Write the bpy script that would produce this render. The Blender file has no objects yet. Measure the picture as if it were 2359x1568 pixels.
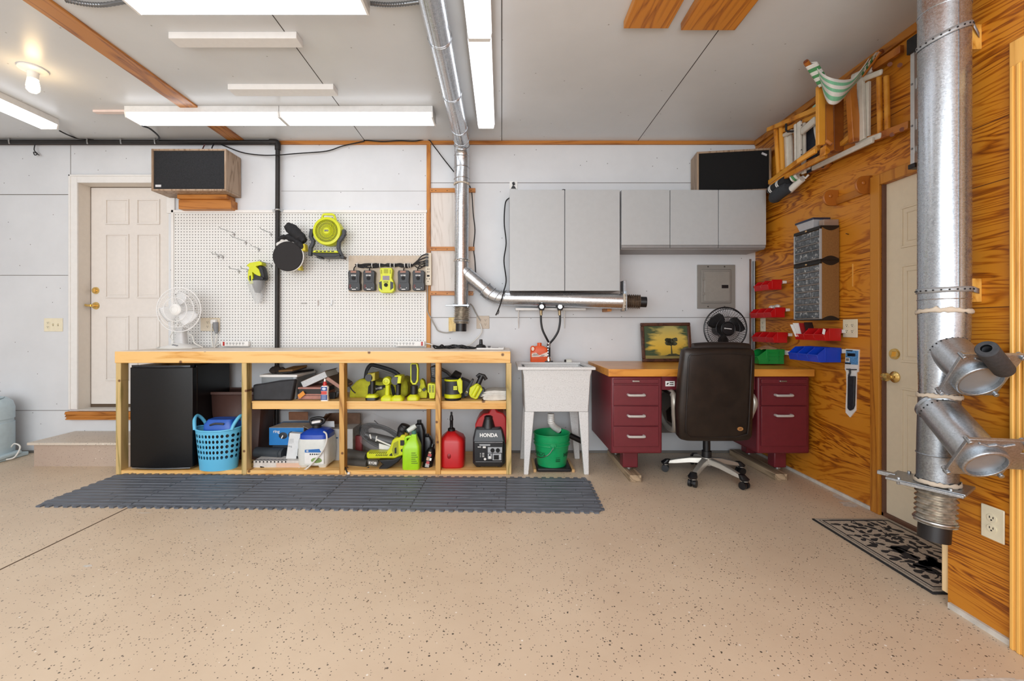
import bpy, bmesh, math, random
from math import sin, cos, pi, radians, atan2, sqrt
from mathutils import Vector as V, Matrix
rnd = random.Random(11)
sc = bpy.context.scene
COL = sc.collection
# camera model of the place: eye 1.156 m above the floor, looking along +Y at the back wall (Y = 4 m)
F, CX, CY, H = 1000.0, 1156.0, 753.0, 1.156
YB, XR, XJ, ZC = 4.0, 2.336, 1.85, 2.864        # back wall, right wall, jutting wall, ceiling
def X(px, Y): return (px - CX) * Y / F
def Z(py, Y): return H - (py - CY) * Y / F
def P(px, py, Y): return V((X(px, Y), Y, Z(py, Y)))
def WR(px, py, xw=XR):                            # point of the plane X = xw
    Y = xw * F / (px - CX); return V((xw, Y, Z(py, Y)))

# ------------------------------------------------------------------ mesh builder
class MB:
    def __init__(s): s.v = []; s.f = []; s.fm = []; s.m = 0
    def mi(s, i): s.m = i; return s
    def add(s, vs, fs):
        o = len(s.v); s.v += [V(a) for a in vs]
        for f in fs: s.f.append([i + o for i in f]); s.fm.append(s.m)
        return s
    def hex(s, p):
        return s.add(p, [(0,3,2,1),(4,5,6,7),(0,1,5,4),(1,2,6,5),(2,3,7,6),(3,0,4,7)])
    def box(s, x0, x1, y0, y1, z0, z1):
        return s.hex([(x0,y0,z0),(x1,y0,z0),(x1,y1,z0),(x0,y1,z0),(x0,y0,z1),(x1,y0,z1),(x1,y1,z1),(x0,y1,z1)])
    def pb(s, px0, px1, py0, py1, Y0, Y1):        # box whose front face lies at depth Y0
        return s.box(X(px0,Y0), X(px1,Y0), Y0, Y1, Z(py1,Y0), Z(py0,Y0))
    def obox(s, c, a, b, d):
        c, a, b, d = V(c), V(a), V(b), V(d)
        return s.hex([c-a-b-d, c+a-b-d, c+a+b-d, c-a+b-d, c-a-b+d, c+a-b+d, c+a+b+d, c-a+b+d])
    def bar(s, p0, p1, w, h, up=(0,0,1)):
        p0, p1 = V(p0), V(p1); d = (p1-p0); t = d.normalized(); up = V(up)
        if abs(t.dot(up)) > .99: up = V((0,1,0)) if abs(t.y) < .9 else V((1,0,0))
        a = t.cross(up).normalized(); b = a.cross(t)
        return s.obox((p0+p1)/2, d/2, a*w/2, b*h/2)
    def rings(s, R, cap=True, closed=False):
        n = len(R[0]); o = len(s.v); m = len(R)
        for r in R: s.v += [V(a) for a in r]
        for i in range(m if closed else m-1):
            for j in range(n):
                a = o+i*n+j; b = o+i*n+(j+1)%n; c = o+((i+1)%m)*n+(j+1)%n; d = o+((i+1)%m)*n+j
                s.f.append([a,b,c,d]); s.fm.append(s.m)
        if cap and not closed:
            s.f.append([o+j for j in range(n)][::-1]); s.fm.append(s.m)
            s.f.append([o+(m-1)*n+j for j in range(n)]); s.fm.append(s.m)
        return s
    def tube(s, pts, r, n=8, closed=False, cap=True):
        pts = [V(p) for p in pts]; m = len(pts); R = []
        rr = r if isinstance(r, (list, tuple)) else [r]*m
        T = []
        for i in range(m):
            a = pts[(i-1) % m] if (closed or i) else pts[i]; b = pts[(i+1) % m] if (closed or i < m-1) else pts[i]
            t = b-a; T.append(t.normalized() if t.length > 1e-9 else V((0,0,1)))
        u = T[0].cross(V((0,0,1)))
        if u.length < 1e-3: u = T[0].cross(V((0,1,0)))
        u.normalize()
        for i in range(m):
            u = u - T[i]*u.dot(T[i]); u.normalize(); w = T[i].cross(u)
            R.append([pts[i] + (u*cos(2*pi*k/n) + w*sin(2*pi*k/n))*rr[i] for k in range(n)])
        return s.rings(R, cap, closed)
    def cyl(s, p0, p1, r0, r1=None, n=20, cap=True):
        return s.tube([p0, p1], [r0, r0 if r1 is None else r1], n, cap=cap)
    def lathe(s, prof, o=(0,0,0), ax=(0,0,1), n=24, cap=False):
        o = V(o); ax = V(ax).normalized(); u = ax.cross(V((0,0,1)))
        if u.length < 1e-3: u = V((1,0,0))
        u.normalize(); w = ax.cross(u)
        return s.rings([[o + ax*h + (u*cos(2*pi*k/n) + w*sin(2*pi*k/n))*max(r,1e-5) for k in range(n)] for r, h in prof], cap)
    def stack(s, secs, p=4, n=28):                # superellipse sections (cx, cy, z, half x, half y)
        R = []
        for cx, cy, z, a, b in secs:
            q = []
            for k in range(n):
                c, d = cos(2*pi*k/n), sin(2*pi*k/n)
                q.append((cx + a*math.copysign(abs(c)**(2/p), c), cy + b*math.copysign(abs(d)**(2/p), d), z))
            R.append(q)
        return s.rings(R)
    def prism(s, pts, vec):
        pts = [V(a) for a in pts]; vec = V(vec); n = len(pts)
        return s.add(pts + [a+vec for a in pts], [list(range(n))[::-1], [n+i for i in range(n)]] + [[i,(i+1)%n,n+(i+1)%n,n+i] for i in range(n)])
    def pp(s, pix, Y0, Y1):                       # prism from pixel outline at depth Y0
        return s.prism([P(a,b,Y0) for a,b in pix], (0,Y1-Y0,0))
    def ball(s, c, r, n=14, k=9):
        c = V(c); r = r if isinstance(r, (list, tuple)) else (r,r,r)
        return s.rings([[c + V((r[0]*sin(t)*cos(2*pi*j/n), r[1]*sin(t)*sin(2*pi*j/n), r[2]*cos(t))) for j in range(n)]
                        for t in [1e-3 + (pi-2e-3)*i/(k-1) for i in range(k)]])
    def torus(s, c, R, r, ax=(0,0,1), n=32, k=8):
        c = V(c); ax = V(ax).normalized(); u = ax.cross(V((0,0,1)))
        if u.length < 1e-3: u = V((1,0,0))
        u.normalize(); w = ax.cross(u)
        return s.tube([c + (u*cos(2*pi*i/n) + w*sin(2*pi*i/n))*R for i in range(n)], r, k, closed=True)
    def grid(s, fn, nu, nv, mfn=None):
        o = len(s.v)
        for i in range(nu+1):
            for j in range(nv+1): s.v.append(V(fn(i/nu, j/nv)))
        for i in range(nu):
            for j in range(nv):
                a = o+i*(nv+1)+j; s.f.append([a, a+nv+1, a+nv+2, a+1]); s.fm.append(mfn(i,j) if mfn else s.m)
        return s
    def disc(s, c, r, ax=(0,-1,0), n=20, h=.001, ry=None):
        c = V(c); ax = V(ax).normalized(); u = ax.cross(V((0,0,1)))
        if u.length < 1e-3: u = V((1,0,0))
        u.normalize(); w = ax.cross(u); ry = ry or r
        return s.prism([c + u*cos(2*pi*k/n)*r + w*sin(2*pi*k/n)*ry for k in range(n)], ax*h)
    def text(s, body, o, size, right=(1,0,0), up=(0,0,1), ext=.0006, center=True, fn=None, bold=.0, width=None):
        cu = bpy.data.curves.new('t', 'FONT'); cu.body = body; cu.size = 1; cu.extrude = 0; cu.offset = bold; cu.resolution_u = 2
        ob = bpy.data.objects.new('t', cu); COL.objects.link(ob); bpy.context.view_layer.update()
        me = ob.evaluated_get(bpy.context.evaluated_depsgraph_get()).to_mesh()
        vs = [tuple(a.co) for a in me.vertices]; fs = [list(f.vertices) for f in me.polygons]
        bpy.data.objects.remove(ob); bpy.data.curves.remove(cu)
        if not vs: return s
        x0 = min(a[0] for a in vs); x1 = max(a[0] for a in vs); y0 = min(a[1] for a in vs); y1 = max(a[1] for a in vs)
        kx = size; ky = size
        if width: kx = width/(x1-x0)
        o = V(o); right = V(right).normalized(); up = V(up).normalized(); nrm = right.cross(up)
        cx, cy = ((x0+x1)/2, (y0+y1)/2) if center else (x0, y0)
        q = [((a[0]-cx)*kx, (a[1]-cy)*ky) for a in vs]
        return s.add([(fn(a,b) if fn else o + right*a + up*b + nrm*ext) for a,b in q], fs)

OFF = {}
def _mesh(name, mb, mats, off, smooth, angle=35):
    me = bpy.data.meshes.new(name)
    me.from_pydata([tuple(a-off) for a in mb.v], [], mb.f)
    me.polygons.foreach_set('material_index', mb.fm)
    bm = bmesh.new(); bm.from_mesh(me)
    bmesh.ops.recalc_face_normals(bm, faces=bm.faces[:]); bm.to_mesh(me); bm.free()
    for m in mats: me.materials.append(m)
    if smooth:
        me.polygons.foreach_set('use_smooth', [True]*len(me.polygons))
        me.set_sharp_from_angle(angle=radians(angle))
    me.update()
    return me
def _mods(o, bevel, seg, sub, solid):
    if solid:
        m = o.modifiers.new('s', 'SOLIDIFY'); m.thickness = solid; m.offset = 0
    if bevel:
        m = o.modifiers.new('b', 'BEVEL'); m.width = bevel; m.segments = seg; m.limit_method = 'ANGLE'; m.angle_limit = radians(40); m.harden_normals = False
    if sub:
        m = o.modifiers.new('u', 'SUBSURF'); m.levels = sub; m.render_levels = sub
def setp(o, label=None, cat=None, group=None, kind=None):
    if label: o['label'] = label
    if cat: o['category'] = cat
    if group: o['group'] = group
    if kind: o['kind'] = kind
    return o
def thing(name, label, cat, loc, group=None, rotz=0, local=False, kind=None):
    o = bpy.data.objects.new(name, None); o.empty_display_size = .05; COL.objects.link(o)
    o.location = loc; o.rotation_euler = (0,0,rotz); OFF[o] = V((0,0,0)) if local else V(loc)
    return setp(o, label, cat, group, kind)
def part(name, mb, mat, parent, bevel=0, smooth=True, label=None, seg=2, sub=0, solid=0, angle=35):
    mats = mat if isinstance(mat, (list, tuple)) else [mat]
    off = OFF[parent]
    o = bpy.data.objects.new(name, _mesh(name, mb, mats, off, smooth, angle)); COL.objects.link(o)
    o.parent = parent; OFF[o] = off; _mods(o, bevel, seg, sub, solid)
    if label: o['label'] = label
    return o
def single(name, label, cat, mb, mat, bevel=0, smooth=True, group=None, kind=None, seg=2, sub=0, solid=0, loc=None, angle=35):
    mats = mat if isinstance(mat, (list, tuple)) else [mat]
    if loc is None:
        xs = [a.x for a in mb.v]; ys = [a.y for a in mb.v]; zs = [a.z for a in mb.v]
        loc = V(((min(xs)+max(xs))/2, (min(ys)+max(ys))/2, min(zs)))
    loc = V(loc)
    o = bpy.data.objects.new(name, _mesh(name, mb, mats, loc, smooth, angle)); COL.objects.link(o)
    o.location = loc; OFF[o] = loc; _mods(o, bevel, seg, sub, solid)
    return setp(o, label, cat, group, kind)
def struct(name, mb, mat, bevel=0, smooth=False, label=None):
    return single(name, label, None, mb, mat, bevel, smooth, kind='structure', loc=(0,0,0))
def dup(root, loc, label=None, rotz=None, group=None):
    r = root.copy(); COL.objects.link(r); r.location = loc
    if rotz is not None: r.rotation_euler = (0,0,rotz)
    if label: r['label'] = label
    if group: r['group'] = group
    OFF[r] = V(loc)
    for ch in list(root.children):
        c = ch.copy(); COL.objects.link(c); c.parent = r
        for g in list(ch.children):
            d = g.copy(); COL.objects.link(d); d.parent = c
    return r
def curve(pts, k=6):                              # Catmull-Rom through points
    pts = [V(p) for p in pts]; out = []
    for i in range(len(pts)-1):
        a = pts[max(i-1,0)]; b = pts[i]; c = pts[i+1]; d = pts[min(i+2,len(pts)-1)]
        for j in range(k):
            t = j/k; out.append(.5*((2*b) + (c-a)*t + (2*a-5*b+4*c-d)*t*t + (3*b-a-3*c+d)*t**3))
    return out + [pts[-1]]
def pc(pix, Y, k=6):                              # wire through pixels at one depth or a depth per point
    return curve([P(q[0], q[1], q[2] if len(q) > 2 else Y) for q in pix], k)

# ------------------------------------------------------------------ materials
def lin(h):
    if not isinstance(h, str): return tuple(h[:3]) + (1,)
    h = h.lstrip('#'); c = [int(h[i:i+2],16)/255 for i in (0,2,4)]
    return tuple((a/12.92 if a <= .04045 else ((a+.055)/1.055)**2.4) for a in c) + (1,)
def nd(nt, t, ins=None, **props):
    n = nt.nodes.new(t)
    for k, v in props.items(): setattr(n, k, v)
    for k, v in (ins or {}).items():
        s = n.inputs[k]
        if isinstance(v, bpy.types.NodeSocket): nt.links.new(v, s)
        else: s.default_value = v
    return n
def math_(nt, op, a, b=0.0, c=0.0):
    n = nd(nt, 'ShaderNodeMath', {0: a, 1: b, 2: c}, operation=op); return n.outputs[0]
def mixc(nt, f, a, b, mode='MIX'):
    n = nd(nt, 'ShaderNodeMix', {0: f, 6: a, 7: b}, data_type='RGBA', blend_type=mode); return n.outputs[2]
def ramp(nt, f, stops):
    n = nd(nt, 'ShaderNodeValToRGB', {0: f}); e = n.color_ramp.elements
    while len(e) < len(stops): e.new(.5)
    for i, (p, c) in enumerate(stops): e[i].position = p; e[i].color = c
    return n.outputs[0]
def base(name):
    m = bpy.data.materials.new(name); m.use_nodes = True; nt = m.node_tree
    b = nt.nodes['Principled BSDF']; return m, nt, b
def coords(nt, scale=(1,1,1), rot=(0,0,0)):
    tc = nd(nt, 'ShaderNodeTexCoord'); return nd(nt, 'ShaderNodeMapping', {'Vector': tc.outputs['Object'], 'Scale': scale, 'Rotation': rot}).outputs[0]
def bump(nt, b, h, strength=.2, dist=.002):
    n = nd(nt, 'ShaderNodeBump', {'Height': h, 'Strength': strength, 'Distance': dist}); nt.links.new(n.outputs[0], b.inputs['Normal'])
MATS = {}
def plain(name, col, rough=.5, metal=0, var=0, scale=30, bmp=0, spec=.5, coat=0, alpha=1, trans=0):
    if name in MATS: return MATS[name]
    m, nt, b = base(name); c = lin(col)
    b.inputs['Roughness'].default_value = rough; b.inputs['Metallic'].default_value = metal
    b.inputs['Specular IOR Level'].default_value = spec; b.inputs['Coat Weight'].default_value = coat
    b.inputs['Alpha'].default_value = alpha; b.inputs['Transmission Weight'].default_value = trans
    n = nd(nt, 'ShaderNodeTexNoise', {'Vector': coords(nt), 'Scale': scale, 'Detail': 3.0})
    v = var or .04
    lo = tuple(x*(1-v) for x in c[:3])+(1,); hi = tuple(min(1,x*(1+v)) for x in c[:3])+(1,)
    nt.links.new(ramp(nt, n.outputs[0], [(.3, lo), (.7, hi)]), b.inputs['Base Color'])
    if bmp: bump(nt, b, n.outputs[0], bmp)
    MATS[name] = m; return m
def wood(name, light, mid, dark, scale=(1,1,1), freq=9, rough=.45, knots=0, coat=0, fine=(2,2,2), nscale=1.0, dist=.6, pos=(.0,.45,.8,1.0), det=3.0):
    m, nt, b = base(name)
    v = coords(nt, scale)
    n = nd(nt, 'ShaderNodeTexNoise', {'Vector': v, 'Scale': nscale, 'Detail': det, 'Roughness': .5, 'Distortion': dist})
    w = math_(nt, 'FRACT', math_(nt, 'MULTIPLY', n.outputs[0], freq))
    w = math_(nt, 'PINGPONG', math_(nt, 'MULTIPLY', w, 2.0), 1.0)
    n2 = nd(nt, 'ShaderNodeTexNoise', {'Vector': coords(nt, fine), 'Scale': 12.0, 'Detail': 4.0, 'Roughness': .7})
    w2 = math_(nt, 'ADD', math_(nt, 'MULTIPLY', w, .75), math_(nt, 'MULTIPLY', math_(nt, 'SUBTRACT', n2.outputs[0], .3), .6))
    L, M, D = lin(light), lin(mid), lin(dark)
    c = ramp(nt, w2, [(pos[0], L), (pos[1], L), (pos[2], M), (pos[3], D)])
    if knots:
        s_ = nd(nt, 'ShaderNodeSeparateXYZ', {0: coords(nt, (1,1,1))}); q_ = nd(nt, 'ShaderNodeCombineXYZ', {0: s_.outputs[0], 1: s_.outputs[2]}) if knots > 1.5 else nd(nt, 'ShaderNodeCombineXYZ', {0: s_.outputs[0], 1: s_.outputs[1]})
        vo = nd(nt, 'ShaderNodeTexVoronoi', {'Vector': q_.outputs[0], 'Scale': knots*1.7, 'Randomness': 1.0}, voronoi_dimensions='2D')
        k = ramp(nt, vo.outputs['Distance'], [(0, (1,1,1,1)), (.028, (.8,.8,.8,1)), (.05, (0,0,0,1))])
        c = mixc(nt, k, c, lin('#5a2c10'))
    nt.links.new(c, b.inputs['Base Color']); b.inputs['Roughness'].default_value = rough; b.inputs['Coat Weight'].default_value = coat; b.inputs['Coat Roughness'].default_value = .25
    MATS[name] = m; return m
def emis(name, col, s):
    m, nt, b = base(name); b.inputs['Base Color'].default_value = lin(col); b.inputs['Emission Color'].default_value = lin(col); b.inputs['Emission Strength'].default_value = s
    b.inputs['Roughness'].default_value = .4
    return m
def galv(name, col, rough, contrast=.35, scale=60, metal=.9):
    m, nt, b = base(name); c = lin(col)
    vo = nd(nt, 'ShaderNodeTexVoronoi', {'Vector': coords(nt), 'Scale': scale})
    n = nd(nt, 'ShaderNodeTexNoise', {'Vector': coords(nt), 'Scale': 5.0, 'Detail': 4.0})
    f = math_(nt, 'ADD', math_(nt, 'MULTIPLY', nd(nt, 'ShaderNodeSeparateColor', {0: vo.outputs['Color']}).outputs[0], .5), math_(nt, 'MULTIPLY', n.outputs[0], .5))
    lo = tuple(x*(1-contrast) for x in c[:3])+(1,); hi = tuple(min(1,x*(1+contrast)) for x in c[:3])+(1,)
    nt.links.new(ramp(nt, f, [(.25, lo), (.75, hi)]), b.inputs['Base Color'])
    b.inputs['Metallic'].default_value = metal
    nt.links.new(math_(nt, 'ADD', math_(nt, 'MULTIPLY', f, .15), rough-.07), b.inputs['Roughness'])
    MATS[name] = m; return m
# ================================================================== materials of the shell
def m_wall():
    m, nt, b = base('white wall paint')
    n = nd(nt, 'ShaderNodeTexNoise', {'Vector': coords(nt), 'Scale': 2.5, 'Detail': 6.0, 'Roughness': .6})
    c = ramp(nt, n.outputs[0], [(.3, lin('#d3d5d8')), (.7, lin('#dcdee1'))])
    s_ = nd(nt, 'ShaderNodeSeparateXYZ', {0: coords(nt)}); q_ = nd(nt, 'ShaderNodeCombineXYZ', {0: s_.outputs[0], 1: s_.outputs[2]})
    vo = nd(nt, 'ShaderNodeTexVoronoi', {'Vector': q_.outputs[0], 'Scale': 3.4}, voronoi_dimensions='2D')
    k = math_(nt, 'LESS_THAN', vo.outputs['Distance'], .014)
    k = math_(nt, 'MULTIPLY', k, .75)
    nt.links.new(mixc(nt, k, c, lin('#55524e')), b.inputs['Base Color'])
    b.inputs['Roughness'].default_value = .55; b.inputs['Specular IOR Level'].default_value = .3
    n2 = nd(nt, 'ShaderNodeTexNoise', {'Vector': coords(nt), 'Scale': 60.0, 'Detail': 4.0}); bump(nt, b, n2.outputs[0], .06)
    return m
def m_ceil():
    m, nt, b = base('ceiling paint')
    n = nd(nt, 'ShaderNodeTexNoise', {'Vector': coords(nt), 'Scale': 1.5, 'Detail': 6.0, 'Roughness': .6})
    c = ramp(nt, n.outputs[0], [(.3, lin('#d0d2d3')), (.7, lin('#d9dbdc'))])
    vo = nd(nt, 'ShaderNodeTexVoronoi', {'Vector': coords(nt, (1,1,1)), 'Scale': 2.6}, voronoi_dimensions='2D')
    k = math_(nt, 'MULTIPLY', math_(nt, 'LESS_THAN', vo.outputs['Distance'], .012), .6)
    nt.links.new(mixc(nt, k, c, lin('#6d6760')), b.inputs['Base Color'])
    b.inputs['Roughness'].default_value = .33; b.inputs['Specular IOR Level'].default_value = .45
    n2 = nd(nt, 'ShaderNodeTexNoise', {'Vector': coords(nt), 'Scale': 45.0, 'Detail': 4.0}); bump(nt, b, n2.outputs[0], .10)
    return m
def m_floor(name, a, c2, dens=1.0):
    m, nt, b = base(name)
    n = nd(nt, 'ShaderNodeTexNoise', {'Vector': coords(nt), 'Scale': 1.6, 'Detail': 6.0, 'Roughness': .6})
    c = ramp(nt, n.outputs[0], [(.3, lin(a)), (.7, lin(c2))])
    clus = nd(nt, 'ShaderNodeTexNoise', {'Vector': coords(nt), 'Scale': 3.0, 'Detail': 3.0}).outputs[0]
    for sc_, rad, thr, col in ((55.0, .24, .50, '#1f1a17'), (95.0, .25, .46, '#2a231f'), (74.0, .24, .52, '#2e2621'), (38.0, .18, .84, '#f1ece4'), (30.0, .15, .86, '#6b523f')):
        vo = nd(nt, 'ShaderNodeTexVoronoi', {'Vector': coords(nt, (1,1,1)), 'Scale': sc_})
        r = nd(nt, 'ShaderNodeSeparateColor', {0: vo.outputs['Color']})
        k = math_(nt, 'MULTIPLY', math_(nt, 'LESS_THAN', vo.outputs['Distance'], math_(nt, 'MULTIPLY', r.outputs[1], rad)),
                  math_(nt, 'GREATER_THAN', math_(nt, 'ADD', r.outputs[0], math_(nt, 'MULTIPLY', math_(nt, 'SUBTRACT', clus, .5), .9)), 1-(1-thr)*dens))
        c = mixc(nt, math_(nt, 'MULTIPLY', k, .85), c, lin(col))
    nt.links.new(c, b.inputs['Base Color']); b.inputs['Roughness'].default_value = .42; b.inputs['Specular IOR Level'].default_value = .35
    return m
M_WALL, M_CEIL = m_wall(), m_ceil()
M_FLOOR = m_floor('speckled epoxy floor', '#cdb8a0', '#d9c6ae')
M_STEP = m_floor('speckled step paint', '#b09d8f', '#bcaa9b', 1.1)
M_STEPTOP = m_floor('worn speckled step top', '#c9beb0', '#d6cbbd', 1.0)
def ply(name, L, M, D, sc_, rough, fr=26.0):
    m, nt, b = base(name)
    n = nd(nt, 'ShaderNodeTexNoise', {'Vector': coords(nt, sc_), 'Scale': 1.0, 'Detail': 4.5, 'Roughness': .52, 'Distortion': 1.1})
    w = math_(nt, 'PINGPONG', math_(nt, 'MULTIPLY', n.outputs[0], fr), 1.0)
    patch = nd(nt, 'ShaderNodeTexNoise', {'Vector': coords(nt, (1.2,.9,3.2)), 'Scale': 1.7, 'Detail': 3.0})
    pm = ramp(nt, patch.outputs[0], [(.34, (.30,.30,.30,1)), (.60, (.92,.92,.92,1))])
    fine = nd(nt, 'ShaderNodeTexNoise', {'Vector': coords(nt, (20,3.5,42)), 'Scale': 3.0, 'Detail': 3.0, 'Roughness': .7})
    f = math_(nt, 'ADD', math_(nt, 'MULTIPLY', math_(nt, 'POWER', w, 1.6), pm), math_(nt, 'MULTIPLY', math_(nt, 'SUBTRACT', fine.outputs[0], .45), .55))
    c = ramp(nt, f, [(0, lin(L)), (.18, lin(L)), (.50, lin(M)), (1.0, lin(D))])
    big = nd(nt, 'ShaderNodeTexNoise', {'Vector': coords(nt, (1,.5,1.3)), 'Scale': 1.1, 'Detail': 2.0})
    c = mixc(nt, math_(nt, 'MULTIPLY', ramp(nt, big.outputs[0], [(.45, (0,0,0,1)), (.7, (1,1,1,1))]), .35), c, lin('#8a4a10'), 'MULTIPLY')
    nt.links.new(c, b.inputs['Base Color']); b.inputs['Roughness'].default_value = rough; b.inputs['Coat Weight'].default_value = .12; b.inputs['Coat Roughness'].default_value = .3
    return m
M_PLY = ply('varnished plywood', '#d38823', '#b4660d', '#733707', (1.0,.75,4.4), .42)
M_PLYJ = ply('varnished plywood near', '#d08724', '#b1650f', '#6f3408', (1.0,.5,5.2), .4, 36.0)
M_TRIM = wood('oak trim', '#bd7a33', '#a4631f', '#6e3c0e', scale=(.6,6,6), freq=7, rough=.45, fine=(1,8,8))
M_TRIMV = wood('oak trim upright', '#c8862f', '#ad691f', '#74420f', scale=(6,6,.6), freq=6, rough=.45, fine=(8,8,1))
M_TRIMY = wood('orange beam board', '#bd7a2e', '#9c5b18', '#5f3008', scale=(6,.7,6), freq=9, rough=.4, coat=.2, fine=(8,1,8))
M_PINE = wood('pine board', '#edc07a', '#dfa85a', '#b97a35', scale=(.5,5,6), freq=6, rough=.5, knots=1.9, fine=(.7,8,8), pos=(0,.5,.85,1.1))
M_PINEV = wood('pine upright', '#d9ae6c', '#c4964f', '#946428', scale=(6,5,.5), freq=7, rough=.55, knots=2.3, fine=(8,8,.8), pos=(0,.45,.8,1.05))
M_PINEG = wood('greenish treated pine upright', '#ccb077', '#a8945a', '#74602f', scale=(6,5,.5), freq=8, rough=.55, knots=2.2, fine=(8,8,.8), pos=(0,.42,.8,1.05))
M_SHELF = wood('shelf pine', '#eabf7c', '#dcae68', '#c08e4a', scale=(.5,4,4), freq=5, rough=.5, knots=1.6, fine=(.7,7,7), pos=(0,.5,.9,1.1))
M_FIR = wood('varnished fir', '#efb860', '#dba14c', '#a76c28', scale=(7,7,.35), freq=5, rough=.35, coat=.2, fine=(8,8,.4), pos=(0,.45,.85,1.05))
M_PLANK = wood('fir plank', '#cd8426', '#b0691a', '#7d4510', scale=(7,.5,7), freq=8, rough=.4, knots=1.4, fine=(9,.6,9))
M_SEAM = plain('grey seam', '#6b655e', .8)  # grey of the joints between wall sheets
M_SEAMD = plain('dark seam', '#3c3630', .8)
M_DOORP = plain('door paint', '#e2dcd6', .45, var=.02)
M_CREAM = plain('cream door paint', '#e6d9bf', .45, var=.02)
M_WHITE = plain('white paint', '#e6e4e1', .5, var=.02)
M_WHITEP = plain('white plastic', '#ecebe8', .35)
M_BRASS = plain('brass', '#e6c67c', .2, .85)
M_BRASSD = plain('dark brass', '#8c7a55', .3, 1)
M_BLACK = plain('black plastic', '#17171a', .4)
M_BLKM = plain('matt black', '#131315', .75)
M_GREYD = plain('dark grey plastic', '#35383d', .5)
M_GREY = plain('grey plastic', '#83868a', .5)
M_BEIGE = plain('beige plastic', '#d9cdb8', .4)
M_IVORY = plain('ivory plate', '#e8dfc4', .35)
M_CHROME = plain('chrome', '#e2e2e4', .12, 1)
M_STEEL = plain('brushed steel', '#b9bbbd', .3, 1)
M_LIME = plain('lime green plastic', '#cfd61c', .4)
M_LIMEB = plain('lime fabric', '#b4b52a', .8, var=.15, bmp=.3)
M_GALV = galv('galvanized duct', '#c6c9cd', .24, .10, 120)
M_GALVB = galv('big galvanized duct', '#b6bcc3', .27, .10, 200)
M_CAST = galv('cast aluminium', '#a5abb1', .36, .16, 260, .85)
M_MASTIC = plain('sealing mastic', '#c3b6a5', .8, bmp=.4, scale=60)
M_FLEX = plain('clear ribbed hose', '#a79f92', .22, .6, var=.4, scale=50)

# ================================================================== floor, ceiling, walls
b = MB().box(-5.2, 2.45, -4.5, 4.12, -.1, 0)
r_ = random.Random(21)
def patch(cx, cy, a, c, n=18, rot=0.0):
    q = []
    for k in range(n):
        t = 2*pi*k/n; m = .65+.5*r_.random(); u, v = a*m*cos(t), c*m*sin(t); q.append((cx+u*cos(rot)-v*sin(rot), cy+u*sin(rot)+v*cos(rot), .0007))
    b.add(q, [list(range(n))])
b.m = 1
patch(1.60, 1.415, .17, .016, 30); patch(1.36, 1.412, .07, .006, 20); patch(2.26, 2.83, .05, .05, 22); patch(2.29, 2.95, .03, .06, 20); patch(X(245,2.20), 2.10, .022, .012); patch(X(330,2.70), 2.70, .05, .004, 14)
struct('floor', b, [M_FLOOR, plain('worn pale floor', '#cfccc6', .7, var=.2, scale=40)])
b = MB().box(-2.395, -2.387, -4.5, 3.98, -.001, .0012); struct('trim_1', b, plain('floor joint', '#5e4a38', .8))
b = MB().box(-5.2, 2.45, -3.6, 4.12, ZC, ZC+.1)
b.m = 1
for x in (-1.256, 0.0, 1.248): b.box(x-.0025, x+.0025, -3.6, 4.0, ZC-.0012, ZC+.01)
struct('ceiling', b, [M_CEIL, M_SEAMD])
# back wall with the opening of the house door
DX0, DX1, DZ0, DZ1 = -3.904, -3.072, .392, 2.486
b = MB()
b.box(-5.2, DX0, YB, YB+.12, 0, ZC).box(DX1, 2.45, YB, YB+.12, 0, ZC).box(DX0, DX1, YB, YB+.12, 0, DZ0).box(DX0, DX1, YB, YB+.12, DZ1, ZC)
b.m = 1
def hs(x0, x1, z, t=.0022): b.box(x0, x1, YB-.0012, YB+.01, z-t, z+t)
hs(-5.2, X(158,4), Z(448,4), .003); hs(-5.2, X(160,4), Z(634,4)); hs(-5.2, X(160,4), Z(945,4)); hs(X(250,4), X(990,4), Z(945,4))
hs(X(992,4), 2.336, Z(421,4)); hs(X(992,4), 2.336, Z(731,4)); hs(X(648,4), X(983,4), Z(440,4), .0012)
b.box(X(162.5,4), X(163.5,4), YB-.0012, YB+.01, Z(410,4), Z(330,4))
struct('wall_back', b, [M_WALL, M_SEAM])
# right wall with the cream door's opening
RY0, RY1, RZ1 = 1.84, 2.67, 2.03
b = MB()
b.box(XR, XR+.1, RY1, 3.999, 0, ZC).box(XR, XR+.1, 1.75, RY0, 0, ZC).box(XR, XR+.1, RY0, RY1, RZ1, ZC)
b.m = 1
for z in (1.215, 2.425): b.box(XR-.001, XR+.01, RY1 if z < RZ1 else 1.8, YB, z-.002, z+.002)
struct('wall_right', b, [M_PLY, plain('ply seam', '#5c2d08', .7)])
b = MB(); b.box(XJ, XJ+.12, -3.6, 1.72, 0, ZC).box(XJ, XR-.001, 1.72, 1.80, 0, ZC)
b.m = 1
for z in (1.23, 1.93, 1.70): b.box(XJ-.001, XJ+.01, 1.57, 1.80, z-.0015, z+.0015)
struct('wall_jutting', b, [M_PLYJ, MATS['ply seam']])
b = MB().box(-5.3, -5.2, -3.6, 4.12, 0, ZC); struct('wall_left', b, M_WALL)
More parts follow.
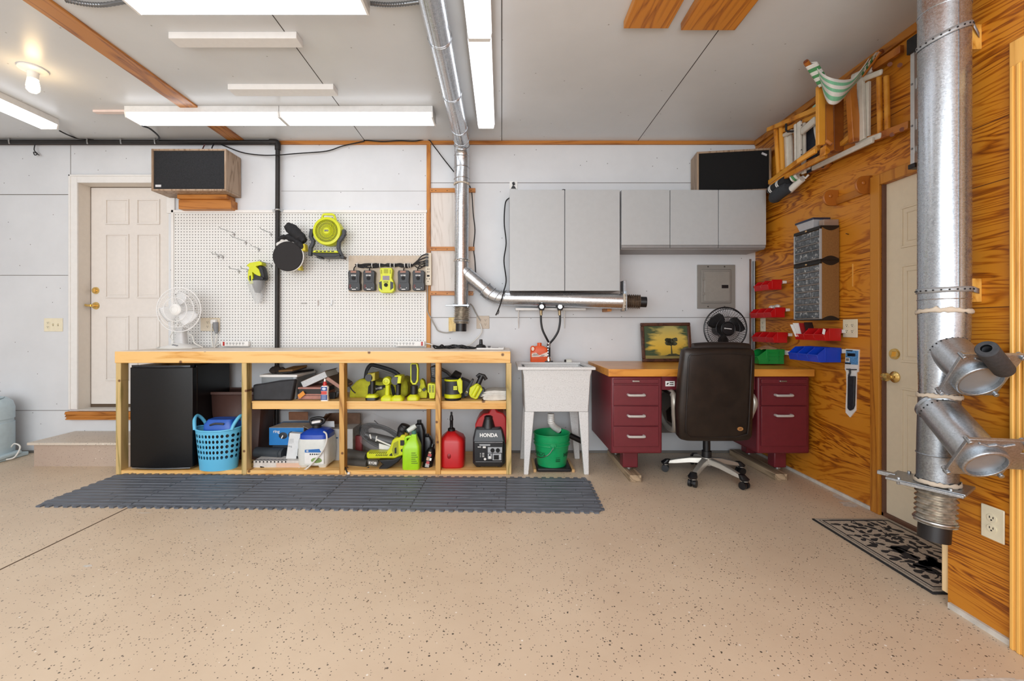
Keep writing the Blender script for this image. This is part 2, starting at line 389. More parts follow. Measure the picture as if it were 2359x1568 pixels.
# base strips, edge trims
M_CONC = plain('worn concrete strip', '#cfcac2', .8, var=.15, scale=20)
b = MB().box(XR-.012, XR, RY1+.065, 3.99, 0, .022); struct('baseboard_right', b, M_CONC)
b = MB().box(XJ-.012, XJ, -3, 1.79, 0, .022); struct('baseboard_jutting', b, M_CONC)
b = MB().box(X(-30,4)-.5, -3.95, YB-.012, YB, 0, .02).box(.07, 2.32, YB-.012, YB, 0, .02); struct('baseboard_back', b, plain('grey base gap', '#7d7974', .8))
b = MB().box(X(645,4), XR, YB-.022, YB, ZC-.032, ZC); struct('trim_2', b, M_TRIM, .003)
b = MB().box(-5.2, X(645,4), YB-.02, YB, ZC-.034, ZC); struct('trim_3', b, plain('dark trim', '#3c2415', .6), .003)
b = MB().box(XR-.02, XR, 1.80, YB-.022, ZC-.05, ZC); struct('trim_4', b, M_TRIMY, .003)
b = MB().box(X(983,3.985), X(992,3.985), 3.975, YB, .03, ZC-.032); struct('trim_5', b, M_TRIMV, .002)
b = MB().box(X(535,4), X(569,4), -3.6, YB-.022, ZC-.016, ZC); struct('trim_6', b, M_TRIMY, .002)
b = MB().box(XJ+.008, XJ+.05, 1.802, 1.835, .045, 1.6); struct('trim_7', b, wood('light corner strip', '#efd2a2', '#e0bb84', '#c79a5c', (6,6,.6), 5, fine=(8,8,1)), .004)

# ================================================================== house door in the back wall
d = thing('door_1', None, None, (DX0, YB, DZ0), kind='structure')
yd = 4.118
b = MB(); x0, x1, z0, z1 = DX0+.003, DX1-.003, .427, DZ1-.003
b.box(x0, x1, yd, yd+.045, z0, z1)
door = part('door_leaf', b, M_DOORP, d, .002)
def panel(mb, x0, x1, z0, z1, y, s=-1, d1=.012):
    # raised panel: sunk moulding with a bevelled field, drawn as thin rims
    for k, (o, w, hgt) in enumerate(((0,.012,.011),(.030,.007,.007))):
        a0, a1, c0, c1 = x0+o, x1-o, z0+o, z1-o
        for q in ((a0,a1,c0,c0+w),(a0,a1,c1-w,c1),(a0,a0+w,c0+w,c1-w),(a1-w,a1,c0+w,c1-w)): mb.box(q[0], q[1], y-hgt, y+.001, q[2], q[3])
    mb.add([(x0+.018,y-.0005,z0+.018),(x1-.018,y-.0005,z0+.018),(x1-.018,y-.0005,z1-.018),(x0+.018,y-.0005,z1-.018),
            (x0+.055,y-.014,z0+.055),(x1-.055,y-.014,z0+.055),(x1-.055,y-.014,z1-.055),(x0+.055,y-.014,z1-.055)],
           [(0,1,5,4),(1,2,6,5),(2,3,7,6),(3,0,4,7),(4,5,6,7)])
for (pa, pb_) in ((244,298),(316,369)):
    for (ya, yb_) in ((459,517),(539,686),(727,876)):
        b = MB(); panel(b, X(pa,yd), X(pb_,yd), Z(yb_,yd), Z(ya,yd), yd); part('door_panel', b, M_DOORP, door, .0015)
b = MB()
b.box(DX0, DX0+.004, YB, yd+.02, DZ0, DZ1).box(DX1-.004, DX1, YB, yd+.02, DZ0, DZ1).box(DX0, DX1, YB, yd+.02, DZ1-.004, DZ1)
part('jamb', b, plain('jamb paint', '#dcd4c9', .5, var=.02), d)
b = MB(); w = .068
for q in ((DX0-w, DX0+.006, .40, DZ1+w), (DX1-.006, DX1+w, 2.2, DZ1+w), (DX0+.006, DX1-.006, DZ1-.006, DZ1+w)):
    b.box(q[0], q[1], YB-.018, YB, q[2], q[3])
b.box(DX0-w, DX0-w+.018, YB-.026, YB, .40, DZ1+w).box(DX0-w, DX1+w, YB-.026, YB, DZ1+w-.018, DZ1+w)
part('casing', b, M_WHITE, d, .004)
b = MB().box(DX0, DX1, YB-.02, yd, DZ0-.004, DZ0+.006); part('sill', b, plain('sill grey', '#cfcbc5', .5), d)
b = MB(); yq = 3.95
b.prism([(DX0-.075, yq, .384),(DX0-.068, yq+.012,.31),(DX0-.068,4.0,.30),(DX0-.075,4.0,.384)], (.95,0,0))
for k in range(3): b.box(DX0-.074, DX1+.05, yq-.004+.004*k, yq+.02, .36-.025*k, .372-.025*k)
part('threshold', b, M_TRIM, d, .002, label='varnished oak nosing')
b = MB().box(DX0+.004, DX1-.004, yd-.002, yd+.02, .398, .427); b.box(DX0+.003, DX0+.008, yd-.002, yd+.01, .427, DZ1-.004).box(DX0+.004, DX1-.004, yd-.002, yd+.01, DZ1-.010, DZ1-.004); part('door_gap', b, plain('gap brown', '#5b4a3a', .8), d)
b = MB(); c = P(221,669,yd); b.cyl(c, c-V((0,.012,0)), .034, .03).cyl(c-V((0,.012,0)), c-V((0,.02,0)), .02); b.box(c.x-.003,c.x+.003,yd-.024,yd-.02,c.z-.012,c.z+.012)
part('deadbolt', b, M_BRASS, door)
b = MB(); c = P(221,704,yd); b.cyl(c, c-V((0,.012,0)), .036, .03).cyl(c-V((0,.012,0)), c-V((0,.05,0)), .012)
b.tube(curve([c-V((0,.05,0)), c+V((-.03,-.055,0)), c+V((-.06,-.05,.006)), c+V((-.075,-.045,.004))]), [.011]*18+[.006], 10)
part('lever_handle', b, M_BRASS, door)

# ================================================================== cream door in the right wall
d = thing('door_2', None, None, (XR, RY1, 0), kind='structure')
b = MB().box(XR+.02, XR+.06, RY0, RY1, .02, RZ1); leaf = part('door_leaf', b, M_CREAM, d, .002)
def panelx(mb, y0, y1, z0, z1, x):
    for o, w, hgt in ((0,.012,.005),(.035,.006,.004)):
        a0, a1, c0, c1 = y0+o, y1-o, z0+o, z1-o
        for q in ((a0,a1,c0,c0+w),(a0,a1,c1-w,c1),(a0,a0+w,c0+w,c1-w),(a1-w,a1,c0+w,c1-w)): mb.box(x-hgt, x+.001, q[0], q[1], q[2], q[3])
for y0, y1 in ((2.30, 2.56), (1.95, 2.20)):
    for z0, z1 in ((1.62,1.86),(.95,1.52),(.22,.80)):
        b = MB(); panelx(b, y0, y1, z0, z1, XR+.02); part('door_panel', b, M_CREAM, leaf, .0015)
b = MB(); t = .016
b.box(XR-t, XR, RY1, RY1+.066, 0, RZ1+.066).box(XR-t, XR, 1.80, RY1, RZ1, RZ1+.066)
part('casing', b, M_TRIMV, d, .003)
b = MB().box(XR, XR+.022, RY1-.012, RY1, 0, RZ1).box(XR, XR+.03, RY0, RY1, 0, .02); part('jamb', b, plain('brown threshold', '#6b4a3a', .6), d)
b = MB(); c = V((XR+.02, 2.60, 0)); z = Z(815,2.60); c.z = z
b.cyl(c, c-V((.012,0,0)), .033, .03).obox(c-V((.018,0,0)), (.008,0,0), (0,.004,.001), (0,-.004,.015)); part('deadbolt', b, M_BRASS, leaf)
b = MB(); c = V((XR+.02, 2.60, Z(868,2.6)))
b.lathe([(.001,0),(.034,0),(.034,.006),(.026,.012),(.013,.018),(.012,.032),(.022,.04),(.027,.055),(.022,.07),(.001,.075)], c, (-1,0,0), 24); part('door_knob', b, M_BRASS, leaf)
# pine casing of the doorway at the picture's edge, on the jutting wall
d = thing('door_3', None, None, (XJ, 1.53, 0), kind='structure')
b = MB(); b.box(XJ-.02, XJ, 1.475, 1.567, 0, 2.18)
for y in (1.49, 1.51, 1.53, 1.55): b.box(XJ-.025, XJ-.018, y, y+.012, .0, 2.09)
part('casing', b, M_FIR, d, .003)
b = MB().box(XJ-.02, XJ, .60, 1.475, 2.09, 2.18); part('head_casing', b, M_FIR, d, .003)
# ================================================================== ceiling fixtures
M_LENS = emis('lit prismatic lens', '#f2f7ff', 3.8)
M_HOUS = plain('fixture housing', '#dededd', .4)
def fixture(label, x0, x1, y0, y1, along, group='fluorescent ceiling lights'):
    t = thing('ceiling_light', label, 'ceiling light', ((x0+x1)/2, (y0+y1)/2, ZC-.085), group)
    zb, zt = 2.78, ZC
    b = MB().box(x0, x1, y0, y1, zb+.035, zt); part('housing', b, M_HOUS, t, .003)
    b = MB(); i = .012
    if along == 'x':
        b.prism([(x0+i, y0+.002, zb+.04),(x0+i, y0+.012, zb),(x0+i, y1-.012, zb),(x0+i, y1-.002, zb+.04)], (x1-x0-2*i,0,0))
    else:
        b.prism([(x0+.002, y0+i, zb+.04),(x0+.012, y0+i, zb),(x1-.012, y0+i, zb),(x1-.002, y0+i, zb+.04)], (0,y1-y0-2*i,0))
    part('lens', b, M_LENS, t)
    for k in (0, 1):
        b = MB()
        if along == 'x': xa = x0 if k == 0 else x1-i; b.prism([(xa,y0,zb+.04),(xa,y0+.01,zb-.002),(xa,y1-.01,zb-.002),(xa,y1,zb+.04)], (i,0,0))
        else: ya = y0 if k == 0 else y1-i; b.prism([(x0,ya,zb+.04),(x0+.01,ya,zb-.002),(x1-.01,ya,zb-.002),(x1,ya,zb+.04)], (0,i,0))
        part('end_cap', b, M_WHITEP, t)
    return t
fixture('wide white ceiling light cut by the top edge, above the left half', -1.886, -.690, 1.93, 2.27, 'x')
fixture('left unit of the two long white lights in a row before the back wall', -2.916, -1.724, 3.35, 3.515, 'x')
fixture('right unit of the two long white lights in a row before the back wall', -1.720, -.533, 3.35, 3.515, 'x')
fixture('far unit of the white light strip running beside the ceiling duct', -.199, -.057, 2.46, 3.56, 'y')
fixture('near unit of the white light strip running beside the ceiling duct', -.196, -.054, 1.34, 2.455, 'y')
fixture('slanting white light strip at the left edge, beyond the bare bulb', -3.79, -3.64, 2.36, 3.57, 'y')
t = thing('bulb_lamp', 'white porcelain ceiling holder with a bare glowing bulb', 'lamp', (-3.10, 2.87, ZC-.16))
b = MB().lathe([(.001,.0),(.072,0),(.075,.010),(.050,.020),(.030,.026),(.028,.070),(.001,.070)], (-3.10,2.87,ZC), (0,0,-1), 28); part('holder', b, M_WHITEP, t)
b = MB().lathe([(.001,.07),(.027,.07),(.030,.09),(.034,.115),(.033,.14),(.02,.156),(.001,.160)], (-3.10,2.87,ZC), (0,0,-1), 24); part('bulb', b, emis('warm bulb', '#ffd9a0', 30), t)
# white painted boards on the ceiling
single('ceiling_board', 'nearer of two white painted boards screwed flat to the ceiling', 'board', MB().box(-1.928,-1.187,2.508,2.594,ZC-.04,ZC), M_WHITE, .003, group='white boards on the ceiling')
single('ceiling_board', 'farther of two white painted boards screwed flat to the ceiling', 'board', MB().box(-1.925,-1.183,3.046,3.140,ZC-.04,ZC), M_WHITE, .003, group='white boards on the ceiling')
single('ceiling_batten', 'short thin pale batten on the ceiling at the left end of the light row', 'batten', MB().box(X(224,3.45),X(316,3.45),3.41,3.45,ZC-.018,ZC), plain('pinkish white', '#e6d3cb', .5), .002)
# fir planks under the ceiling near the camera
single('plank', 'varnished plank under the ceiling, left of a pair at the top edge', 'plank', MB().box(.680,.930,.8,2.425,ZC-.042,ZC-.001), M_PLANK, .003, group='planks under the ceiling')
single('plank', 'varnished plank under the ceiling, right of a pair at the top edge', 'plank', MB().box(1.005,1.310,.8,2.44,ZC-.042,ZC-.001), M_PLANK, .003, group='planks under the ceiling')
# conduits and cables at the ceiling
M_CABLE = plain('dark cable', '#232326', .5)
M_CONDU = plain('flexible conduit', '#7e8082', .35, .8)
def ribbed(pts, r, n=10, amp=.12):
    pts = curve(pts, 14); b = MB(); b.tube(pts, [r*(1+amp*(1 if i % 2 else -1)) for i in range(len(pts))], n); return b
zc = ZC-.02
def C(px, py, z=zc):                               # point on a plane just under the ceiling
    Y = (z-H)*F/(CY-py); return V((X(px,Y), Y, z))
single('flexible_conduit', 'grey ribbed conduit left of the wide ceiling light at the top edge', 'conduit', ribbed([C(150,0), C(195,9), C(240,11), C(295,2)], .011), M_CONDU)
single('flexible_conduit', 'grey ribbed conduit between the wide ceiling light and the duct', 'conduit', ribbed([C(853,8), C(890,11), C(930,9), C(975,3)], .011), M_CONDU)
single('light_cable', 'grey cable from the left edge light strip down to the dark pipe', 'cable', MB().tube(curve([C(137,301), C(155,310,2.84), P(178,318,3.93), P(215,322,3.95)]), .006), M_CABLE)
single('light_cable', 'grey cable from the long light row curling down to the dark pipe', 'cable', MB().tube(curve([P(328,290,3.5), P(345,296,3.62), P(364,312,3.8), P(366,320,3.9), P(360,325,3.94)]), .007), M_CABLE)
single('loose_cable', 'short wire curl hanging from the pipe near the left edge', 'wire', MB().tube(pc([(84,322),(80,335),(79,346),(86,354),(80,357),(78,350),(90,357)], 3.965), .004), M_CABLE)

# ================================================================== gas pipe
M_GASP = plain('black iron pipe', '#242120', .5, .2, var=.2)
t = thing('gas_pipe', 'black iron pipe along the ceiling edge turning down the wall to the bench', 'pipe', (X(640,3.94), 3.94, .4))
yp = 3.945; zt_ = Z(327,yp)
part('horizontal_run', MB().cyl((-5.19,yp,zt_), (X(630,yp),yp,zt_), .019, n=16), M_GASP, t)
part('drop_run', MB().cyl((X(640,yp),yp,Z(337,yp)), (X(637.5,yp),yp,.12), .0195, n=16), M_GASP, t)
part('elbow', MB().tube(curve([(X(622,yp),yp,zt_),(X(632,yp),yp,zt_),(X(639,yp),yp,zt_-.012),(X(640,yp),yp,Z(345,yp))]), .025, 16), M_GASP, t)
for px in (27, 206, 283, 361):
    part('strap', MB().tube([(X(px,yp),yp-.021,zt_+.03),(X(px,yp),yp-.024,zt_),(X(px,yp),yp-.019,zt_-.026)], .006, 6), M_STEEL, t)
b = MB().torus((X(640,yp),yp,Z(484,yp)), .024, .008, (0,0,1), 20).box(X(626,yp),X(650,yp),yp+.01,yp+.03,Z(487,yp),Z(481,yp)); part('strap', b, M_STEEL, t)

# ================================================================== central duct
t = thing('ceiling_duct', 'galvanized duct along the ceiling, down the wall and along under the cabinets', 'duct', (-.36, 3.87, 1.12))
xd, yv, zd, r = -.347, 3.865, 2.777, .066
b = MB().cyl((xd,-1.5,zd), (xd,3.72,zd), r, n=32)
for y in (1.3, 2.42, 3.0, 3.52):
    b.torus((xd,y,zd), r+.001, .003, (0,1,0), 32, 6).torus((xd,y+.014,zd), r+.001, .002, (0,1,0), 32, 6)
b.box(xd-.03, xd-.026, -1.5, 3.72, zd-r+.004, zd-r+.012)
part('ceiling_run', b, M_GALV, t)
def elbow(c0, c1, r, n=9, crimp=.0025):
    pts = curve(c0, 4); rr = []
    b = MB(); b.tube(pts, r, 32)
    for i in range(2, len(pts)-1, 4):
        tt = (pts[i+1]-pts[i-1]).normalized(); b.torus(pts[i], r+.001, .004, tt, 32, 6)
    return b
xv = X(1063.5, yv)
part('elbow', elbow([(xd,3.70,zd),(xd-.002,3.77,zd-.004),(xd-.006,3.84,zd-.06),(xv,yv,zd-.15),(xv,yv,zd-.26),(xv+.002,yv,2.44)], None, r), M_GALV, t)
b = MB().cyl((xv+.002,yv,2.46), (xv-.004,yv,Z(703,yv)), .063, n=32)
b.torus((xv,yv,Z(598,yv)), .064, .006, n=32).torus((xv,yv,Z(603,yv)), .064, .005, n=32)
part('wall_drop', b, M_GALV, t)
b = MB()
for i in range(20): a = 2*pi*i/20; b.ball((xv+.068*cos(a), yv+.068*sin(a), Z(425,yv)+.006*sin(3*a)), .007, 6, 4)
b.torus((xv,yv,Z(424,yv)), .065, .007, n=32)
for i in range(14): a = 2*pi*i/14; b.ball((xv+.066*cos(a), yv+.066*sin(a), Z(601,yv)+.004*sin(2*a)), .008, 6, 4)
part('mastic_bead', b, M_MASTIC, t)
b = MB()                                                           # 45 degree wye and its elbow
w0 = V((xv+.01, yv, Z(622,yv))); w1 = P(1118,666,yv-.01); w2 = P(1146,684,yv-.02)
b.tube([w0, w1], .058, 28); b.torus(w0+(w1-w0)*.18, .060, .003, (w1-w0), 28, 6)
b.tube(curve([w1, P(1130,677,yv-.012), w2, P(1162,686,yv-.02)], 4), .0665, 28)
for q in (w1, P(1131,677,yv-.012), w2): b.torus(q, .068, .004, (w2-w1) if q == w2 else (w1-w0), 28, 6)
part('wye_branch', b, M_GALV, t)
h0, h1 = P(1158,686,yv-.02), P(1436,694,3.72)
b = MB().cyl(h0, h1, .0655, n=32).cyl(h0, h0+(h1-h0)*.10, .068, n=32); b.torus(h1, .067, .004, (h1-h0), 32, 6)
part('cabinet_run', b, M_GALV, t)
hd = (h1-h0).normalized()
b = MB(); b.torus(h1, .07, .012, hd, 24, 6)
for i in range(16): a = 2*pi*i/16; b.ball(h1+V((.006*sin(3*a), .078*cos(a), .078*sin(a))), .010, 6, 4)
part('mastic_bead', b, M_MASTIC, t)
b = MB().obox(h1+V((.0,0,.115)), (.012,0,0), (0,.05,0), (0,0,.06)).obox(h1+hd*.005, (.004,0,0), (0,.085,0), (0,0,.085)); part('blast_gate', b, M_CAST, t, .002)
def hose(p0, p1, r, nr, amp=.005, n=28):
    p0, p1 = V(p0), V(p1); m = nr*6; pts = [p0+(p1-p0)*i/m for i in range(m+1)]
    return MB().tube(pts, [r+amp*cos(2*pi*i/6) for i in range(m+1)], n)
part('ribbed_hose', hose(h1+hd*.012, h1+hd*.135, .058, 7), plain('dark ribbed hose', '#6a5a4c', .25, .5, var=.4, scale=40), t)
part('hose_end', MB().tube([h1+hd*.13, h1+hd*.19], .045, 28), M_BLACK, t)
zf = Z(704,yv)                                                      # blast gate and stub hose at the foot of the drop
b = MB().box(xv-.075, xv+.072, yv-.08, yv+.07, zf-.008, zf+.008).bar((xv-.07,yv-.05,zf), (X(1028,yv),yv-.05,zf), .02, .012)
for q in (-.06, .06): b.cyl((xv+q,yv-.07,zf-.02), (xv+q,yv-.07,zf+.018), .007, n=8)
part('blast_gate', b, M_CAST, t, .002)
part('ribbed_hose', hose((xv+.003,yv,zf-.012), (xv-.003,yv,Z(745,yv)), .066, 8), M_FLEX, t)
part('hose_end', MB().cyl((xv-.004,yv,Z(742,yv)), (xv-.006,yv,Z(763,yv)), .048, n=28), M_BLACK, t)
part('clamp', MB().torus((xv-.002,yv,Z(739,yv)), .070, .005), M_STEEL, t)
single('hose_block', 'yellowish wood block on the wall behind the duct hose end', 'block', MB().pb(1033.5,1050,731,763,3.955,4.0), wood('yellow block', '#e6c987', '#d9b86e', '#b8924c', (6,6,.6), 5), .002)
single('pipe_block', 'small wood block under the right end of the cabinet duct', 'block', MB().pb(1399,1409,709,717,3.80,4.0), M_TRIM, .002)

# ================================================================== big duct at the right
t = thing('standing_duct', 'large galvanized dust duct standing by the cream door with two side inlets', 'duct', (1.72, 1.71, .34))
xo, yo, R = 1.741, 1.71, .0765
b = MB().cyl((xo,yo,ZC), (xo,yo,Z(716,yo)), R, n=48)
for z in (Z(690,yo), Z(28,yo)): b.torus((xo,yo,z), R+.0005, .002, n=48, k=6)
b.box(xo-.02, xo-.016, yo-R-.001, yo-R+.02, Z(716,yo), ZC)
part('riser', b, M_GALVB, t)
b = MB().tube([(xo,yo,Z(718,yo)), (xo-.001,yo,Z(770,yo)), (xo-.012,yo,Z(860,yo)), (xo-.018,yo,Z(912,yo))], [R,R*.985,.066,.060], 48)
part('reducer', b, M_GALVB, t)
b = MB().tube([(xo-.018,yo,Z(908,yo)), (xo-.024,yo,Z(1010,yo)), (xo-.026,yo,Z(1112,yo))], .0615, 48); b.torus((xo-.0245,yo,Z(1045,yo)), .062, .003, n=48, k=6)
part('lower_riser', b, galv('old galvanized duct', '#9aa1a8', .36, .16, 220), t)
def wave_bead(z, r, cx, amp=.006):
    rj = random.Random(int(z*997)); e = [(.004+.006*rj.random(), .005+.007*rj.random()*(2 if rj.random() > .85 else 1)) for _ in range(48)]; e.append(e[0])
    return MB().grid(lambda u,v: V((cx+(r+.002+.0025*sin(pi*v))*cos(2*pi*u), yo+(r+.002+.0025*sin(pi*v))*sin(2*pi*u), z+amp*.4*sin(4*pi*u)-e[round(u*48)][0]*(1-v)+e[round(u*48)][1]*v)), 48, 4)
    return MB().tube([(cx+r*cos(2*pi*i/40), yo+r*sin(2*pi*i/40), z+amp*sin(2*pi*i/40*3)*.5+amp*.4*sin(2*pi*i/8)) for i in range(40)], [.009+.003*sin(i*1.7) for i in range(40)], 8, closed=True)
part('mastic_bead', wave_bead(Z(717,yo), R+.001, xo), M_MASTIC, t, solid=.003)
part('mastic_bead', wave_bead(Z(910,yo), .062, xo-.018, .008), M_MASTIC, t, solid=.003)
part('mastic_bead', wave_bead(Z(1108,yo), .064, xo-.026, .006), M_MASTIC, t, solid=.003)
def strap(zl, zr, zblk):
    b = MB(); zz = lambda a: zl + (zr-zl)*(.5+.5*cos(a))
    o_, i_ = [], []
    for k in range(37):
        a = pi*.72 + k*(pi*1.06)/36
        o_.append((xo+(R+.0035)*cos(a), yo+(R+.0035)*sin(a), zz(a)))
    b.grid(lambda u,v: V(o_[round(u*36)])+V((0,0,(v-.5)*.02)), 36, 1)
    e = V(o_[-1]); b.add([e+V((0,0,-.01)), e+V((0,0,.01)), (1.835,1.668,zblk+.01), (1.835,1.668,zblk-.01)], [(0,1,2,3)])
    b.m = 1
    for k in range(2, 36, 3):
        q = V(o_[k]); d = (q-V((xo,yo,q.z))).normalized(); b.disc(q+d*.0006, .0026, d, 8, .0022)
    return b
M_STRAP = plain('strap steel', '#a2a6aa', .45, .5)
part('strap', strap(Z(92,yo)-.02, Z(72,yo), Z(78,1.66)), [M_STRAP, M_BLKM], t, solid=.0012)
part('strap', strap(Z(670,yo), Z(668,yo), Z(670,1.66)), [M_STRAP, M_BLKM], t, solid=.0012)
def inlet(c0, d, L, rp, rr, name):
    c0 = V(c0); d = V(d).normalized(); b = MB(); b.tube([c0, c0+d*L], rp, 40); b.tube([c0+d*.0, c0+d*.012], rp+.004, 40)
    if 'rivets':
        b.m = 1; uu = d.cross(V((0,0,1))).normalized(); ww = uu.cross(d)
        for k in range(24): a = 2*pi*k/24; e = uu*cos(a)+ww*sin(a); b.disc(c0+d*.03+e*(rp+.0002), .003, e, 8, .001)
    part('side_inlet', b, [galv('inlet metal'+name, '#b4bac0', .34, .12, 220), M_BLKM], t)
    u = d.cross(V((0,0,1))).normalized(); w = u.cross(d)
    g = c0+d*(L+.012); b = MB()
    b.obox(g+w*.014, d*.006, u*(rr+.018), w*(rr+.026))
    for a, e in ((-1,-1),(-1,1),(1,-1),(1,1)): q = g+w*.014+u*a*(rr+.012)+w*e*(rr+.016); b.cyl(q-d*.016, q+d*.016, .008, n=10)
    b.tube([g+w*(rr+.024)-u*.05+d*.007, g+w*(rr+.012)-u*.02+d*.008, g+w*(rr+.020)+d*.008, g+w*(rr+.012)+u*.02+d*.008, g+w*(rr+.024)+u*.05+d*.007], .004, 6)
    b.lathe([(rr-.010,.006),(rr-.010,.026),(rr-.003,.026),(rr,.023),(rr+.001,.006)], g, d, 44)
    gate = part('blast_gate', b, M_CAST, t, .0015)
    b = MB().disc(g+d*.008, rr-.009, d, 40, .002); part('gate_blade', b, plain('blade steel', '#9aa1a8', .4, .5), gate)
    return g, d, u, w
g1 = inlet((1.735,1.70,1.085), (-.17,-.78,-.60), .17, .064, .071, ' a')
g2 = inlet((1.715,1.715,.845), (-.17,-.79,-.58), .245, .064, .066, ' b')
b = MB(); g, d, u, w = g2; s = 1 if u.x > 0 else -1
b.obox(g+u*s*.13-d*.002, d*.003, u*.07, w*.042).obox(g+u*s*.185-d*.002, d*.008, u*.016, w*.02); part('gate_slide', b, M_CAST, t, .002)
b = MB(); zg = Z(1116,yo)
dd = V((.126,-.194,0)).normalized(); nn = V((dd.y,-dd.x,0)); c = V((1.703,1.731,zg))
b.obox(c, dd*.115, nn*.075, (0,0,.005)).obox(c-dd*.13, dd*.03, nn*.012, (0,0,.008)).obox(c+V((.01,-.02,-.004)), dd*.09, nn*.082, (0,0,.006))
for q in (-1, 1):
    for e in (-.075, .075): p = c+nn*.066*q+dd*e; b.cyl(p-V((0,0,.016)), p+V((0,0,.014)), .007, n=8)
part('blast_gate', b, M_CAST, t, .002)
part('ribbed_hose', hose((xo-.028,yo,zg-.012), (xo-.037,yo-.004,Z(1203,yo)), .060, 7, .0045, 36), M_FLEX, t)
part('clamp', MB().torus((xo-.038,yo-.004,Z(1196,yo)), .062, .005, (.06,.0,1), 36), M_STEEL, t)
b = MB().lathe([(.047,0),(.049,.002),(.049,.075),(.044,.075),(.043,.0)], (xo-.038,yo-.004,Z(1196,yo)), (-.1,-.03,-1), 36); part('hose_end', b, M_BLACK, t)
g, d, u, w = g1; s = 1 if u.x > 0 else -1
b = MB(); f0 = P(2275,806,1.43); f1 = P(2336,880,1.53); fd = (f1-f0).normalized()
b.lathe([(.014,0),(.026,0),(.029,.004),(.029,.165),(.026,.170),(.013,.170),(.013,.01)], f0-fd*.012, fd, 24)
single('foam_sleeve', 'dark grey foam tube pushed over the upper duct gate handle', 'foam tube', b, plain('dark foam', '#3a3c40', .9, var=.2, bmp=.4, scale=80))
for lab, p0, p1 in (('wood block holding the upper duct strap, near the ceiling', 50, 108), ('wood block holding the lower duct strap, beside the pine casing', 640, 695)):
    single('strap_block', lab, 'block', MB().box(1.812, XJ, 1.672, 1.75, Z(p1,1.66), Z(p0,1.66)), wood('strap block wood '+str(p0), '#d9a550', '#bd8433', '#87551c', (6,2,2), 7, fine=(8,3,3)), .002, group='blocks behind the big duct')
# ================================================================== pegboard and what hangs on it
def m_peg():
    m, nt, b = base('pegboard'); v = coords(nt); sx = nd(nt, 'ShaderNodeSeparateXYZ', {0: v})
    p = .0261
    def g(o): return math_(nt, 'SUBTRACT', math_(nt, 'FRACT', math_(nt, 'MULTIPLY', o, 1/p)), .5)
    a, c = g(sx.outputs[0]), g(sx.outputs[2])
    d = math_(nt, 'SQRT', math_(nt, 'ADD', math_(nt, 'MULTIPLY', a, a), math_(nt, 'MULTIPLY', c, c)))
    k = math_(nt, 'LESS_THAN', d, .165)
    nt.links.new(mixc(nt, k, lin('#e0e0de'), lin('#2e2c2a')), b.inputs['Base Color']); b.inputs['Roughness'].default_value = .5
    return m
YP = 3.975
t = thing('pegboard', 'white pegboard over the workbench, between the house door and the duct', 'pegboard', (X(690,YP), YP, .97))
b = MB().box(X(400,YP), X(981,YP), YP, 3.996, .968, Z(489,YP)); part('perforated_panel', b, m_peg(), t)
b = MB()
b.box(X(396,YP), X(401.5,YP), YP-.012, 3.999, .968, Z(484,YP)).box(X(396,YP), X(984,YP), YP-.012, 3.999, Z(490,YP), Z(484,YP)).box(X(976,YP), X(982.5,YP), YP-.006, 3.999, .968, Z(490,YP))
part('edge_strip', b, M_WHITE, t, .002)
# hooks: rod from the board towards the room with an upturned tip
def hook(label, bx, by, tx, group='wire hooks on the pegboard'):
    p = P(bx,by,YP); L = YP - p.x*F/(tx-CX); b = MB()
    b.tube([p+V((0,.01,-.03)), p+V((0,-.004,-.03)), p+V((0,-.006,0)), p+V((0,-L*.85,0)), p+V((0,-L,.012))], .003, 6)
    b.tube([p+V((-.012,-.004,-.012)), p+V((.012,-.004,-.012))], .003, 6)
    single('pegboard_hook', label, 'hook', b, M_STEEL, group=group)
for lab, a, c, e in (('topmost long wire hook, left of the wall pipe under the speaker',540,537,503),('long wire hook just below and right of the topmost long hook',567,556,530),
    ('short wire hook beside the wall pipe, below the upper pair',597,572,577),('uppermost wire hook nearest the wall pipe',625,537,598),
    ('left hook of the double pair low on the left pegboard',504,588,487),('right hook of the double pair low on the left pegboard',514,589,495),
    ('wire hook left of the hand vacuum',551,622,527),('wire hook holding up the hand vacuum handle',572,621,554),('wire hook between the hand vacuum and the polishing machine',626,609,597)):
    hook(lab, a, c, e)
def flathook(label, pts, r=.003):
    single('pegboard_hook', label, 'hook', MB().tube([P(a,c,YP-.012) for a,c in pts], r, 6), M_STEEL, group='small flat hooks on the pegboard')
flathook('small cross shaped hook low on the right pegboard', [(693,698),(706,698)]); 
flathook('thin straight hook between the cross shaped and the curled hook', [(732.5,691),(733,703)])
flathook('small curled hook low on the pegboard, right of the straight one', [(765,690),(765,699),(762,703),(759,700)])
flathook('small hook under the yellow fan', [(758,594),(758,601),(755,603)])

# hand vacuum
t = thing('hand_vacuum', 'lime hand vacuum with clear dust cup hanging on the pegboard', 'vacuum', P(590,660,3.9))
yv_ = 3.90
b = MB().pp([(567,611),(575,605),(598,601),(603,604),(603,610),(588,613),(596,620),(600,632),(598,643),(586,640),(585,629),(580,626),(583,642),(586,652),(575,654),(570,640),(571,625),(574,616)], 3.855, 3.93)
part('body', b, M_LIME, t, .004)
b = MB().pp([(594,613),(602,612),(606,622),(609,641),(603,640),(598,630)], 3.86, 3.93).pp([(585,630),(592,634),(606,638),(606,644),(592,646),(584,645)], 3.85, 3.93); part('grip', b, M_BLACK, t, .004)
b = MB().pp([(574,636),(577,634),(578,646),(575,648)], 3.852, 3.857); part('vent', b, M_BLACK, t)
b = MB().tube([P(595,644,3.90), P(594,660,3.9), P(594,674,3.9)], [.055,.042,.022], 16); part('filter', b, M_GREYD, t)
M_CLEAR = plain('clear plastic', '#dfe3e6', .15, alpha=.38)
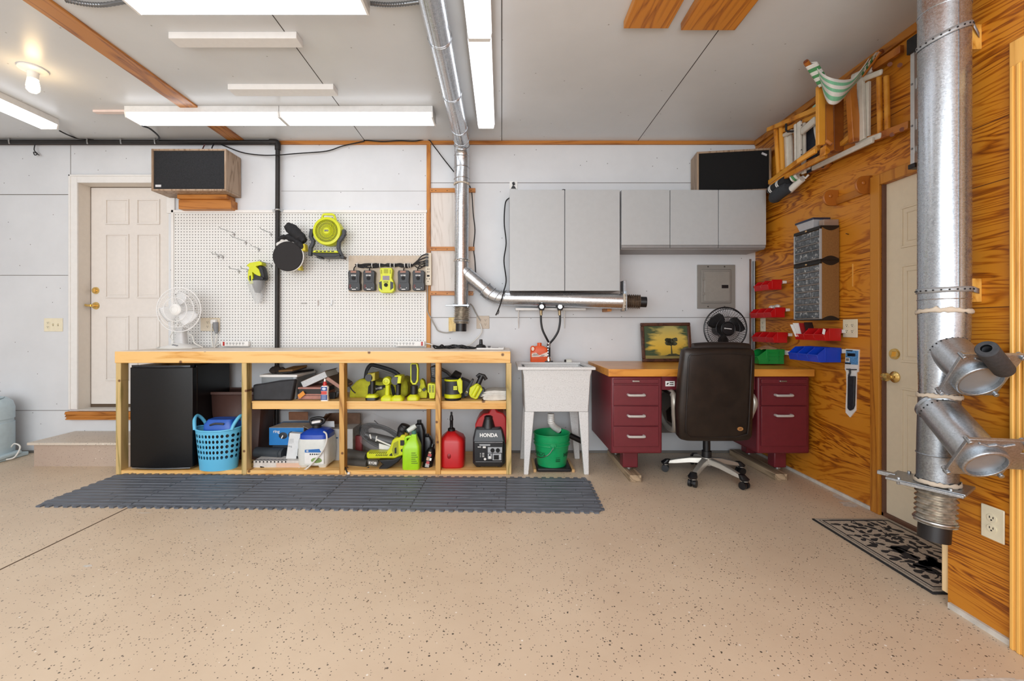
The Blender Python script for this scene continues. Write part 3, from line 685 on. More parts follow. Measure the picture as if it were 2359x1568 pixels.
b = MB().tube([P(590,648,3.895), P(592,665,3.895), P(594,685,3.90), P(596,697,3.91)], [.072,.062,.040,.026], 20); part('dust_cup', b, M_CLEAR, t)
# orbital polisher with its bonnets
t = thing('polisher', 'orbital polisher with a black foam disc, hung beside the wall pipe', 'polisher', P(665,620,3.86))
c = P(662,590,3.80); b = MB().lathe([(.012,0),(.127,0),(.131,.004),(.131,.012),(.012,.012)], c, (0,1,0), 48); b.tube([c+V((-.0,.002,0)), c+V((0,.03,0))], .012, 12)
part('foam_disc', b, plain('black foam', '#2a2829', .9, var=.2, scale=200), t)
b = MB().torus(c+V((.004,.016,0)), .129, .006, (0,1,0), 48, 6); part('disc_rim', b, M_WHITEP, t)
b = MB().obox(P(702,571,3.84), (.016,0,.004), (0,.03,0), (-.004,0,.030)).obox(P(691,617,3.85), (.016,0,0), (0,.03,0), (-.006,0,.022)).tube([P(665,590,3.87), P(665,590,3.94)], .06, 20); part('body', b, plain('dull yellow', '#c9b820', .5), t, .004)
b = MB().obox(P(684,618,3.85), (.02,0,-.006), (0,.03,0), (.0,0,.012)); part('switch_grip', b, M_BLACK, t, .003)
def blob(pts, rads, n=14, seed=3, amp=.25):
    from mathutils import noise as nz
    cv = curve(pts, 6); m = len(cv); rr = [(lambda u: rads[int(u)]*(1-u%1)+rads[min(int(u)+1,len(rads)-1)]*(u%1))(i/(m-1)*(len(rads)-1)-1e-6 if i else 0) for i in range(m)]
    rr[0] *= .5; rr[-1] *= .5
    b = MB(); b.tube(cv, rr, 22); b.v = [v+nz.noise_vector(v*38+V((seed,0,0)))*amp*.045+nz.noise_vector(v*85)*amp*.02 for v in b.v]; return b
M_BLKCL = plain('black crumpled cloth', '#1d1d20', .8, bmp=.8, scale=40)
b = blob([P(660,522,3.84), P(671,527,3.83), P(690,545,3.83), P(702,558,3.84)], [.028,.048,.046,.034], seed=2)
single('polishing_bonnet', 'black crumpled bonnet bag at the top of the polisher', 'bonnet', b, M_BLKCL, group='polisher bonnets')
b = blob([P(641,549,3.83), P(655,546,3.82), P(672,549,3.82), P(690,562,3.82), P(701,571,3.83)], [.016,.022,.028,.026,.02], seed=4)
single('polishing_bonnet', 'second black bonnet draped just above the polisher disc', 'bonnet', b, M_BLKCL, group='polisher bonnets')
b = MB(); r_ = random.Random(5)
for i in range(14): b.ball(P(642+i*3.2, 560-8*sin(i/13*pi)+r_.random()*5, 3.835), .018+.006*r_.random(), 8, 6)
single('polishing_bonnet', 'white woolly bonnet tucked behind the polisher disc', 'bonnet', b, plain('white wool', '#dedcd8', .9, bmp=.8, scale=120), group='polisher bonnets')

# lime jobsite fan
t = thing('work_fan', 'lime yellow work fan with black legs hung on the pegboard', 'fan', P(754,590,3.85))
c = P(752.5,531.5,3.84)
b = MB().lathe([(.100,-.004),(.122,0),(.127,.02),(.124,.085),(.10,.09),(.096,.0)], c, (0,1,0), 48)
b.tube(curve([P(741,508,3.87), P(744,496,3.87), P(749,493.5,3.87), P(764,493.5,3.87), P(770,497,3.87), P(774,509,3.87)]), .010, 10)
b.box(X(745,3.86), X(769,3.86), 3.86, 3.875, Z(495.5,3.86), Z(493,3.86)); part('housing', b, M_LIME, t, 0)
b = MB()
for k in range(40):
    a0 = 2*pi*k/40; q = []
    for i in range(7): rr = .027+.075*i/6; a = a0+1.15*i/6; q.append(c+V((rr*cos(a), -.002, rr*sin(a))))
    b.tube(q, .0019, 5)
for rr in (.053, .078): b.torus(c+V((0,-.001,0)), rr, .002, (0,1,0), 40, 5)
gr = part('grille', b, M_LIME, t)
b = MB().lathe([(.001,-.008),(.026,-.007),(.028,.0)], c, (0,1,0), 28); hub = part('hub', b, M_LIME, t)
b = MB().box(c.x-.018, c.x+.018, c.y-.0095, c.y-.008, c.z-.006, c.z+.008); b.m = 1; b.text('RYOBI', (c.x,c.y-.0095,c.z+.001), .012, width=.030)
part('name_plate', b, [M_BLACK, M_WHITEP], hub)
b = MB().disc(c+V((0,.03,0)), .10, (0,1,0), 32, .01)  # dark disc stands in for the shade inside the fan housing
for k in range(5): a = 2*pi*k/5; b.m = 0; b.obox(c+V((.055*cos(a),.02,.055*sin(a))), (.04*cos(a),0,.04*sin(a)), (0,.006,0), (-.025*sin(a),.01,.025*cos(a)))
part('blades_and_shade', b, plain('fan shadow grey', '#4b4d46', .6), t)
for pts in (((719,528),(716,546),(723,557),(716,571),(715,588)), ((793,529),(793,541),(781,557),(780,573),(789,594))):
    b = MB(); q = [P(a,e,3.86) for a,e in pts]
    for i in range(len(q)-1): b.bar(q[i], q[i+1]+(q[i+1]-q[i]).normalized()*.006, .03, .034, (0,1,0))
    part('leg', b, M_GREYD, t, .005)
b = MB().pp([(719,581),(724,576),(776,577),(779,582)], 3.83, 3.93); part('base_plate', b, M_LIME, t, .003)
b = MB().pp([(718,582),(780,583),(784,588),(770,592),(742,592),(722,587)], 3.825, 3.94).pp([(728,590),(741,592),(740,595),(729,594)], 3.83, 3.9).pp([(785,586),(793,590),(792,596),(785,595)], 3.84, 3.9); part('base', b, M_BLACK, t, .003)
b = MB()
for k in range(5): b.pb(727+k*9, 733+k*9, 577.5, 580, 3.828, 3.832)
part('base_vent', b, M_BLACK, t)

# charger board
YC = 3.955
t = thing('charger_board', 'tan board with scalloped top edge holding the battery chargers', 'board', P(891,672,YC))
pts = [(803,672),(803,589)]
for k in range(26): pts += [(805+k*6.8, 589.6),(807.2+k*6.8, 587.4)]
pts += [(981,588),(981,672)]
part('board_sheet', MB().pp(pts, YC, 3.972), plain('tan hardboard', '#c6b7a4', .6, var=.06), t)
def charger(label, p0, p1):
    px = (p0+p1)/2; t = thing('battery_charger', label, 'charger', P(px,669,YC), 'black battery chargers on the board')
    y = 3.90; w = (p1-p0)/2
    b = MB().pp([(px-w,627),(px-w+2,622.5),(px+w-3,622.5),(px+w,627),(px+w-1,640),(px+w-1.5,650),(px+w,655),(px+w,667),(px+w-3,669),(px-w+2,669),(px-w,664),(px-w+.8,648)], y, YC); bd = part('body', b, M_BLACK, t, .004)
    b = MB().pb(px-8, px+5, 623.5, 628, y-.003, y+.01); part('label_strip', b, plain('salmon label', '#9d7465', .6), bd)
    b = MB().pb(px-9, px+8, 630, 651, y-.002, y+.01); part('socket_face', b, M_GREYD, bd, .002)
    b = MB().disc(P(px-1,640.5,y-.004), .017, n=20, h=.003); part('battery_socket', b, M_BLKM, bd)
    b = MB().text('RYOBI', P(px-1,634,y-.0045), .016, width=.042, bold=.03); part('lettering', b, M_WHITEP, bd)
    b = MB().pb(px-5,px+4,665.2,666.8,y-.003,y); b.pb(px-7,px-5.6,662,663.5,y-.003,y).pb(px+6,px+7.4,662,663.5,y-.003,y).m = 0; part('status_label', b, M_WHITEP, bd)
    b = MB().pb(px-11,px-7,655,664,y-.002,y+.01); part('red_panel', b, plain('dark red', '#5e2420', .5), bd)
charger('leftmost black battery charger on the tan board', 801.5, 829.5)
charger('black battery charger just left of the lime one', 836, 863.5)
charger('black battery charger just right of the lime one', 916, 943.5)
charger('rightmost black battery charger, beside the upright outlet strip', 950, 978)
t = thing('battery_charger', 'lime yellow battery charger in the middle of the board', 'charger', P(890,673,YC))
y = 3.89
b = MB().pp([(876,617),(902,617),(904,622),(902,640),(906,648),(908,656),(908,668),(902,674),(878,674),(872,668),(872,656),(874,648),(877,640),(875,622)], y, YC); bd = part('body', b, M_LIME, t, .004)
b = MB().pb(884,894,620,629,y-.002,y+.01).pb(877,880,621,630,y-.002,y+.01).pb(897.5,900.5,621,630,y-.002,y+.01); part('vent', b, plain('dark lime', '#a5a818', .5), bd)
b = MB().pb(881.5,897,635,645,y-.002,y+.01); part('label_plate', b, plain('charger label', '#8d8590', .5, var=.5, scale=300), bd)
b = MB().pp([(873,650),(879,647),(880,668),(874,663)], y-.002, y+.02).pp([(899,648),(906,650),(906,663),(899,668)], y-.002, y+.02); part('side_insert', b, M_GREYD, bd)
b = MB().disc(P(889,656,y-.004), .017, n=20, h=.003); part('battery_socket', b, M_BLKM, bd)
b = MB().text('RYOBI', P(889,649.3,y-.003), .014, width=.04, bold=.03); part('lettering', b, plain('dark print', '#3c3c22', .5), bd)
# cords
b = MB()
def wob(p0, p1, n, amp, y, seed):
    r = random.Random(seed); return curve([P(p0[0]+(p1[0]-p0[0])*i/n, p0[1]+(p1[1]-p0[1])*i/n + (amp*(r.random()-.5) if 0 < i < n else 0), y+.008*(r.random()-.5)) for i in range(n+1)], 4)
for k in range(9): b.tube(wob((818+2*k,609+(k%3)*2), (952,611+(k%4)-1), 9, 8, 3.93, k), .0055, 6)
for x0 in (815, 851, 930, 962): b.tube(pc([(x0,624,3.93),(x0+1,617,3.925),(x0+6,611,3.93)], 3.93), .005, 6)
for k, yy in enumerate((585, 592, 599, 604, 610)): b.tube(pc([(948,612,3.93),(962,606-6+k*2,3.915),(972,yy+4,3.92),(983,yy,3.945)], 3.93), .0055, 6); b.pb(980,986,yy-2,yy+2.5,3.925,3.945)
b.tube(pc([(955,612),(966,618),(976,612),(978,605),(970,603),(960,608)], 3.92), .005, 6)
b.m = 1
for px in (824, 858, 876, 900, 909, 933, 941, 946): b.torus(P(px,611,3.93), .021, .0035, (1,0,0), 16, 6)
single('cable_bundle', 'black charger cords tied in a bundle with white ties above the chargers', 'cords', b, [M_BLACK, M_WHITEP])
t = thing('outlet_strip', 'tall tan outlet strip standing upright beside the chargers', 'power strip', P(986.5,657,3.94))
b = MB().pb(979.5,993.5,582,657,3.945,3.973); bd = part('case', b, M_BEIGE, t, .004)
b = MB()
for yy in (618, 624.5): b.pb(984,985.2,yy,yy+3,3.9435,3.946).pb(987.5,988.7,yy,yy+3,3.9435,3.946)
b.pb(983.5,989.5,633,637,3.9435,3.946).disc(P(983.5,642,3.9445), .004, n=10).disc(P(989,642,3.9445), .004, n=10).disc(P(986,648,3.9445), .004, n=10); part('sockets', b, M_BLKM, bd)
M_CORDG = plain('grey cord', '#9d9992', .5)
single('strip_cable', 'grey cord hanging from the upright outlet strip to behind the duct hose', 'cord', MB().tube(pc([(985,657,3.95),(985,690,3.95),(985,716,3.96),(993,733,3.97),(1003,752,3.97),(1010,762,3.965),(1026,766,3.96),(1040,764,3.96),(1050,758,3.96)], 3.96), .0055, 8), M_CORDG)
M_CORDW = plain('white cord', '#dedcd6', .5)

# ================================================================== outlets and switches
def plate(name, label, cat, o, right, up, w, h, mat, kind, group=None, n=1):
    """wall plate centred at o: kind D duplex outlet, S toggle switch"""
    o, right, up = V(o), V(right), V(up); nrm = right.cross(up)
    t = thing(name, label, cat, o, group)
    b = MB().obox(o+nrm*.003, right*w/2, up*h/2, nrm*.003); pl = part('cover_plate', b, mat, t, .003)
    m = len(kind); 
    for i, k in enumerate(kind):
        c = o+right*((i-(m-1)/2)*.046)+nrm*.0065
        if k == 'D':
            for s in (-1, 1):
                q = c+up*s*.0195; b = MB().disc(q, .0165, nrm, 20, .002, .0145); f = part('socket_face', b, mat, t)
                b = MB()
                for e in (-1, 1): b.obox(q+nrm*.002+right*e*.006+up*.003, right*.0013, up*.004, nrm*.0008)
                b.disc(q+nrm*.002-up*.007, .0028, nrm, 8, .001); part('socket_slots', b, M_BLKM, t)
        else:
            b = MB().obox(c, right*.005, up*.012, nrm*.001); part('switch_slot', b, plain('slot tan', '#a89f88', .6), t)  # slot is a darker tan than the cover plate
            b = MB().obox(c+nrm*.006+up*.003, right*.004, up*.005, nrm*.008); part('toggle', b, mat, t)
    return t
rx, uz = (1,0,0), (0,0,1); ry = (0,-1,0)
plate('switch_plate', 'ivory triple plate with outlet and two toggles left of the house door', 'switch', P(124,748,4.0), rx, uz, .172, .122, M_IVORY, 'DSS')
plate('wall_outlet', 'beige double outlet plate on the pegboard behind the white fan', 'outlet', P(485,747,3.972), rx, uz, .176, .122, M_BEIGE, 'DD')
plate('wall_outlet', 'tan double outlet plate on the wall right of the duct hose end', 'outlet', P(1112.5,742,3.998), rx, uz, .118, .118, plain('tan plate', '#c3b4a2', .5), 'DD')
plate('wall_outlet', 'ivory outlet on the wood wall in the corner behind the black fan', 'outlet', (XR-.001, 3.875, Z(748,3.875)), ry, uz, .075, .118, M_IVORY, 'D')
plate('wall_outlet', 'ivory double outlet on the wood wall right of the red bins', 'outlet', (XR-.001, 2.905, Z(756,2.905)), ry, uz, .122, .122, M_IVORY, 'DD')
plate('wall_outlet', 'ivory outlet low on the near wood wall under the big duct', 'outlet', (XJ-.001, 1.632, .418), ry, uz, .078, .125, M_IVORY, 'D')
t = thing('cable_outlet', 'small white wall plate with a black plug above the tall cabinet', 'outlet', P(1183,435,4.0))
b = MB().pb(1174,1192,417,435,3.992,4.0); part('cover_plate', b, M_WHITEP, t, .002)
b = MB().obox(P(1183,423,3.985), (.010,0,.004), (0,.012,0), (-.004,0,.012)).pp([(1177,434),(1181,427),(1185,428),(1189,434)], 3.985, 3.992); part('plug', b, M_BLACK, t, .002)
# plug and cord into the pegboard outlet
t = thing('plug_adapter', 'grey plug with white cord in the outlet behind the white fan', 'plug', P(494,770,3.95))
b = MB().obox(P(493,741,3.945), (.022,0,0), (0,.02,0), (0,0,.02)); part('plug_body', b, M_WHITEP, t, .006)
b = MB().tube([P(496,742,3.94), P(497,757,3.94), P(499,768,3.945)], [.022,.02,.01], 12); part('adapter', b, M_GREY, t)
b = MB().tube(pc([(488,745,3.93),(487,770,3.94),(490,795,3.95),(492,800,3.95)], 3.94), .005, 8).tube(pc([(499,768,3.945),(497,785,3.95),(494,800,3.95),(500,795,3.945),(510,790,3.94)], 3.94), .005, 8); part('cord', b, M_CORDW, t)
# white power strips on the bench
def pstrip(label, p0, p1, red_left):
    t = thing('power_strip', label, 'power strip', P((p0+p1)/2,797,3.93), 'white power strips at the back of the bench')
    b = MB().pb(p0,p1,786,797.5,3.935,3.972); bd = part('case', b, M_WHITEP, t, .004)
    b = MB(); xs = p0+4 if red_left else p1-8; b.pb(xs,xs+4,787,796,3.932,3.936); part('red_switch', b, plain('red switch', '#b5261c', .4), bd)
    b = MB(); bb = p0+12 if red_left else p0+2
    for k in range(6):
        q = bb+k*7.4; b.pb(q,q+1,789,791.5,3.933,3.936).pb(q+2.6,q+3.6,789,791.5,3.933,3.936).disc(P(q+1.8,793.6,3.9345), .003, n=8)
    part('sockets', b, M_BLKM, bd)
pstrip('white power strip at the bench back, left of the wall pipe', 509, 572, True)
pstrip('white power strip at the bench back, left of the duct', 911, 978, False)
single('strip_cable', 'white cord from the right power strip towards the black cords', 'cord', MB().tube(pc([(976,790,3.95),(990,792,3.95),(1005,797,3.9),(1020,798.5,3.86)], 3.94), .005, 8), M_CORDW)
single('outlet_cable', 'white cord from the tan outlet down to the bench', 'cord', MB().tube(pc([(1106,745,3.985),(1110,758,3.97),(1108,768,3.96),(1098,780,3.95),(1086,791,3.93),(1076,797,3.9)], 3.95), .006, 8), M_CORDW)
single('outlet_cable', 'grey cord from behind the duct foot to the tan outlet', 'cord', MB().tube(pc([(1083,700,3.95),(1088,704,3.97),(1095,718,3.98),(1101,729,3.985),(1106,737,3.985)], 3.95), .0055, 8), M_CORDG)

# ================================================================== wires on the wall
single('speaker_wire', 'thin black wire looping along the wall top from speaker to duct', 'wire', MB().tube(pc([(488,341,3.9),(492,333,3.95),(500,329),(520,337),(558,351),(600,357),(640,357,3.915),(690,353,3.96),(752,348),(790,336),(835,326,3.96),(842,323),(880,326),(920,324),(955,325),(985,321),(1000,337),(1022,366),(1046,396,3.97)], 3.965), .0052, 6), M_BLACK)
single('speaker_wire', 'short dark red wire from the pipe to the left speaker top', 'wire', MB().tube(pc([(474,322),(473,330),(469,338),(467,343,3.9)], 3.955), .005, 6), plain('dark red wire', '#4d1512', .5))
single('wall_wire', 'thin black wire running down the wall right of the duct', 'wire', MB().tube(pc([(1082,428),(1087,445),(1090,490),(1094,530),(1091,570),(1094,600),(1097,640),(1102,647,3.97)], 3.985), .005, 6), M_BLACK)
single('hanging_wire', 'black wire hanging with bare split ends left of the tall cabinet', 'wire', MB().tube(pc([(1173,456,3.98),(1165,465),(1162,490),(1162,520),(1166,560),(1161,600),(1166,645),(1160,672,3.75),(1153,700,3.75),(1146,718,3.76),(1142,726,3.76)], 3.93), .006, 6).tube(pc([(1149,712),(1149,719),(1146,724)], 3.755), .004, 6), M_BLACK)

# ================================================================== speakers
M_WALN = wood('worn walnut veneer', '#a78f78', '#8c735b', '#5c4734', scale=(7,7,.7), freq=9, rough=.5, fine=(9,9,1.2))
M_GRILL = plain('speaker cloth', '#232427', .95, var=.5, scale=260)
M_BADGE = plain('speaker badge', '#c9cacd', .4)
t = thing('speaker', 'wooden box speaker on a wood ledge above the house door and pegboard', 'speaker', (-2.72, 3.87, 2.339))
x0, x1, y0, y1, z0, z1 = -3.045, -2.395, 3.77, 3.985, 2.339, 2.704
b = MB().box(x0,x1,y0,y1,z0,z0+.016).box(x0,x1,y0,y1,z1-.016,z1).box(x0,x0+.016,y0,y1,z0+.016,z1-.016).box(x1-.016,x1,y0,y1,z0+.016,z1-.016).box(x0+.016,x1-.016,y1-.01,y1,z0+.016,z1-.016)
part('cabinet', b, M_WALN, t, .002)
b = MB().box(x0+.017,x1-.017,y0+.010,y0+.03,z0+.017,z1-.017); g = part('grille_cloth', b, M_GRILL, t)
b = MB().box(x0+.03,x0+.08,y0+.007,y0+.010,z0+.035,z0+.055); part('badge', b, M_BADGE, t)
t = thing('speaker_ledge', 'short varnished wood ledge under the left speaker', 'ledge', (-2.67, 3.95, 2.21))
b = MB().box(X(411,3.9),X(532,3.9),3.9,4.0,2.216,2.300).box(X(411,3.9)+.01,X(532,3.9)-.02,3.87,4.0,2.300,2.338); part('ledge_board', b, M_TRIM, t, .003)
t = thing('speaker', 'wooden box speaker with black front on top of the grey cabinets', 'speaker', (2.0, 3.85, 2.326))
b = MB(); A = V((1.709,3.80,0)); B = V((2.308,3.715,0)); e = (B-A).normalized(); n_ = V((-e.y,e.x,0)); L = (B-A).length
def sp(u0,u1,v0,v1,za,zb): 
    c = A+e*(u0+u1)/2+n_*(v0+v1)/2; return (c+V((0,0,(za+zb)/2)), e*(u1-u0)/2, n_*(v1-v0)/2, (0,0,(zb-za)/2))
z0, z1 = 2.327, 2.69
for q in ((0,L,0,.19,z0,z0+.016),(0,L,0,.19,z1-.016,z1),(0,.016,0,.19,z0+.016,z1-.016),(L-.016,L,0,.19,z0+.016,z1-.016),(.016,L-.016,.18,.19,z0+.016,z1-.016)): b.obox(*sp(*q))
part('cabinet', b, M_WALN, t, .002)
part('grille_cloth', MB().obox(*sp(.017,L-.017,.008,.03,z0+.017,z1-.017)), plain('black speaker cloth', '#0c0c0d', .95, var=.5, scale=260), t)
c = A+e*(L-.055)-n_*.0-V((0,0,0)); part('badge', MB().obox(c+V((0,0,z1-.05))+n_*.006, e*.02-V((0,0,.010)), n_*.002, V((.003,0,.008))), M_BADGE, t)

# ================================================================== grey wall cabinets
M_CAB = plain('grey cabinet laminate', '#b7babc', .38, var=.02)
M_CABI = plain('cabinet carcase', '#9d9c9d', .5, var=.02)
yc = 3.70
t = thing('wall_cabinet', 'tall grey two-door wall cabinet above the sink', 'cabinet', (X(1301,yc), 3.85, Z(670,yc)))
part('carcase', MB().box(X(1174.5,yc), X(1427,yc), yc+.021, 3.995, Z(669,yc), Z(437.5,yc)), M_CABI, t)
for p0, p1 in ((1174,1300.2),(1302,1428)): part('door', MB().pb(p0,p1,437,669.5,yc,yc+.019), M_CAB, t, .002)
part('hinge_dome', MB().torus((X(1299,3.72),3.73,Z(437,yc)-.012), .022, .006, (0,1,0), 20, 8), M_BLACK, t)
t = thing('wall_cabinet', 'long low grey three-door wall cabinet above the desk', 'cabinet', (X(1598,yc), 3.85, Z(577,yc)))
part('carcase', MB().box(X(1431.5,yc), X(1764,yc), yc+.021, 3.995, Z(573,yc), Z(437.5,yc)), M_CABI, t)
for p0, p1 in ((1432,1543),(1544.6,1654.6),(1656.2,1765)): part('door', MB().pb(p0,p1,437,564,yc,yc+.019), M_CAB, t, .002)
b = MB()
for p0, p1 in ((1432,1543),(1544.6,1654.6),(1656.2,1764)): b.prism([(X(p0,yc),yc+.002,Z(564.5,yc)),(X(p0,yc),yc+.004,Z(570,yc)),(X(p0,yc),yc+.018,Z(572,yc)),(X(p0,yc),yc+.02,Z(564.5,yc))], (X(p1,yc)-X(p0,yc),0,0))
part('pull_ledge', b, plain('ledge grey', '#8e8d8e', .4), t)
single('under_cabinet_rail', 'thin pale rail on the wall under the long grey cabinet', 'rail', MB().box(X(1428,3.9),2.30,3.955,4.0,Z(578,3.955),Z(571,3.955)), plain('rail grey', '#c9c7c5', .4), .002)
# electrical panel
M_EPAN = plain('electrical panel grey', '#8c8882', .45, var=.03)
t = thing('electrical_panel', 'grey electrical panel on the wall above the black fan', 'electrical panel', P(1650,710,3.98))
b = MB().pb(1607,1694,609.5,710.5,3.985,4.0); part('cover', b, M_EPAN, t, .003)
b = MB()
b.pb(1616,1685,620,698,3.972,3.985); fr = part('raised_frame', b, M_EPAN, t, .008)
b = MB().pb(1623,1682,625,694,3.966,3.974); dr = part('door', b, plain('panel door grey', '#949089', .45), t, .004)
b = MB().pb(1663,1678,656,663.5,3.962,3.967); part('latch', b, M_BLACK, dr, .001)
b = MB()
for a,c in ((1631,614),(1669,614),(1631,706),(1669,706)): b.disc(P(a,c,3.984), .006, n=12, h=.003)
part('screw', b, plain('dark screw', '#4c4945', .4, .6), t)
for c in (642, 676): part('hinge', MB().pb(1619,1624,c-3,c+3,3.962,3.975), M_EPAN, t, .001)
# conduits in the corner
for k, (lab, xx, r_, z0, z1) in enumerate((('grey metal conduit in the corner, nearest the wood wall',2.318,.012,.87,1.76),('thinner wire conduit in the corner, left of the grey one',2.285,.008,.87,1.78))):
    single('conduit', lab, 'conduit', MB().cyl((xx,4.0-r_,z0),(xx,4.0-r_,z1), r_, n=12), M_CONDU if k == 0 else plain('dark reddish conduit', '#6e4f42', .5), group='conduits in the corner')
# whitewashed panel with wood battens behind the duct
t = thing('batten_frame', 'whitewashed plywood panel with three oak battens behind the duct', 'panel', P(1042,680,3.985))
part('panel_sheet', MB().pb(992.5,1093,436,676,3.988,3.998), wood('whitewashed plywood', '#dcd4cd', '#d3cac2', '#c2b7ad', (6,6,.8), 9, rough=.6, fine=(9,9,1)), t)
for y0, y1, p1 in ((433,442.5,1095),(568,577,1093),(670,680,1090)):
    b = MB().pb(991,p1,y0,y1,3.972,3.99); b.m = 1
    for px in (995,1004,1030,1085): b.disc(P(px,(y0+y1)/2+1,3.9715), .004, n=8)
    part('batten', b, [M_TRIM, M_BLKM], t, 0)
# ================================================================== workbench
YF = 3.40
t = thing('workbench', 'long pine workbench with open shelves along the back wall', 'workbench', (-1.48, 3.7, 0))
xl, xr = X(264,YF), X(1176,YF)
b = MB().box(xl, xr, YF, YF+.038, Z(836,YF), Z(809.5,YF)); part('front_beam', b, M_PINE, t, .003)
b = MB().box(xl+.002, xr-.002, YF+.004, 3.955, Z(809.5,YF)-.012, Z(809.5,YF)+.004); part('worktop', b, plain('worn worktop', '#e3d8cb', .5, var=.08, scale=8), t, .002)
b = MB().box(xl, xl+.038, YF+.038, 3.95, Z(836,YF), Z(809.5,YF)-.013).box(xr-.038, xr, YF+.038, 3.95, Z(836,YF), Z(809.5,YF)-.013).box(xl+.038, xr-.038, 3.91, 3.948, Z(836,YF), Z(809.5,YF)-.013); part('rear_frame', b, M_PINE, t, .003)
zb = Z(836,YF)
for p0, p1, m in ((266,277,M_PINEG),(556,567,M_PINEG),(781,791,M_TRIMV),(1003,1016,M_TRIMV),(1166.5,1178,M_PINEG)):
    x0 = X(p0,YF); b = MB().box(x0, x0+.040, YF+.002, YF+.074, 0, zb)
    part('post', b, wood('bench post '+str(p0), '#cf9f58', '#ab7838', '#74451a', (6,5,.5), 9, .55, 2.2, fine=(8,8,.8)) if m is M_TRIMV else m, t, .003)
x0 = X(1166.5,YF); part('rear_post', MB().box(x0, x0+.04, 3.86, 3.95, 0, zb), M_PINEV, t, .003)
x0 = X(266,YF); part('rear_post', MB().box(x0, x0+.04, 3.86, 3.95, 0, zb), M_PINEV, t, .003)
xs0, xs1 = X(567,YF)+.012, X(1166.5,YF)
zs = .566
b = MB()
for a, c in ((X(567,YF)+.014, X(781,YF)),(X(781,YF)+.04, X(1003,YF)),(X(1003,YF)+.04, xs1)): b.box(a, c, YF+.056, YF+.091, zs-.064, zs-.012)
part('shelf_rail', b, M_PINE, t, .003)
b = MB().box(xs0, xs1, YF+.094, 3.93, zs-.012, zs)
for a, c in ((X(567,YF)+.014, X(781,YF)),(X(781,YF)+.04, X(1003,YF)),(X(1003,YF)+.04, xs1)): b.box(a, c, YF+.053, YF+.0935, zs-.012, zs)
part('shelf_board', b, M_SHELF, t)
zl = .032
b = MB()
for a, c in ((X(277,YF)-.0, X(556,YF)),(X(567,YF)+.002, X(781,YF)),(X(791,YF)+.006, X(1003,YF)),(X(1016,YF)-.003, X(1166.5,YF))): b.box(a, c, YF+.006, YF+.0915, .001, zl)
part('floor_plate', b, M_PINE, t, .002)
b = MB().box(X(700,YF), xs1, YF+.093, 3.93, .001, zl-.001).box(xl+.05, X(600,YF), YF+.094, 3.86, .001, zl-.001); part('floor_board', b, M_SHELF, t)

def cont(name, label, cat, loc, group=None): return thing(name, label, cat, loc, group)
# ------------------------------------------------------------------ fridge bay
t = cont('mini_fridge', 'black mini fridge under the left end of the workbench', 'fridge', (-2.69, 3.66, zl))
x0, x1 = X(301,3.43), X(445,3.43)
M_FR = plain('fridge black', '#0a0a0c', .30, var=.5, scale=200, spec=.35)
b = MB(); q = []
for k in range(13): u = k/12; q.append((x0+(x1-x0)*u, 3.425-.022*sin(pi*u), .052))
part('door', MB().prism(q+[(x1,3.475,.052),(x0,3.475,.052)], (0,0,.785)), M_FR, t, .004)
b = MB().box(x0+.004, x1-.002, 3.478, 3.895, .05, .853); part('body', b, M_FR, t, .006)
q = [(x0+.015+(x1-x0-.03)*k/12, 3.420-.022*sin(pi*k/12), .838) for k in range(13)]
part('top_trim', MB().prism(q+[(x1-.015,3.47,.838),(x0+.015,3.47,.838)], (0,0,.018)), plain('glossy trim', '#2a2c30', .12, .4), t, .002)
part('kick_edge', MB().prism([(a[0],a[1]-.002,.044) for a in q]+[(x1-.015,3.46,.044),(x0+.015,3.46,.044)], (0,0,.008)), M_STEEL, t)
for xx in (x0+.04, x1-.06):
    for yy in (3.46, 3.84): part('foot', MB().cyl((xx,yy,zl), (xx,yy,.05), .016, n=12), M_BLACK, t)
# laundry basket
def m_basket():
    m, nt, b = base('pierced basket plastic'); tc = nd(nt, 'ShaderNodeTexCoord'); s = nd(nt, 'ShaderNodeSeparateXYZ', {0: tc.outputs['Object']})
    a = math_(nt, 'ARCTAN2', s.outputs[1], s.outputs[0])
    zz = math_(nt, 'DIVIDE', s.outputs[2], .042)
    aa = math_(nt, 'MULTIPLY', a, 26/(2*pi))
    g = lambda o: math_(nt, 'SUBTRACT', math_(nt, 'FRACT', o), .5)
    p, q = g(aa), g(zz)
    d = math_(nt, 'SQRT', math_(nt, 'ADD', math_(nt, 'MULTIPLY', p, p), math_(nt, 'MULTIPLY', q, q)))
    k = math_(nt, 'LESS_THAN', d, .31)
    k = math_(nt, 'MULTIPLY', k, math_(nt, 'MULTIPLY', math_(nt, 'GREATER_THAN', s.outputs[2], .084), math_(nt, 'LESS_THAN', s.outputs[2], .294)))
    b.inputs['Base Color'].default_value = lin('#66bfe6'); b.inputs['Roughness'].default_value = .4
    tr = nd(nt, 'ShaderNodeBsdfTransparent'); mx = nd(nt, 'ShaderNodeMixShader', {0: k, 1: b.outputs[0], 2: tr.outputs[0]})
    nt.links.new(mx.outputs[0], nt.nodes['Material Output'].inputs[0]); return m
M_BSK = plain('basket blue', '#66bfe6', .4)
bc = V((-2.264, 3.475, zl))
t = thing('laundry_basket', 'sky blue pierced laundry basket beside the black fridge', 'basket', bc)
OFF[t] = bc; rt, rb, ey = .174, .142, .68
def rim(a): return .315 + .012*abs(cos(a))**4
b = MB(); b.grid(lambda u,v: bc+V(((rb+(rt-rb)*v)*cos(2*pi*u), (rb+(rt-rb)*v)*ey*sin(2*pi*u), .004+v*(rim(2*pi*u)-.004))), 64, 8)
part('wall', b, m_basket(), t)
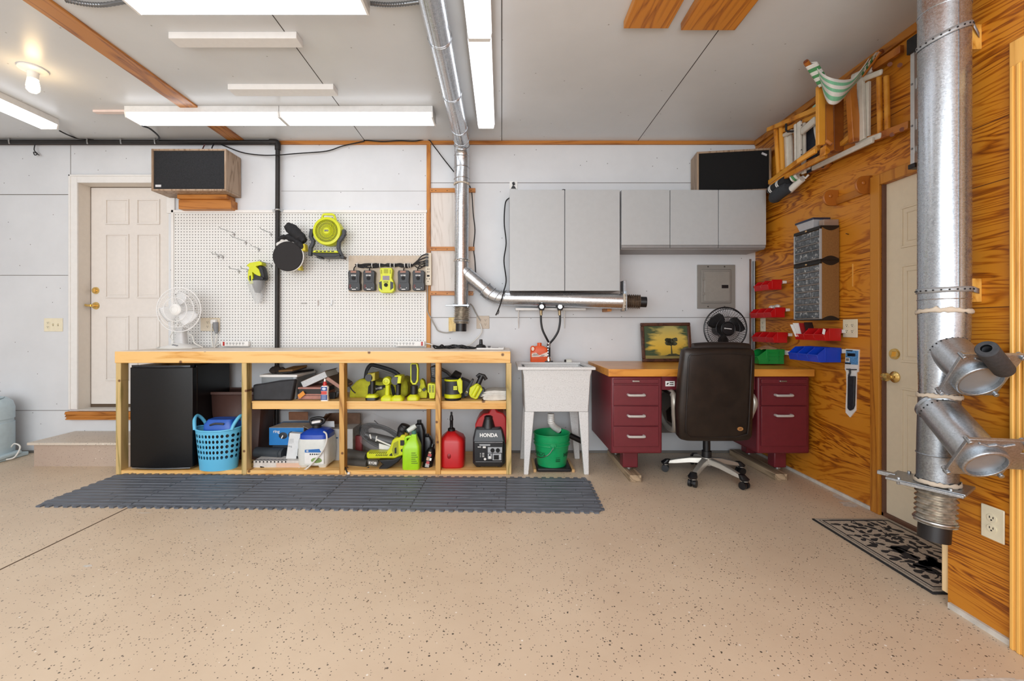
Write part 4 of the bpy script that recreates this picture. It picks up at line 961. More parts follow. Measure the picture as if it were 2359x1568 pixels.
part('base', MB().prism([bc+V((rb*cos(2*pi*k/40), rb*ey*sin(2*pi*k/40), .0)) for k in range(40)], (0,0,.012)), M_BSK, t)
part('rim', MB().tube([bc+V((rt*cos(2*pi*k/64), rt*ey*sin(2*pi*k/64), rim(2*pi*k/64))) for k in range(64)], .007, 8, closed=True), M_BSK, t)
for s in (pi, 0):
    pts = [bc+V(((rt+.004)*cos(s+a), rt*ey*sin(s+a), .318+.098*max(0,cos(a*pi/2/.62))**.7)) for a in [(-.62+1.24*k/16) for k in range(17)]]
    part('handle', MB().tube(pts, .013, 10), M_BSK, t)
t = thing('cleaning_caddy', 'blue lidded caddy sitting inside the sky blue basket', 'caddy', bc+V((.02,0,.05)))
b = MB().stack([(bc.x+.03,bc.y,bc.z+.10,.105,.065),(bc.x+.03,bc.y,bc.z+.30,.115,.075)], 5); part('tub', b, plain('caddy black', '#22242b', .5), t)
b = MB().stack([(bc.x+.03,bc.y,bc.z+.30,.12,.08),(bc.x+.03,bc.y,bc.z+.355,.118,.08),(bc.x+.035,bc.y,bc.z+.395,.095,.06)], 5); part('lid', b, plain('caddy blue', '#1f57b5', .35), t)
b = MB().tube(curve([bc+V((-.02,-.075,.355)), bc+V((.03,-.09,.37)), bc+V((.09,-.08,.365))]), .008, 8); part('handle', b, M_GREYD, t)
t = thing('waste_bin', 'dark brown rectangular waste bin behind the sky blue basket', 'bin', (-2.24,3.78,zl))
b = MB().hex([(-2.40,3.69,zl),(-2.08,3.69,zl),(-2.08,3.88,zl),(-2.40,3.88,zl),(-2.455,3.65,.60),(-2.02,3.65,.60),(-2.02,3.90,.60),(-2.455,3.90,.60)])
b.f.pop(1); b.fm.pop(); M_BROWNP = plain('brown plastic', '#4b332d', .5)
part('body', b, M_BROWNP, t, solid=.006)
b = MB()
for q in ((-2.468,-2.008,3.637,3.652),(-2.468,-2.008,3.898,3.913),(-2.468,-2.452,3.637,3.913),(-2.024,-2.008,3.637,3.913)): b.box(q[0],q[1],q[2],q[3],.588,.612)
part('rim', b, M_BROWNP, t, .003)

# ------------------------------------------------------------------ middle shelf
t = cont('storage_box', 'translucent storage drawer unit with white top on the middle shelf', 'storage box', P(645,917,3.56))
x0, x1 = X(602,3.56), X(684,3.56)
b = MB().box(x0,x1,3.56,3.90,zs+.004,Z(866,3.56)); bd = part('body', b, plain('smoky plastic', '#8e9498', .3, alpha=.85), t, .004)
part('top_rim', MB().box(x0-.01,x1+.006,3.55,3.91,Z(868.5,3.56),Z(862.5,3.56)), M_WHITEP, t, .004)
part('corner_post', MB().box(x1-.028,x1-.004,3.552,3.565,zs,Z(868,3.56)), plain('post grey', '#a9afb2', .3), t, .003)
x0 = X(581.5,3.46)+.005
b = MB().prism([(X(582,3.48),3.48,zs),(X(671,3.48),3.48,zs),(X(679,3.48),3.48,Z(874,3.48)),(X(640,3.48),3.48,Z(877,3.48)),(X(600,3.48),3.48,Z(884,3.48)),(X(582,3.48),3.48,Z(886,3.48))], (0,.055,0))
single('pouch', 'black zip pouch leaning in front of the storage drawer unit', 'pouch', b, plain('black nylon', '#24252a', .6, var=.3, bmp=.5, scale=18), .012)
zt_ = Z(862.5,3.56)
b = blob([V((X(620,3.6),3.62,zt_+.022)), V((X(632,3.6),3.62,zt_+.034)), V((X(646,3.6),3.64,zt_+.026)), V((X(652,3.6),3.66,zt_+.018))], [.020,.032,.026,.016], seed=8, amp=.3)
single('work_glove', 'crumpled dark work glove on top of the storage drawer unit', 'glove', b, plain('dark glove', '#2b221d', .9, var=.4, bmp=.7, scale=60))
b = MB().obox((X(670,3.62),3.66,zt_+.040), (.058,0,.004), (.03,.07,.012), (0,-.002,.008)); b.m = 1; b.obox((X(668,3.62),3.655,zt_+.026), (.062,0,.004), (.03,.072,.012), (0,-.002,.005))
single('notebook', 'brown covered notebook lying on the storage drawer unit', 'book', b, [plain('brown cover', '#7b5a33', .6), plain('dark cover', '#2b2a2a', .6)], .002)
b = MB().box(X(697,3.6), X(734,3.72), 3.60, 3.86, zt_+.001, zt_+.012); 
single('flat_tool', 'flat black tool on the right of the storage drawer top', 'tool', MB().bar((X(668,3.7)+.0,3.60,zt_+.010),(X(712,3.8),3.86,zt_+.010),.05,.016,(0,0,1)), M_BLACK, .003)
b = MB().prism([P(687,893,3.52), P(739,893,3.52), P(739,919,3.52), P(686,919,3.52)], (0,.28,0)); 
t = cont('book_box', 'dark box with dusty red edges lying flat on the middle shelf', 'box', P(712,919,3.6))
bd = part('body', MB().box(X(688,3.53), X(739,3.53), 3.53, 3.82, zs+.001, Z(893,3.53)-.004), plain('box black', '#26211f', .6), t)
b = MB()
for za, zc_ in ((892,895.5),(907,910),(911,919)): b.box(X(686.5,3.525), X(740,3.525), 3.522, 3.822, max(zs+.0005,Z(zc_,3.525)), Z(za,3.525))
part('edge_band', b, plain('dusty rose', '#a9776b', .6, var=.15), bd)
b = MB().obox(P(694.5,909,3.505), (.009,0,-.014), (0,.002,0), (.022,0,.018))
single('orange_tag', 'small orange tag leaning on the dark red-edged box', 'tag', b, plain('tag orange', '#d98d2c', .5))
b = MB(); p0, p1 = P(697,886,3.56), P(752,861,3.56); b.bar(p0+V((0,.11,0)), p1+V((0,.11,0)), .24, .052, (0,0,1)); b.m = 1
b.bar(p0+V((-.002,.11,.029)), p1+V((.004,.11,.029)), .245, .004, (0,0,1))
single('hardback_book', 'thick white-edged book slanting up to the right on the dark box', 'book', b, [plain('page edges', '#c5c9cc', .7, var=.1, scale=120), plain('book cover brown', '#6f5a49', .6)], .002)
b = MB(); p0, p1 = P(752,870,3.58), P(787,894,3.58); b.bar(p0+V((0,.13,0)), p1+V((0,.13,0)), .26, .03, (0,0,1)); b.m = 1; b.bar(p0+V((0,.13,.018)), p1+V((0,.13,.018)), .262, .005, (0,0,1))
single('hardback_book', 'brown book slanting down to the right behind the glue bottle', 'book', b, [plain('pink pages', '#b78d80', .7, var=.1), plain('dark brown cover', '#54412f', .6)], .002)
# glue bottle
gc = V((X(748,3.47), 3.475, zs))
t = thing('glue_bottle', 'white glue bottle with red cap on the middle shelf', 'bottle', gc)
b = MB().stack([(gc.x,gc.y,zs,.030,.018),(gc.x,gc.y,zs+.06,.027,.018),(gc.x,gc.y,zs+.11,.031,.018),(gc.x,gc.y,zs+.122,.020,.014)], 3.5); bd = part('body', b, M_WHITEP, t)
b = MB().lathe([(.016,.12),(.015,.14),(.010,.152),(.009,.155)], gc, n=20); part('cap', b, plain('cap red', '#c2322c', .4), t)
b = MB().lathe([(.008,.154),(.008,.17),(.003,.178),(.001,.179)], gc, n=16); part('nozzle', b, M_WHITEP, t)
b = MB().box(gc.x-.024,gc.x+.024,gc.y-.0205,gc.y-.018,zs+.082,zs+.114).box(gc.x-.024,gc.x+.024,gc.y-.0205,gc.y-.018,zs+.01,zs+.050); b.m = 1; b.box(gc.x-.022,gc.x+.022,gc.y-.0205,gc.y-.018,zs+.053,zs+.080)
b.m = 2; b.ball((gc.x,gc.y-.0205,zs+.098), (.016,.001,.011), 12, 6)
for k in range(3): b.box(gc.x-.018,gc.x+.016,gc.y-.0212,gc.y-.0204,zs+.018+k*.011,zs+.0215+k*.011)
part('label', b, [plain('label blue', '#1c3f86', .5), plain('label red', '#cf4b43', .5), plain('label pale', '#c9d6e8', .5)], bd)

# tool bag with lettering
bx0, bx1 = X(803,3.72), X(938,3.72)
t = cont('tool_bag', 'lime fabric tool bag with black trim on the middle shelf', 'bag', (X(870,3.72), 3.72, zs))
b = MB().pp([(803,917),(806,893),(820,878),(830,872),(850,876),(875,880),(905,878),(925,870),(936,876),(939,892),(938,910),(930,917)], 3.62, 3.86); part('body', b, M_LIMEB, t, .018)
b = MB().pp([(846,917),(848,890),(853,884),(872,888),(903,885),(908,892),(912,917),(905,917),(900,893),(870,893),(860,917)], 3.612, 3.63); part('trim', b, plain('trim black', '#1c1d1f', .8), t, .003)
b = MB().tube(pc([(842,878),(845,855),(852,842.5),(862,841),(900,852),(918,863),(930,880)], 3.70), .017, 10); part('strap', b, plain('strap dark', '#20242a', .6), t)
b = MB().pp([(846,856),(856,846),(905,862),(915,876),(895,872),(850,868)], 3.69, 3.70); part('flap', b, plain('flap grey', '#6d6f6d', .7), t, .003)
b = MB().obox(P(872.5,894,3.606), (.033,0,.008), (0,.003,0), (-.004,0,.016)); b.m = 1; b.text('RYOBI', P(872.5,894,3.6025), .02, (1,0,.22), (-.22,0,1), width=.05, bold=.02)
part('name_patch', b, [M_BLACK, M_WHITEP], t)
b = MB().tube(pc([(801,884),(806,890),(812,899),(819,905)], 3.58), .005, 6); part('zip_pull', b, M_BLACK, t)

def drill(label, cx, Y, battery, head, hcol, zt, name='cordless_drill', cat='drill'):
    """battery-powered tool standing on its battery, seen end on"""
    o = V((X(cx,Y), Y, zs)); t = thing(name, label, cat, o, 'cordless tools on the middle shelf')
    b = MB().stack([(o.x,o.y,zs,.048,.05),(o.x,o.y,zs+.018,.05,.05),(o.x,o.y,zs+.03,.044,.045),(o.x,o.y,zs+.045,.024,.03)], 4); part('battery', b, battery, t)
    b = MB().stack([(o.x,o.y,zs+.04,.02,.026),(o.x+.003,o.y,zs+.09,.018,.026),(o.x+.004,o.y,zt-.05,.02,.03)], 3); part('handle', b, hcol, t)
    return t, o
t, o = drill('black handled drill at the left of the tool row, in front of the lime bag', 858, 3.53, M_BLACK, None, M_BLACK, Z(862,3.53))
b = MB().stack([(o.x,o.y,zs+.022,.049,.051),(o.x,o.y,zs+.042,.044,.045),(o.x+.002,o.y,zs+.05,.026,.03)], 4); part('battery_top', b, M_LIME, t)
zh = Z(868,3.53); b = MB().cyl((o.x-.012,o.y-.06,zh),(o.x-.012,o.y+.07,zh),.030,n=20); part('motor_housing', b, M_GREYD, t)
b = MB().obox((o.x+.022,o.y,zh+.006), (.016,0,.004), (0,.06,0), (0,0,.032)).obox((o.x-.0,o.y,zh+.028), (.026,0,.002), (0,.055,0), (0,0,.007)); part('side_cover', b, plain('olive lime', '#a99f2a', .5), t, .004)
t, o = drill('all lime flashlight with round head beside the left drill', 893, 3.50, M_LIME, None, M_LIME, Z(870,3.5), 'work_light', 'flashlight')
zh = Z(877,3.5); b = MB().lathe([(.001,-.045),(.028,-.042),(.036,-.02),(.036,.03),(.03,.04),(.001,.042)], (o.x,o.y,zh), (0,1,0), 24); part('lamp_head', b, M_LIME, t)
b = MB().lathe([(.013,0),(.013,.003),(.016,.003),(.016,0)], (o.x-.004,o.y-.046,zh), (0,1,0), 20); part('lens_ring', b, plain('lens gold', '#8f8a34', .3), t)
t, o = drill('black and lime drill right of the all lime flashlight', 917, 3.50, M_LIME, None, M_BLACK, Z(870,3.5))
zh = Z(875,3.5); b = MB().cyl((o.x-.010,o.y-.055,zh),(o.x-.010,o.y+.07,zh),.032,n=20); part('motor_housing', b, plain('grey black', '#4a4c4e', .5), t)
b = MB().obox((o.x+.024,o.y,zh+.010), (.014,0,.0), (0,.06,0), (.004,0,.03)).obox((o.x+.004,o.y,zh+.036), (.022,0,.002), (0,.05,0), (0,0,.006)); part('side_cover', b, M_LIME, t, .004)
# multi tool standing upright
t, o = drill('tall upright multi tool with long black grip outlined in lime', 953, 3.53, M_LIME, None, M_BLACK, Z(875,3.53), 'multi_tool', 'power tool')
b = MB().pp([(945,838),(948,836.5),(958,836.5),(962,838),(964,850),(963,878),(958,886),(950,886),(945,879)], 3.505, 3.55); part('grip_edge', b, M_LIME, t, .004)
b = MB().pp([(947.5,839),(958,839),(960,850),(959.5,874),(956,882),(951,882),(947.5,874)], 3.500, 3.552); part('grip', b, plain('grip grey', '#2d2e31', .6), t, .003)
b = MB().tube([P(954,888,3.53),P(954,906,3.53)], .031, 16); part('collar', b, M_BLACK, t)
t = cont('impact_driver', 'small lime tool with trigger between the multi tool and the vented battery', 'power tool', P(971,917,3.60), 'cordless tools on the middle shelf')
b = MB().pp([(961,917),(962,900),(968,885),(966,878),(970,872),(976,876),(980,892),(984,902),(983,917)], 3.56, 3.63); part('body', b, M_LIMEB, t, .006)
b = MB().disc(P(967.5,898,3.552), .015, n=16, h=.01); part('knob', b, M_LIME, t)
b = MB().pp([(972,897),(978,892),(982,897),(976,902)], 3.55, 3.57); part('trigger', b, M_BLACK, t)
t = cont('battery_pack', 'lime vented battery pack against the third bench post', 'battery', P(993,919,3.55), 'cordless tools on the middle shelf')
b = MB().pp([(985,884),(990,882.5),(1003,884),(1003,905),(1001,918),(989,918),(988,906),(985,903)], 3.52, 3.60); part('body', b, M_LIME, t, .004)
b = MB()
for i in range(2):
    for k in range(5): b.pb(988+7*i, 992.5+7*i, 888+k*3.4, 889.6+k*3.4, 3.517, 3.522)
part('vents', b, M_BLACK, t)
b = MB().pp([(991,845),(1001,842),(1010,848),(1028,858),(1040,869),(1020,872),(1003,872),(993,868)], 3.66, 3.80)
t = cont('circular_saw', 'black circular saw half hidden behind the third bench post', 'saw', P(1012,920,3.75), 'cordless tools on the middle shelf')
part('guard', b, M_BLACK, t, .006)
part('shoe', MB().pp([(992,868),(1045,868),(1040,919),(996,919)], 3.70, 3.82), plain('saw dark grey', '#2a2d30', .5), t, .004)
b = MB()
for k in range(4): b.obox(P(998,849+k*4,3.655), (.012,0,.003), (0,.002,0), (0,0,.003))
part('guard_slots', b, M_GREY, t)
# random orbit sander
o = V((X(1043,3.52), 3.53, zs)); t = thing('orbital_sander', 'lime and black round sander on the right shelf bay', 'sander', o, 'cordless tools on the middle shelf')
b = MB().lathe([(.001,0),(.062,0),(.066,.004),(.066,.018),(.06,.02)], o, n=32); part('pad', b, M_BLKM, t)
b = MB().lathe([(.066,.018),(.070,.022),(.070,.045),(.062,.05)], o, n=32); part('skirt', b, M_LIME, t)
b = MB().lathe([(.062,.048),(.060,.10),(.066,.14),(.066,.165),(.05,.175),(.001,.176)], o, n=32); part('body', b, M_GREYD, t)
b = MB().torus(o+V((-.004,-.005,.162)), .060, .008, n=32); part('top_ring', b, M_LIME, t)
b = MB().tube([o+V((.015,-.02,.18)), o+V((.03,0,.205)), o+V((.055,.01,.19))], [.035,.035,.03], 14); part('palm_grip', b, M_BLACK, t)
b = MB().pp([(1052,877),(1060,870),(1065,878),(1065,905),(1060,908),(1055,900)], 3.47, 3.50); part('side_panel', b, M_LIME, t, .004)
b = MB().pb(1044.5,1053,889,898,3.452,3.458); b.m = 1; b.text('RYOBI', P(1048.7,893.5,3.4515), .01, (1,0,.15), width=.024); part('name_plate', b, [M_LIME, M_BLACK], t)
# trim router / inflator on the right
t = cont('trim_saw', 'lime and black compact saw leaning with its black handle upright', 'saw', P(1092,920,3.6), 'cordless tools on the middle shelf')
b = MB().pp([(1082,893),(1090,888),(1096,884),(1100,883),(1107,888),(1112,897),(1100,918),(1096,920),(1084,915),(1080,907)], 3.52, 3.58); part('body', b, M_LIME, t, .006)
b = MB().tube([P(1090,912,3.51), P(1103,888,3.51)], .018, 12); part('barrel', b, M_LIME, t)
b = MB().tube([P(1100,888,3.55), P(1107,872,3.55), P(1111,864,3.55)], [.022,.02,.018], 12).tube([P(1099,868,3.55), P(1104,863,3.55), P(1115,866,3.55), P(1120,874,3.55)], .016, 10); part('handle', b, M_BLACK, t)
b = MB().pp([(1108,892),(1115,895),(1117,903),(1110,915),(1102,914)], 3.53, 3.6).pp([(1068,905),(1078,888),(1087,873),(1091,876),(1082,895),(1078,912),(1070,914)], 3.58, 3.66); part('guard', b, M_GREYD, t, .004)
b = MB().disc(P(1075,903,3.575), .012, (-.3,-1,0), 16, .004); part('release_button', b, M_CHROME, t)
b = MB().pp([(1061,871),(1078,878),(1086,886),(1078,905),(1070,918),(1062,918),(1064,890)], 3.62, 3.74)
single('saw_case', 'dark grey tool body between the round sander and the lime saw', 'tool', b, plain('dark tool', '#303236', .6), .006)
b = MB()
r_ = random.Random(2)
for k in range(5):
    q = [(1106+r_.random()*8,921.5-k*4),(1135,921-k*4+r_.random()*2),(1166,921-k*4),(1166,916.5-k*4),(1138,916.2-k*4-r_.random()*3),(1112+r_.random()*10,917-k*4)]; b.prism([P(a,c,3.48+.01*r_.random()) for a,c in q], (.004,.2,0))
single('folded_cloth', 'folded white cloth at the right end of the middle shelf', 'cloth', b, plain('white cloth', '#d3d1cb', .85, var=.1, bmp=.4), .004)
b = MB()
for k in range(2): b.tube([P(775+2*k,915,3.55), P(778+3*k,900,3.55)], .010, 8)
single('screwdriver', 'black stubby tool beside the glue bottle', 'tool', b.box(X(759,3.56),X(772,3.56),3.56,3.62,zs,zs+.05), M_BLACK, .003)

# ------------------------------------------------------------------ lower shelf
t = cont('cardboard_box', 'blue printed box with ring lettering and open flaps on the lower shelf', 'box', (X(660,3.62),3.72,zl))
x0, x1 = X(620,3.62), X(699,3.62); z1 = Z(985,3.62); z0 = zl+.10
b = MB().box(x0,x1,3.62,3.86,zl+.14,z1); b.m = 1; b.box(x1-.001,x1+.003,3.623,3.86,zl+.14,z1); bd = part('body', b, [plain('box blue', '#1b7cc6', .5), plain('dull cardboard', '#8a8078', .7)], t, 0)
b = MB().hex([(x0,3.62,z1),(x1,3.62,z1),(x1+.02,3.75,z1+.012),(x0+.05,3.75,z1+.012),(x0,3.622,z1+.003),(x1,3.622,z1+.003),(x1+.02,3.752,z1+.015),(x0+.05,3.752,z1+.015)]).obox((x1+.045,3.73,z1-.01), (.05,0,-.022), (0,.11,0), (0,0,.002)); part('flap', b, plain('grey cardboard', '#a39789', .7, var=.1), bd)
b = MB().obox((x0+.16,3.80,z1+.062), (.085,0,0), (0,.003,.004), (0,-.002,.034)); part('back_flap', b, plain('brown cardboard', '#7c543c', .75, var=.1), bd, .012)
b = MB().text('ring', P(637,994.5,3.619), .036, bold=.01); part('lettering', b, M_WHITEP, bd)
b = MB().ball(P(652,1003,3.618), (.036,.002,.028), 16, 8).ball(P(672,1002,3.618), (.03,.002,.032), 16, 8); b.m = 1; b.obox(P(650,1006,3.615), (.003,0,-.004), (0,.001,0), (.006,0,.012)); part('printed_lamp', b, [plain('print black', '#20262e', .5), M_WHITEP], bd)
part('lower_box', MB().box(x0+.02,x1,3.64,3.86,zl,zl+.139), plain('dark blue box', '#1d2a38', .6), t)  # lower box is a plain dark blue
t = cont('cardboard_box', 'white box with small ring lettering leaning on the blue box', 'box', (X(682,3.52),3.54,zl+.05))
q = [(658,1060),(704,1064),(707,1000),(667,997)]
b = MB().pp(q, 3.53, 3.58); bd = part('body', b, plain('white card', '#dcdedf', .5), t, .002)
b = MB().text('ring', P(668,1028,3.529), .022); b.m = 1; b.pp([(686,1033),(693,1032),(693,1049),(685,1049)], 3.528, 3.53).pp([(683,1050),(692,1050),(692,1059),(682,1058)], 3.528, 3.53); b.m = 2
b.obox(P(671,1015,3.529), (.018,0,.001), (0,.0006,0), (0,0,.016)).obox(P(668,1021,3.529), (.018,0,0), (0,.0005,0), (0,0,.0012)); part('printing', b, [plain('soft grey print', '#7d868d', .5), M_BLACK, plain('pale print', '#c7cacc', .5)], bd)
b = MB().cyl((X(588,3.62),3.64,zl+.075),(X(655,3.6),3.60,zl+.075),.045,n=24); b.cyl((X(646,3.6),3.605,zl+.075),(X(650,3.6),3.60,zl+.075),.047,n=24)
single('rolled_tube', 'dark grey cylinder lying in front of the blue box', 'tube', b, plain('dark blue grey', '#3a4046', .5), loc=(X(620,3.62),3.62,zl+.03))
t = cont('flat_carton', 'flat white printed carton lying at the front of the lower shelf', 'carton', (X(638,3.47),3.52,zl))
b = MB().box(X(583,3.47),X(693,3.47),3.475,3.60,zl,zl+.055); b.m = 1; b.box(X(636,3.47),X(694,3.47),3.472,3.475,zl+.004,zl+.036); bd = part('body', b, [plain('newsprint', '#cfccc8', .6, var=.1), plain('peach print', '#d9b9a4', .6)], t)
b = MB()
for k in range(9):
    xx = X(586+k*8.5,3.47); b.obox((xx,3.49,zl+.056), (.006,0,0), (.008,.012,0), (0,0,.0008)); b.obox((xx+.012,3.4735,zl+.046), (.004,0,.003), (0,.001,0), (-.002,0,.006))
b.obox(P(604,1076,3.473), (.016,0,-.004), (0,.001,0), (0,0,.006)); part('printing', b, M_BLACK, bd)
# garden sprayer
so = V((X(731,3.56), 3.565, zl)); t = thing('pump_sprayer', 'white and blue pump sprayer with black handle and white hose', 'sprayer', so)
M_SPW = plain('milky plastic', '#d9dbd6', .4)
b = MB().stack([(so.x,so.y,zl+.022,.122,.11),(so.x,so.y,zl+.10,.128,.115),(so.x,so.y,zl+.20,.126,.113),(so.x,so.y,zl+.228,.120,.108)], 5)
b.stack([(so.x-.075,so.y-.06,zl,.03,.03),(so.x-.075,so.y-.06,zl+.03,.045,.04)], 4).stack([(so.x+.075,so.y-.06,zl,.03,.03),(so.x+.075,so.y-.06,zl+.03,.045,.04)], 4).stack([(so.x,so.y+.06,zl,.09,.03),(so.x,so.y+.06,zl+.03,.10,.04)], 4); bd = part('tank', b, M_SPW, t)
b = MB().stack([(so.x-.002,so.y,zl+.226,.118,.105),(so.x,so.y,zl+.26,.118,.10),(so.x+.01,so.y,zl+.288,.085,.07),(so.x,so.y,zl+.30,.04,.04)], 4); part('shoulder', b, plain('sprayer blue', '#1b46b0', .35), t)
b = MB().cyl((so.x-.005,so.y,zl+.285),(so.x-.005,so.y,zl+.325),.036,n=20).tube(curve([(so.x-.05,so.y,zl+.33),(so.x-.052,so.y,zl+.365),(so.x,so.y,zl+.378),(so.x+.05,so.y,zl+.37),(so.x+.045,so.y,zl+.34),(so.x,so.y,zl+.325)],5), .013, 10, closed=True); part('pump_handle', b, M_BLACK, t)
part('handle_label', MB().obox((so.x,so.y-.02,zl+.35), (.036,0,.005), (0,.012,0), (-.001,0,.010)), M_WHITEP, t, .004)
b = MB().tube(pc([(746,994,3.47),(752,1000,3.44),(752,1018,3.43),(742,1040,3.43),(722,1064,3.43),(705,1080,3.43),(693,1083,3.44),(689,1078,3.47),(697,1072,3.50)], 3.45), .0065, 8); part('hose', b, M_CORDW, t)
b = MB(); y = so.y-.1165; L = X(702,3.45); Rr = X(746,3.45); b.box(L,Rr,y,y+.004,Z(1068,3.45),Z(1036,3.45)); b.m = 1; b.pp([(702,1042),(702,1036),(735,1034),(741,1042)], y-.001, y+.003); b.m = 2
for k in range(5): b.disc(P(715+5*k,1046,y-.001), .006, n=10)
b.m = 3; b.ball(P(729,1060,y), (.045,.002,.022), 14, 6); b.m = 0; b.text('4S', P(708,1038.5,y-.0015), .02, bold=.03)
part('label', b, [M_WHITEP, plain('label mid blue', '#2a6cb4', .5), M_BLACK, plain('leaf print', '#7f9a5a', .6, var=.6, scale=120)], bd)
# open boxes behind
t = cont('cardboard_box', 'white box with open brown flaps behind the pump sprayer', 'box', (X(775,3.66),3.76,zl))
x0, x1 = X(735,3.66), X(812,3.66); z1 = Z(988,3.66)
bd = part('body', MB().box(x0,x1,3.66,3.88,zl+.0,z1), plain('white box card', '#c2c4c4', .6), t)
b = MB().obox(P(750,977,3.66), (.075,0,0), (0,.003,-.002), (0,-.004,.026)); part('label', b, plain('pale sticker', '#d8dcdd', .5), bd)
b = MB().obox((x0-.01,3.76,z1+.05), (.035,0,.045), (0,.10,0), (.002,0,-.002)).obox(((x0+x1)/2,3.86,z1+.045), (.14,0,0), (0,.003,0), (0,0,.05)); part('flap', b, plain('brown flap', '#6f5442', .75, var=.15), bd)
b = MB().box(x1-.0,x1+.004,3.66,3.88,zl,z1+.005); part('side_print', b, plain('grey side', '#8b8a87', .6, var=.2), bd)
b = MB().pb(760,778,1007,1009.5,3.655,3.66); part('blue_stripe', b, plain('stripe blue', '#2b5d8f', .5), bd)
b = MB().prism([P(746,1060,3.90),P(746,960,3.90),P(750,953,3.90),P(816,953,3.90),P(826,960,3.90),P(828,1060,3.90)], (0,.012,0)); single('cardboard_sheet', 'rounded brown cardboard sheet against the wall behind the white box', 'cardboard', b, plain('sheet brown', '#6b5143', .8, var=.1))
b = MB().pb(817,834,1004,1014,3.72,3.76); single('red_block', 'small dark red block beside the plastic bag', 'block', b.box(X(818,3.72),X(833,3.72),3.722,3.758,zl,Z(1014,3.72)), plain('dark red block', '#7c2a2c', .5))
# bagged sander hose
t = cont('bagged_tool', 'clear plastic bag holding a black hose and a grey tool', 'bag', (X(870,3.7),3.72,zl))
def m_film():
    m, nt, b = base('clear film'); n = nd(nt, 'ShaderNodeTexNoise', {'Vector': coords(nt), 'Scale': 18.0, 'Detail': 3.0})
    b.inputs['Base Color'].default_value = lin('#e4e6ea'); b.inputs['Roughness'].default_value = .15; b.inputs['Alpha'].default_value = .09; bump(nt, b, n.outputs[0], .8, .02); return m
b = MB().pp([(826,1010),(832,972),(842,958),(853,966),(870,972),(905,985),(925,1000),(925,1040),(905,1042),(870,1044),(840,1030),(828,1022)], 3.60, 3.80); part('bag_film', b, m_film(), t, .02)
b = MB()
for k in range(5): b.tube([V((X(882,3.7)+(.19-.012*k)*cos(a), 3.68+.012*k, Z(1005+k,3.7)+(.095-.006*k)*sin(a)-.12*cos(a)*.5)) for a in [2*pi*i/30 for i in range(30)]], .009, 8, closed=True)
part('coiled_hose', b, plain('hose black', '#1c1c1e', .5), t)
b = MB().tube([P(850,1004,3.6), P(862,1007,3.6), P(905,1018,3.60)], [.03,.036,.04], 16).tube([P(842,1000,3.6),P(850,1003,3.6)], .022, 12); part('grey_tool', b, plain('grey tool', '#4a4b4c', .4), t)
b = MB().tube([P(852,1000,3.57),P(855,1010,3.57)], .006, 6).tube([P(868,1004,3.565),P(866,1016,3.565)], .005, 6).obox(P(890,1028,3.585), (.06,0,-.004), (0,.002,0), (0,0,.026)).tube([P(868,1012,3.56),P(900,1026,3.56)], .007, 6); part('paper_label', b, M_WHITEP, t)
b = MB().tube([P(845,975,3.66),P(862,985,3.66),P(905,992,3.66)], .004, 6).tube([P(862,968,3.68),P(880,984,3.68),P(915,996,3.68)], .004, 6); part('loose_rod', b, M_BLACK, t)
# blower
t = cont('leaf_blower', 'lime blower with black tube and base lying on the lower shelf', 'blower', P(880,1080,3.5))
b = MB().pp([(844,1042),(890,1042),(898,1030),(904,1013),(912,1009),(921,1008),(923,1002),(934,1002),(936,1012),(936,1046),(918,1052),(912,1056),(885,1056),(846,1057),(844,1052)], 3.47, 3.56); body = part('body', b, M_LIME, t, .010)
b = MB().pp([(903,1035),(907,1020),(917,1015),(918,1046),(908,1050),(905,1045)], 3.467, 3.47); part('side_recess', b, plain('lime dark', '#9ba01a', .5), body)
b = MB().pp([(909,1032),(913,1030),(913,1044),(909,1044)], 3.464, 3.469).pb(922,931,1014,1026,3.464,3.47).disc(P(927,1037,3.468), .013, n=12).pp([(896,1049),(902,1043),(904,1050)], 3.464, 3.469); part('dark_inset', b, M_BLACK, body)
b = MB()
for k in range(9): b.obox(P(852+4.6*k,1043,3.466), (.005,0,.003), (0,.002,0), (-.001,0,.002))
for k in range(7): b.obox(P(867+4.0*k,1048,3.467), (.003,0,.006), (0,.002,0), (.002,0,-.001))
part('vent_slots', b, M_BLACK, body)
b = MB().pp([(847,1058),(870,1059),(872,1066),(868,1074),(849,1071),(846,1064)], 3.455, 3.475); b.m = 1; b.text('RYOBI', P(858.5,1066,3.4545), .03, (1,0,-.06), width=.062, bold=.03); part('name_plate', b, [plain('plate grey', '#4a463c', .5), M_WHITEP], t, 0)
b = MB().pp([(870,1060),(905,1058),(920,1052),(926,1054),(915,1066),(900,1076),(885,1084),(874,1086),(872,1078),(882,1070)], 3.44, 3.53); part('foot', b, M_BLACK, t, .008)
b = MB().tube(pc([(925,1004),(928,990),(933,983),(935,978)], 3.53), [.040]*6+[.044]*6+[.040]*6+[.036], 18); part('blower_tube', b, M_BLACK, t)
b = MB().tube([P(936,1005,3.5),P(938,996,3.5)], .02, 10); part('latch', b, plain('brass latch', '#a68a3a', .4, .6), t)
b = MB().tube([P(800,1047,3.62),P(846,1052,3.56)], [.05,.038], 16).tube([P(800,1066,3.58),P(848,1068,3.52)], [.04,.034], 14); single('blower_nozzle', 'dark grey nozzle tubes left of the lime blower body', 'nozzle', b, plain('nozzle grey', '#45433f', .5), loc=(X(825,3.58),3.58,zl))
b = MB().tube(pc([(795,1070),(802,1078),(818,1082),(838,1081),(850,1076)], 3.47), .006, 8); single('loose_cable', 'thin dark cord curling on the shelf floor under the nozzle', 'cord', b, M_BLACK)
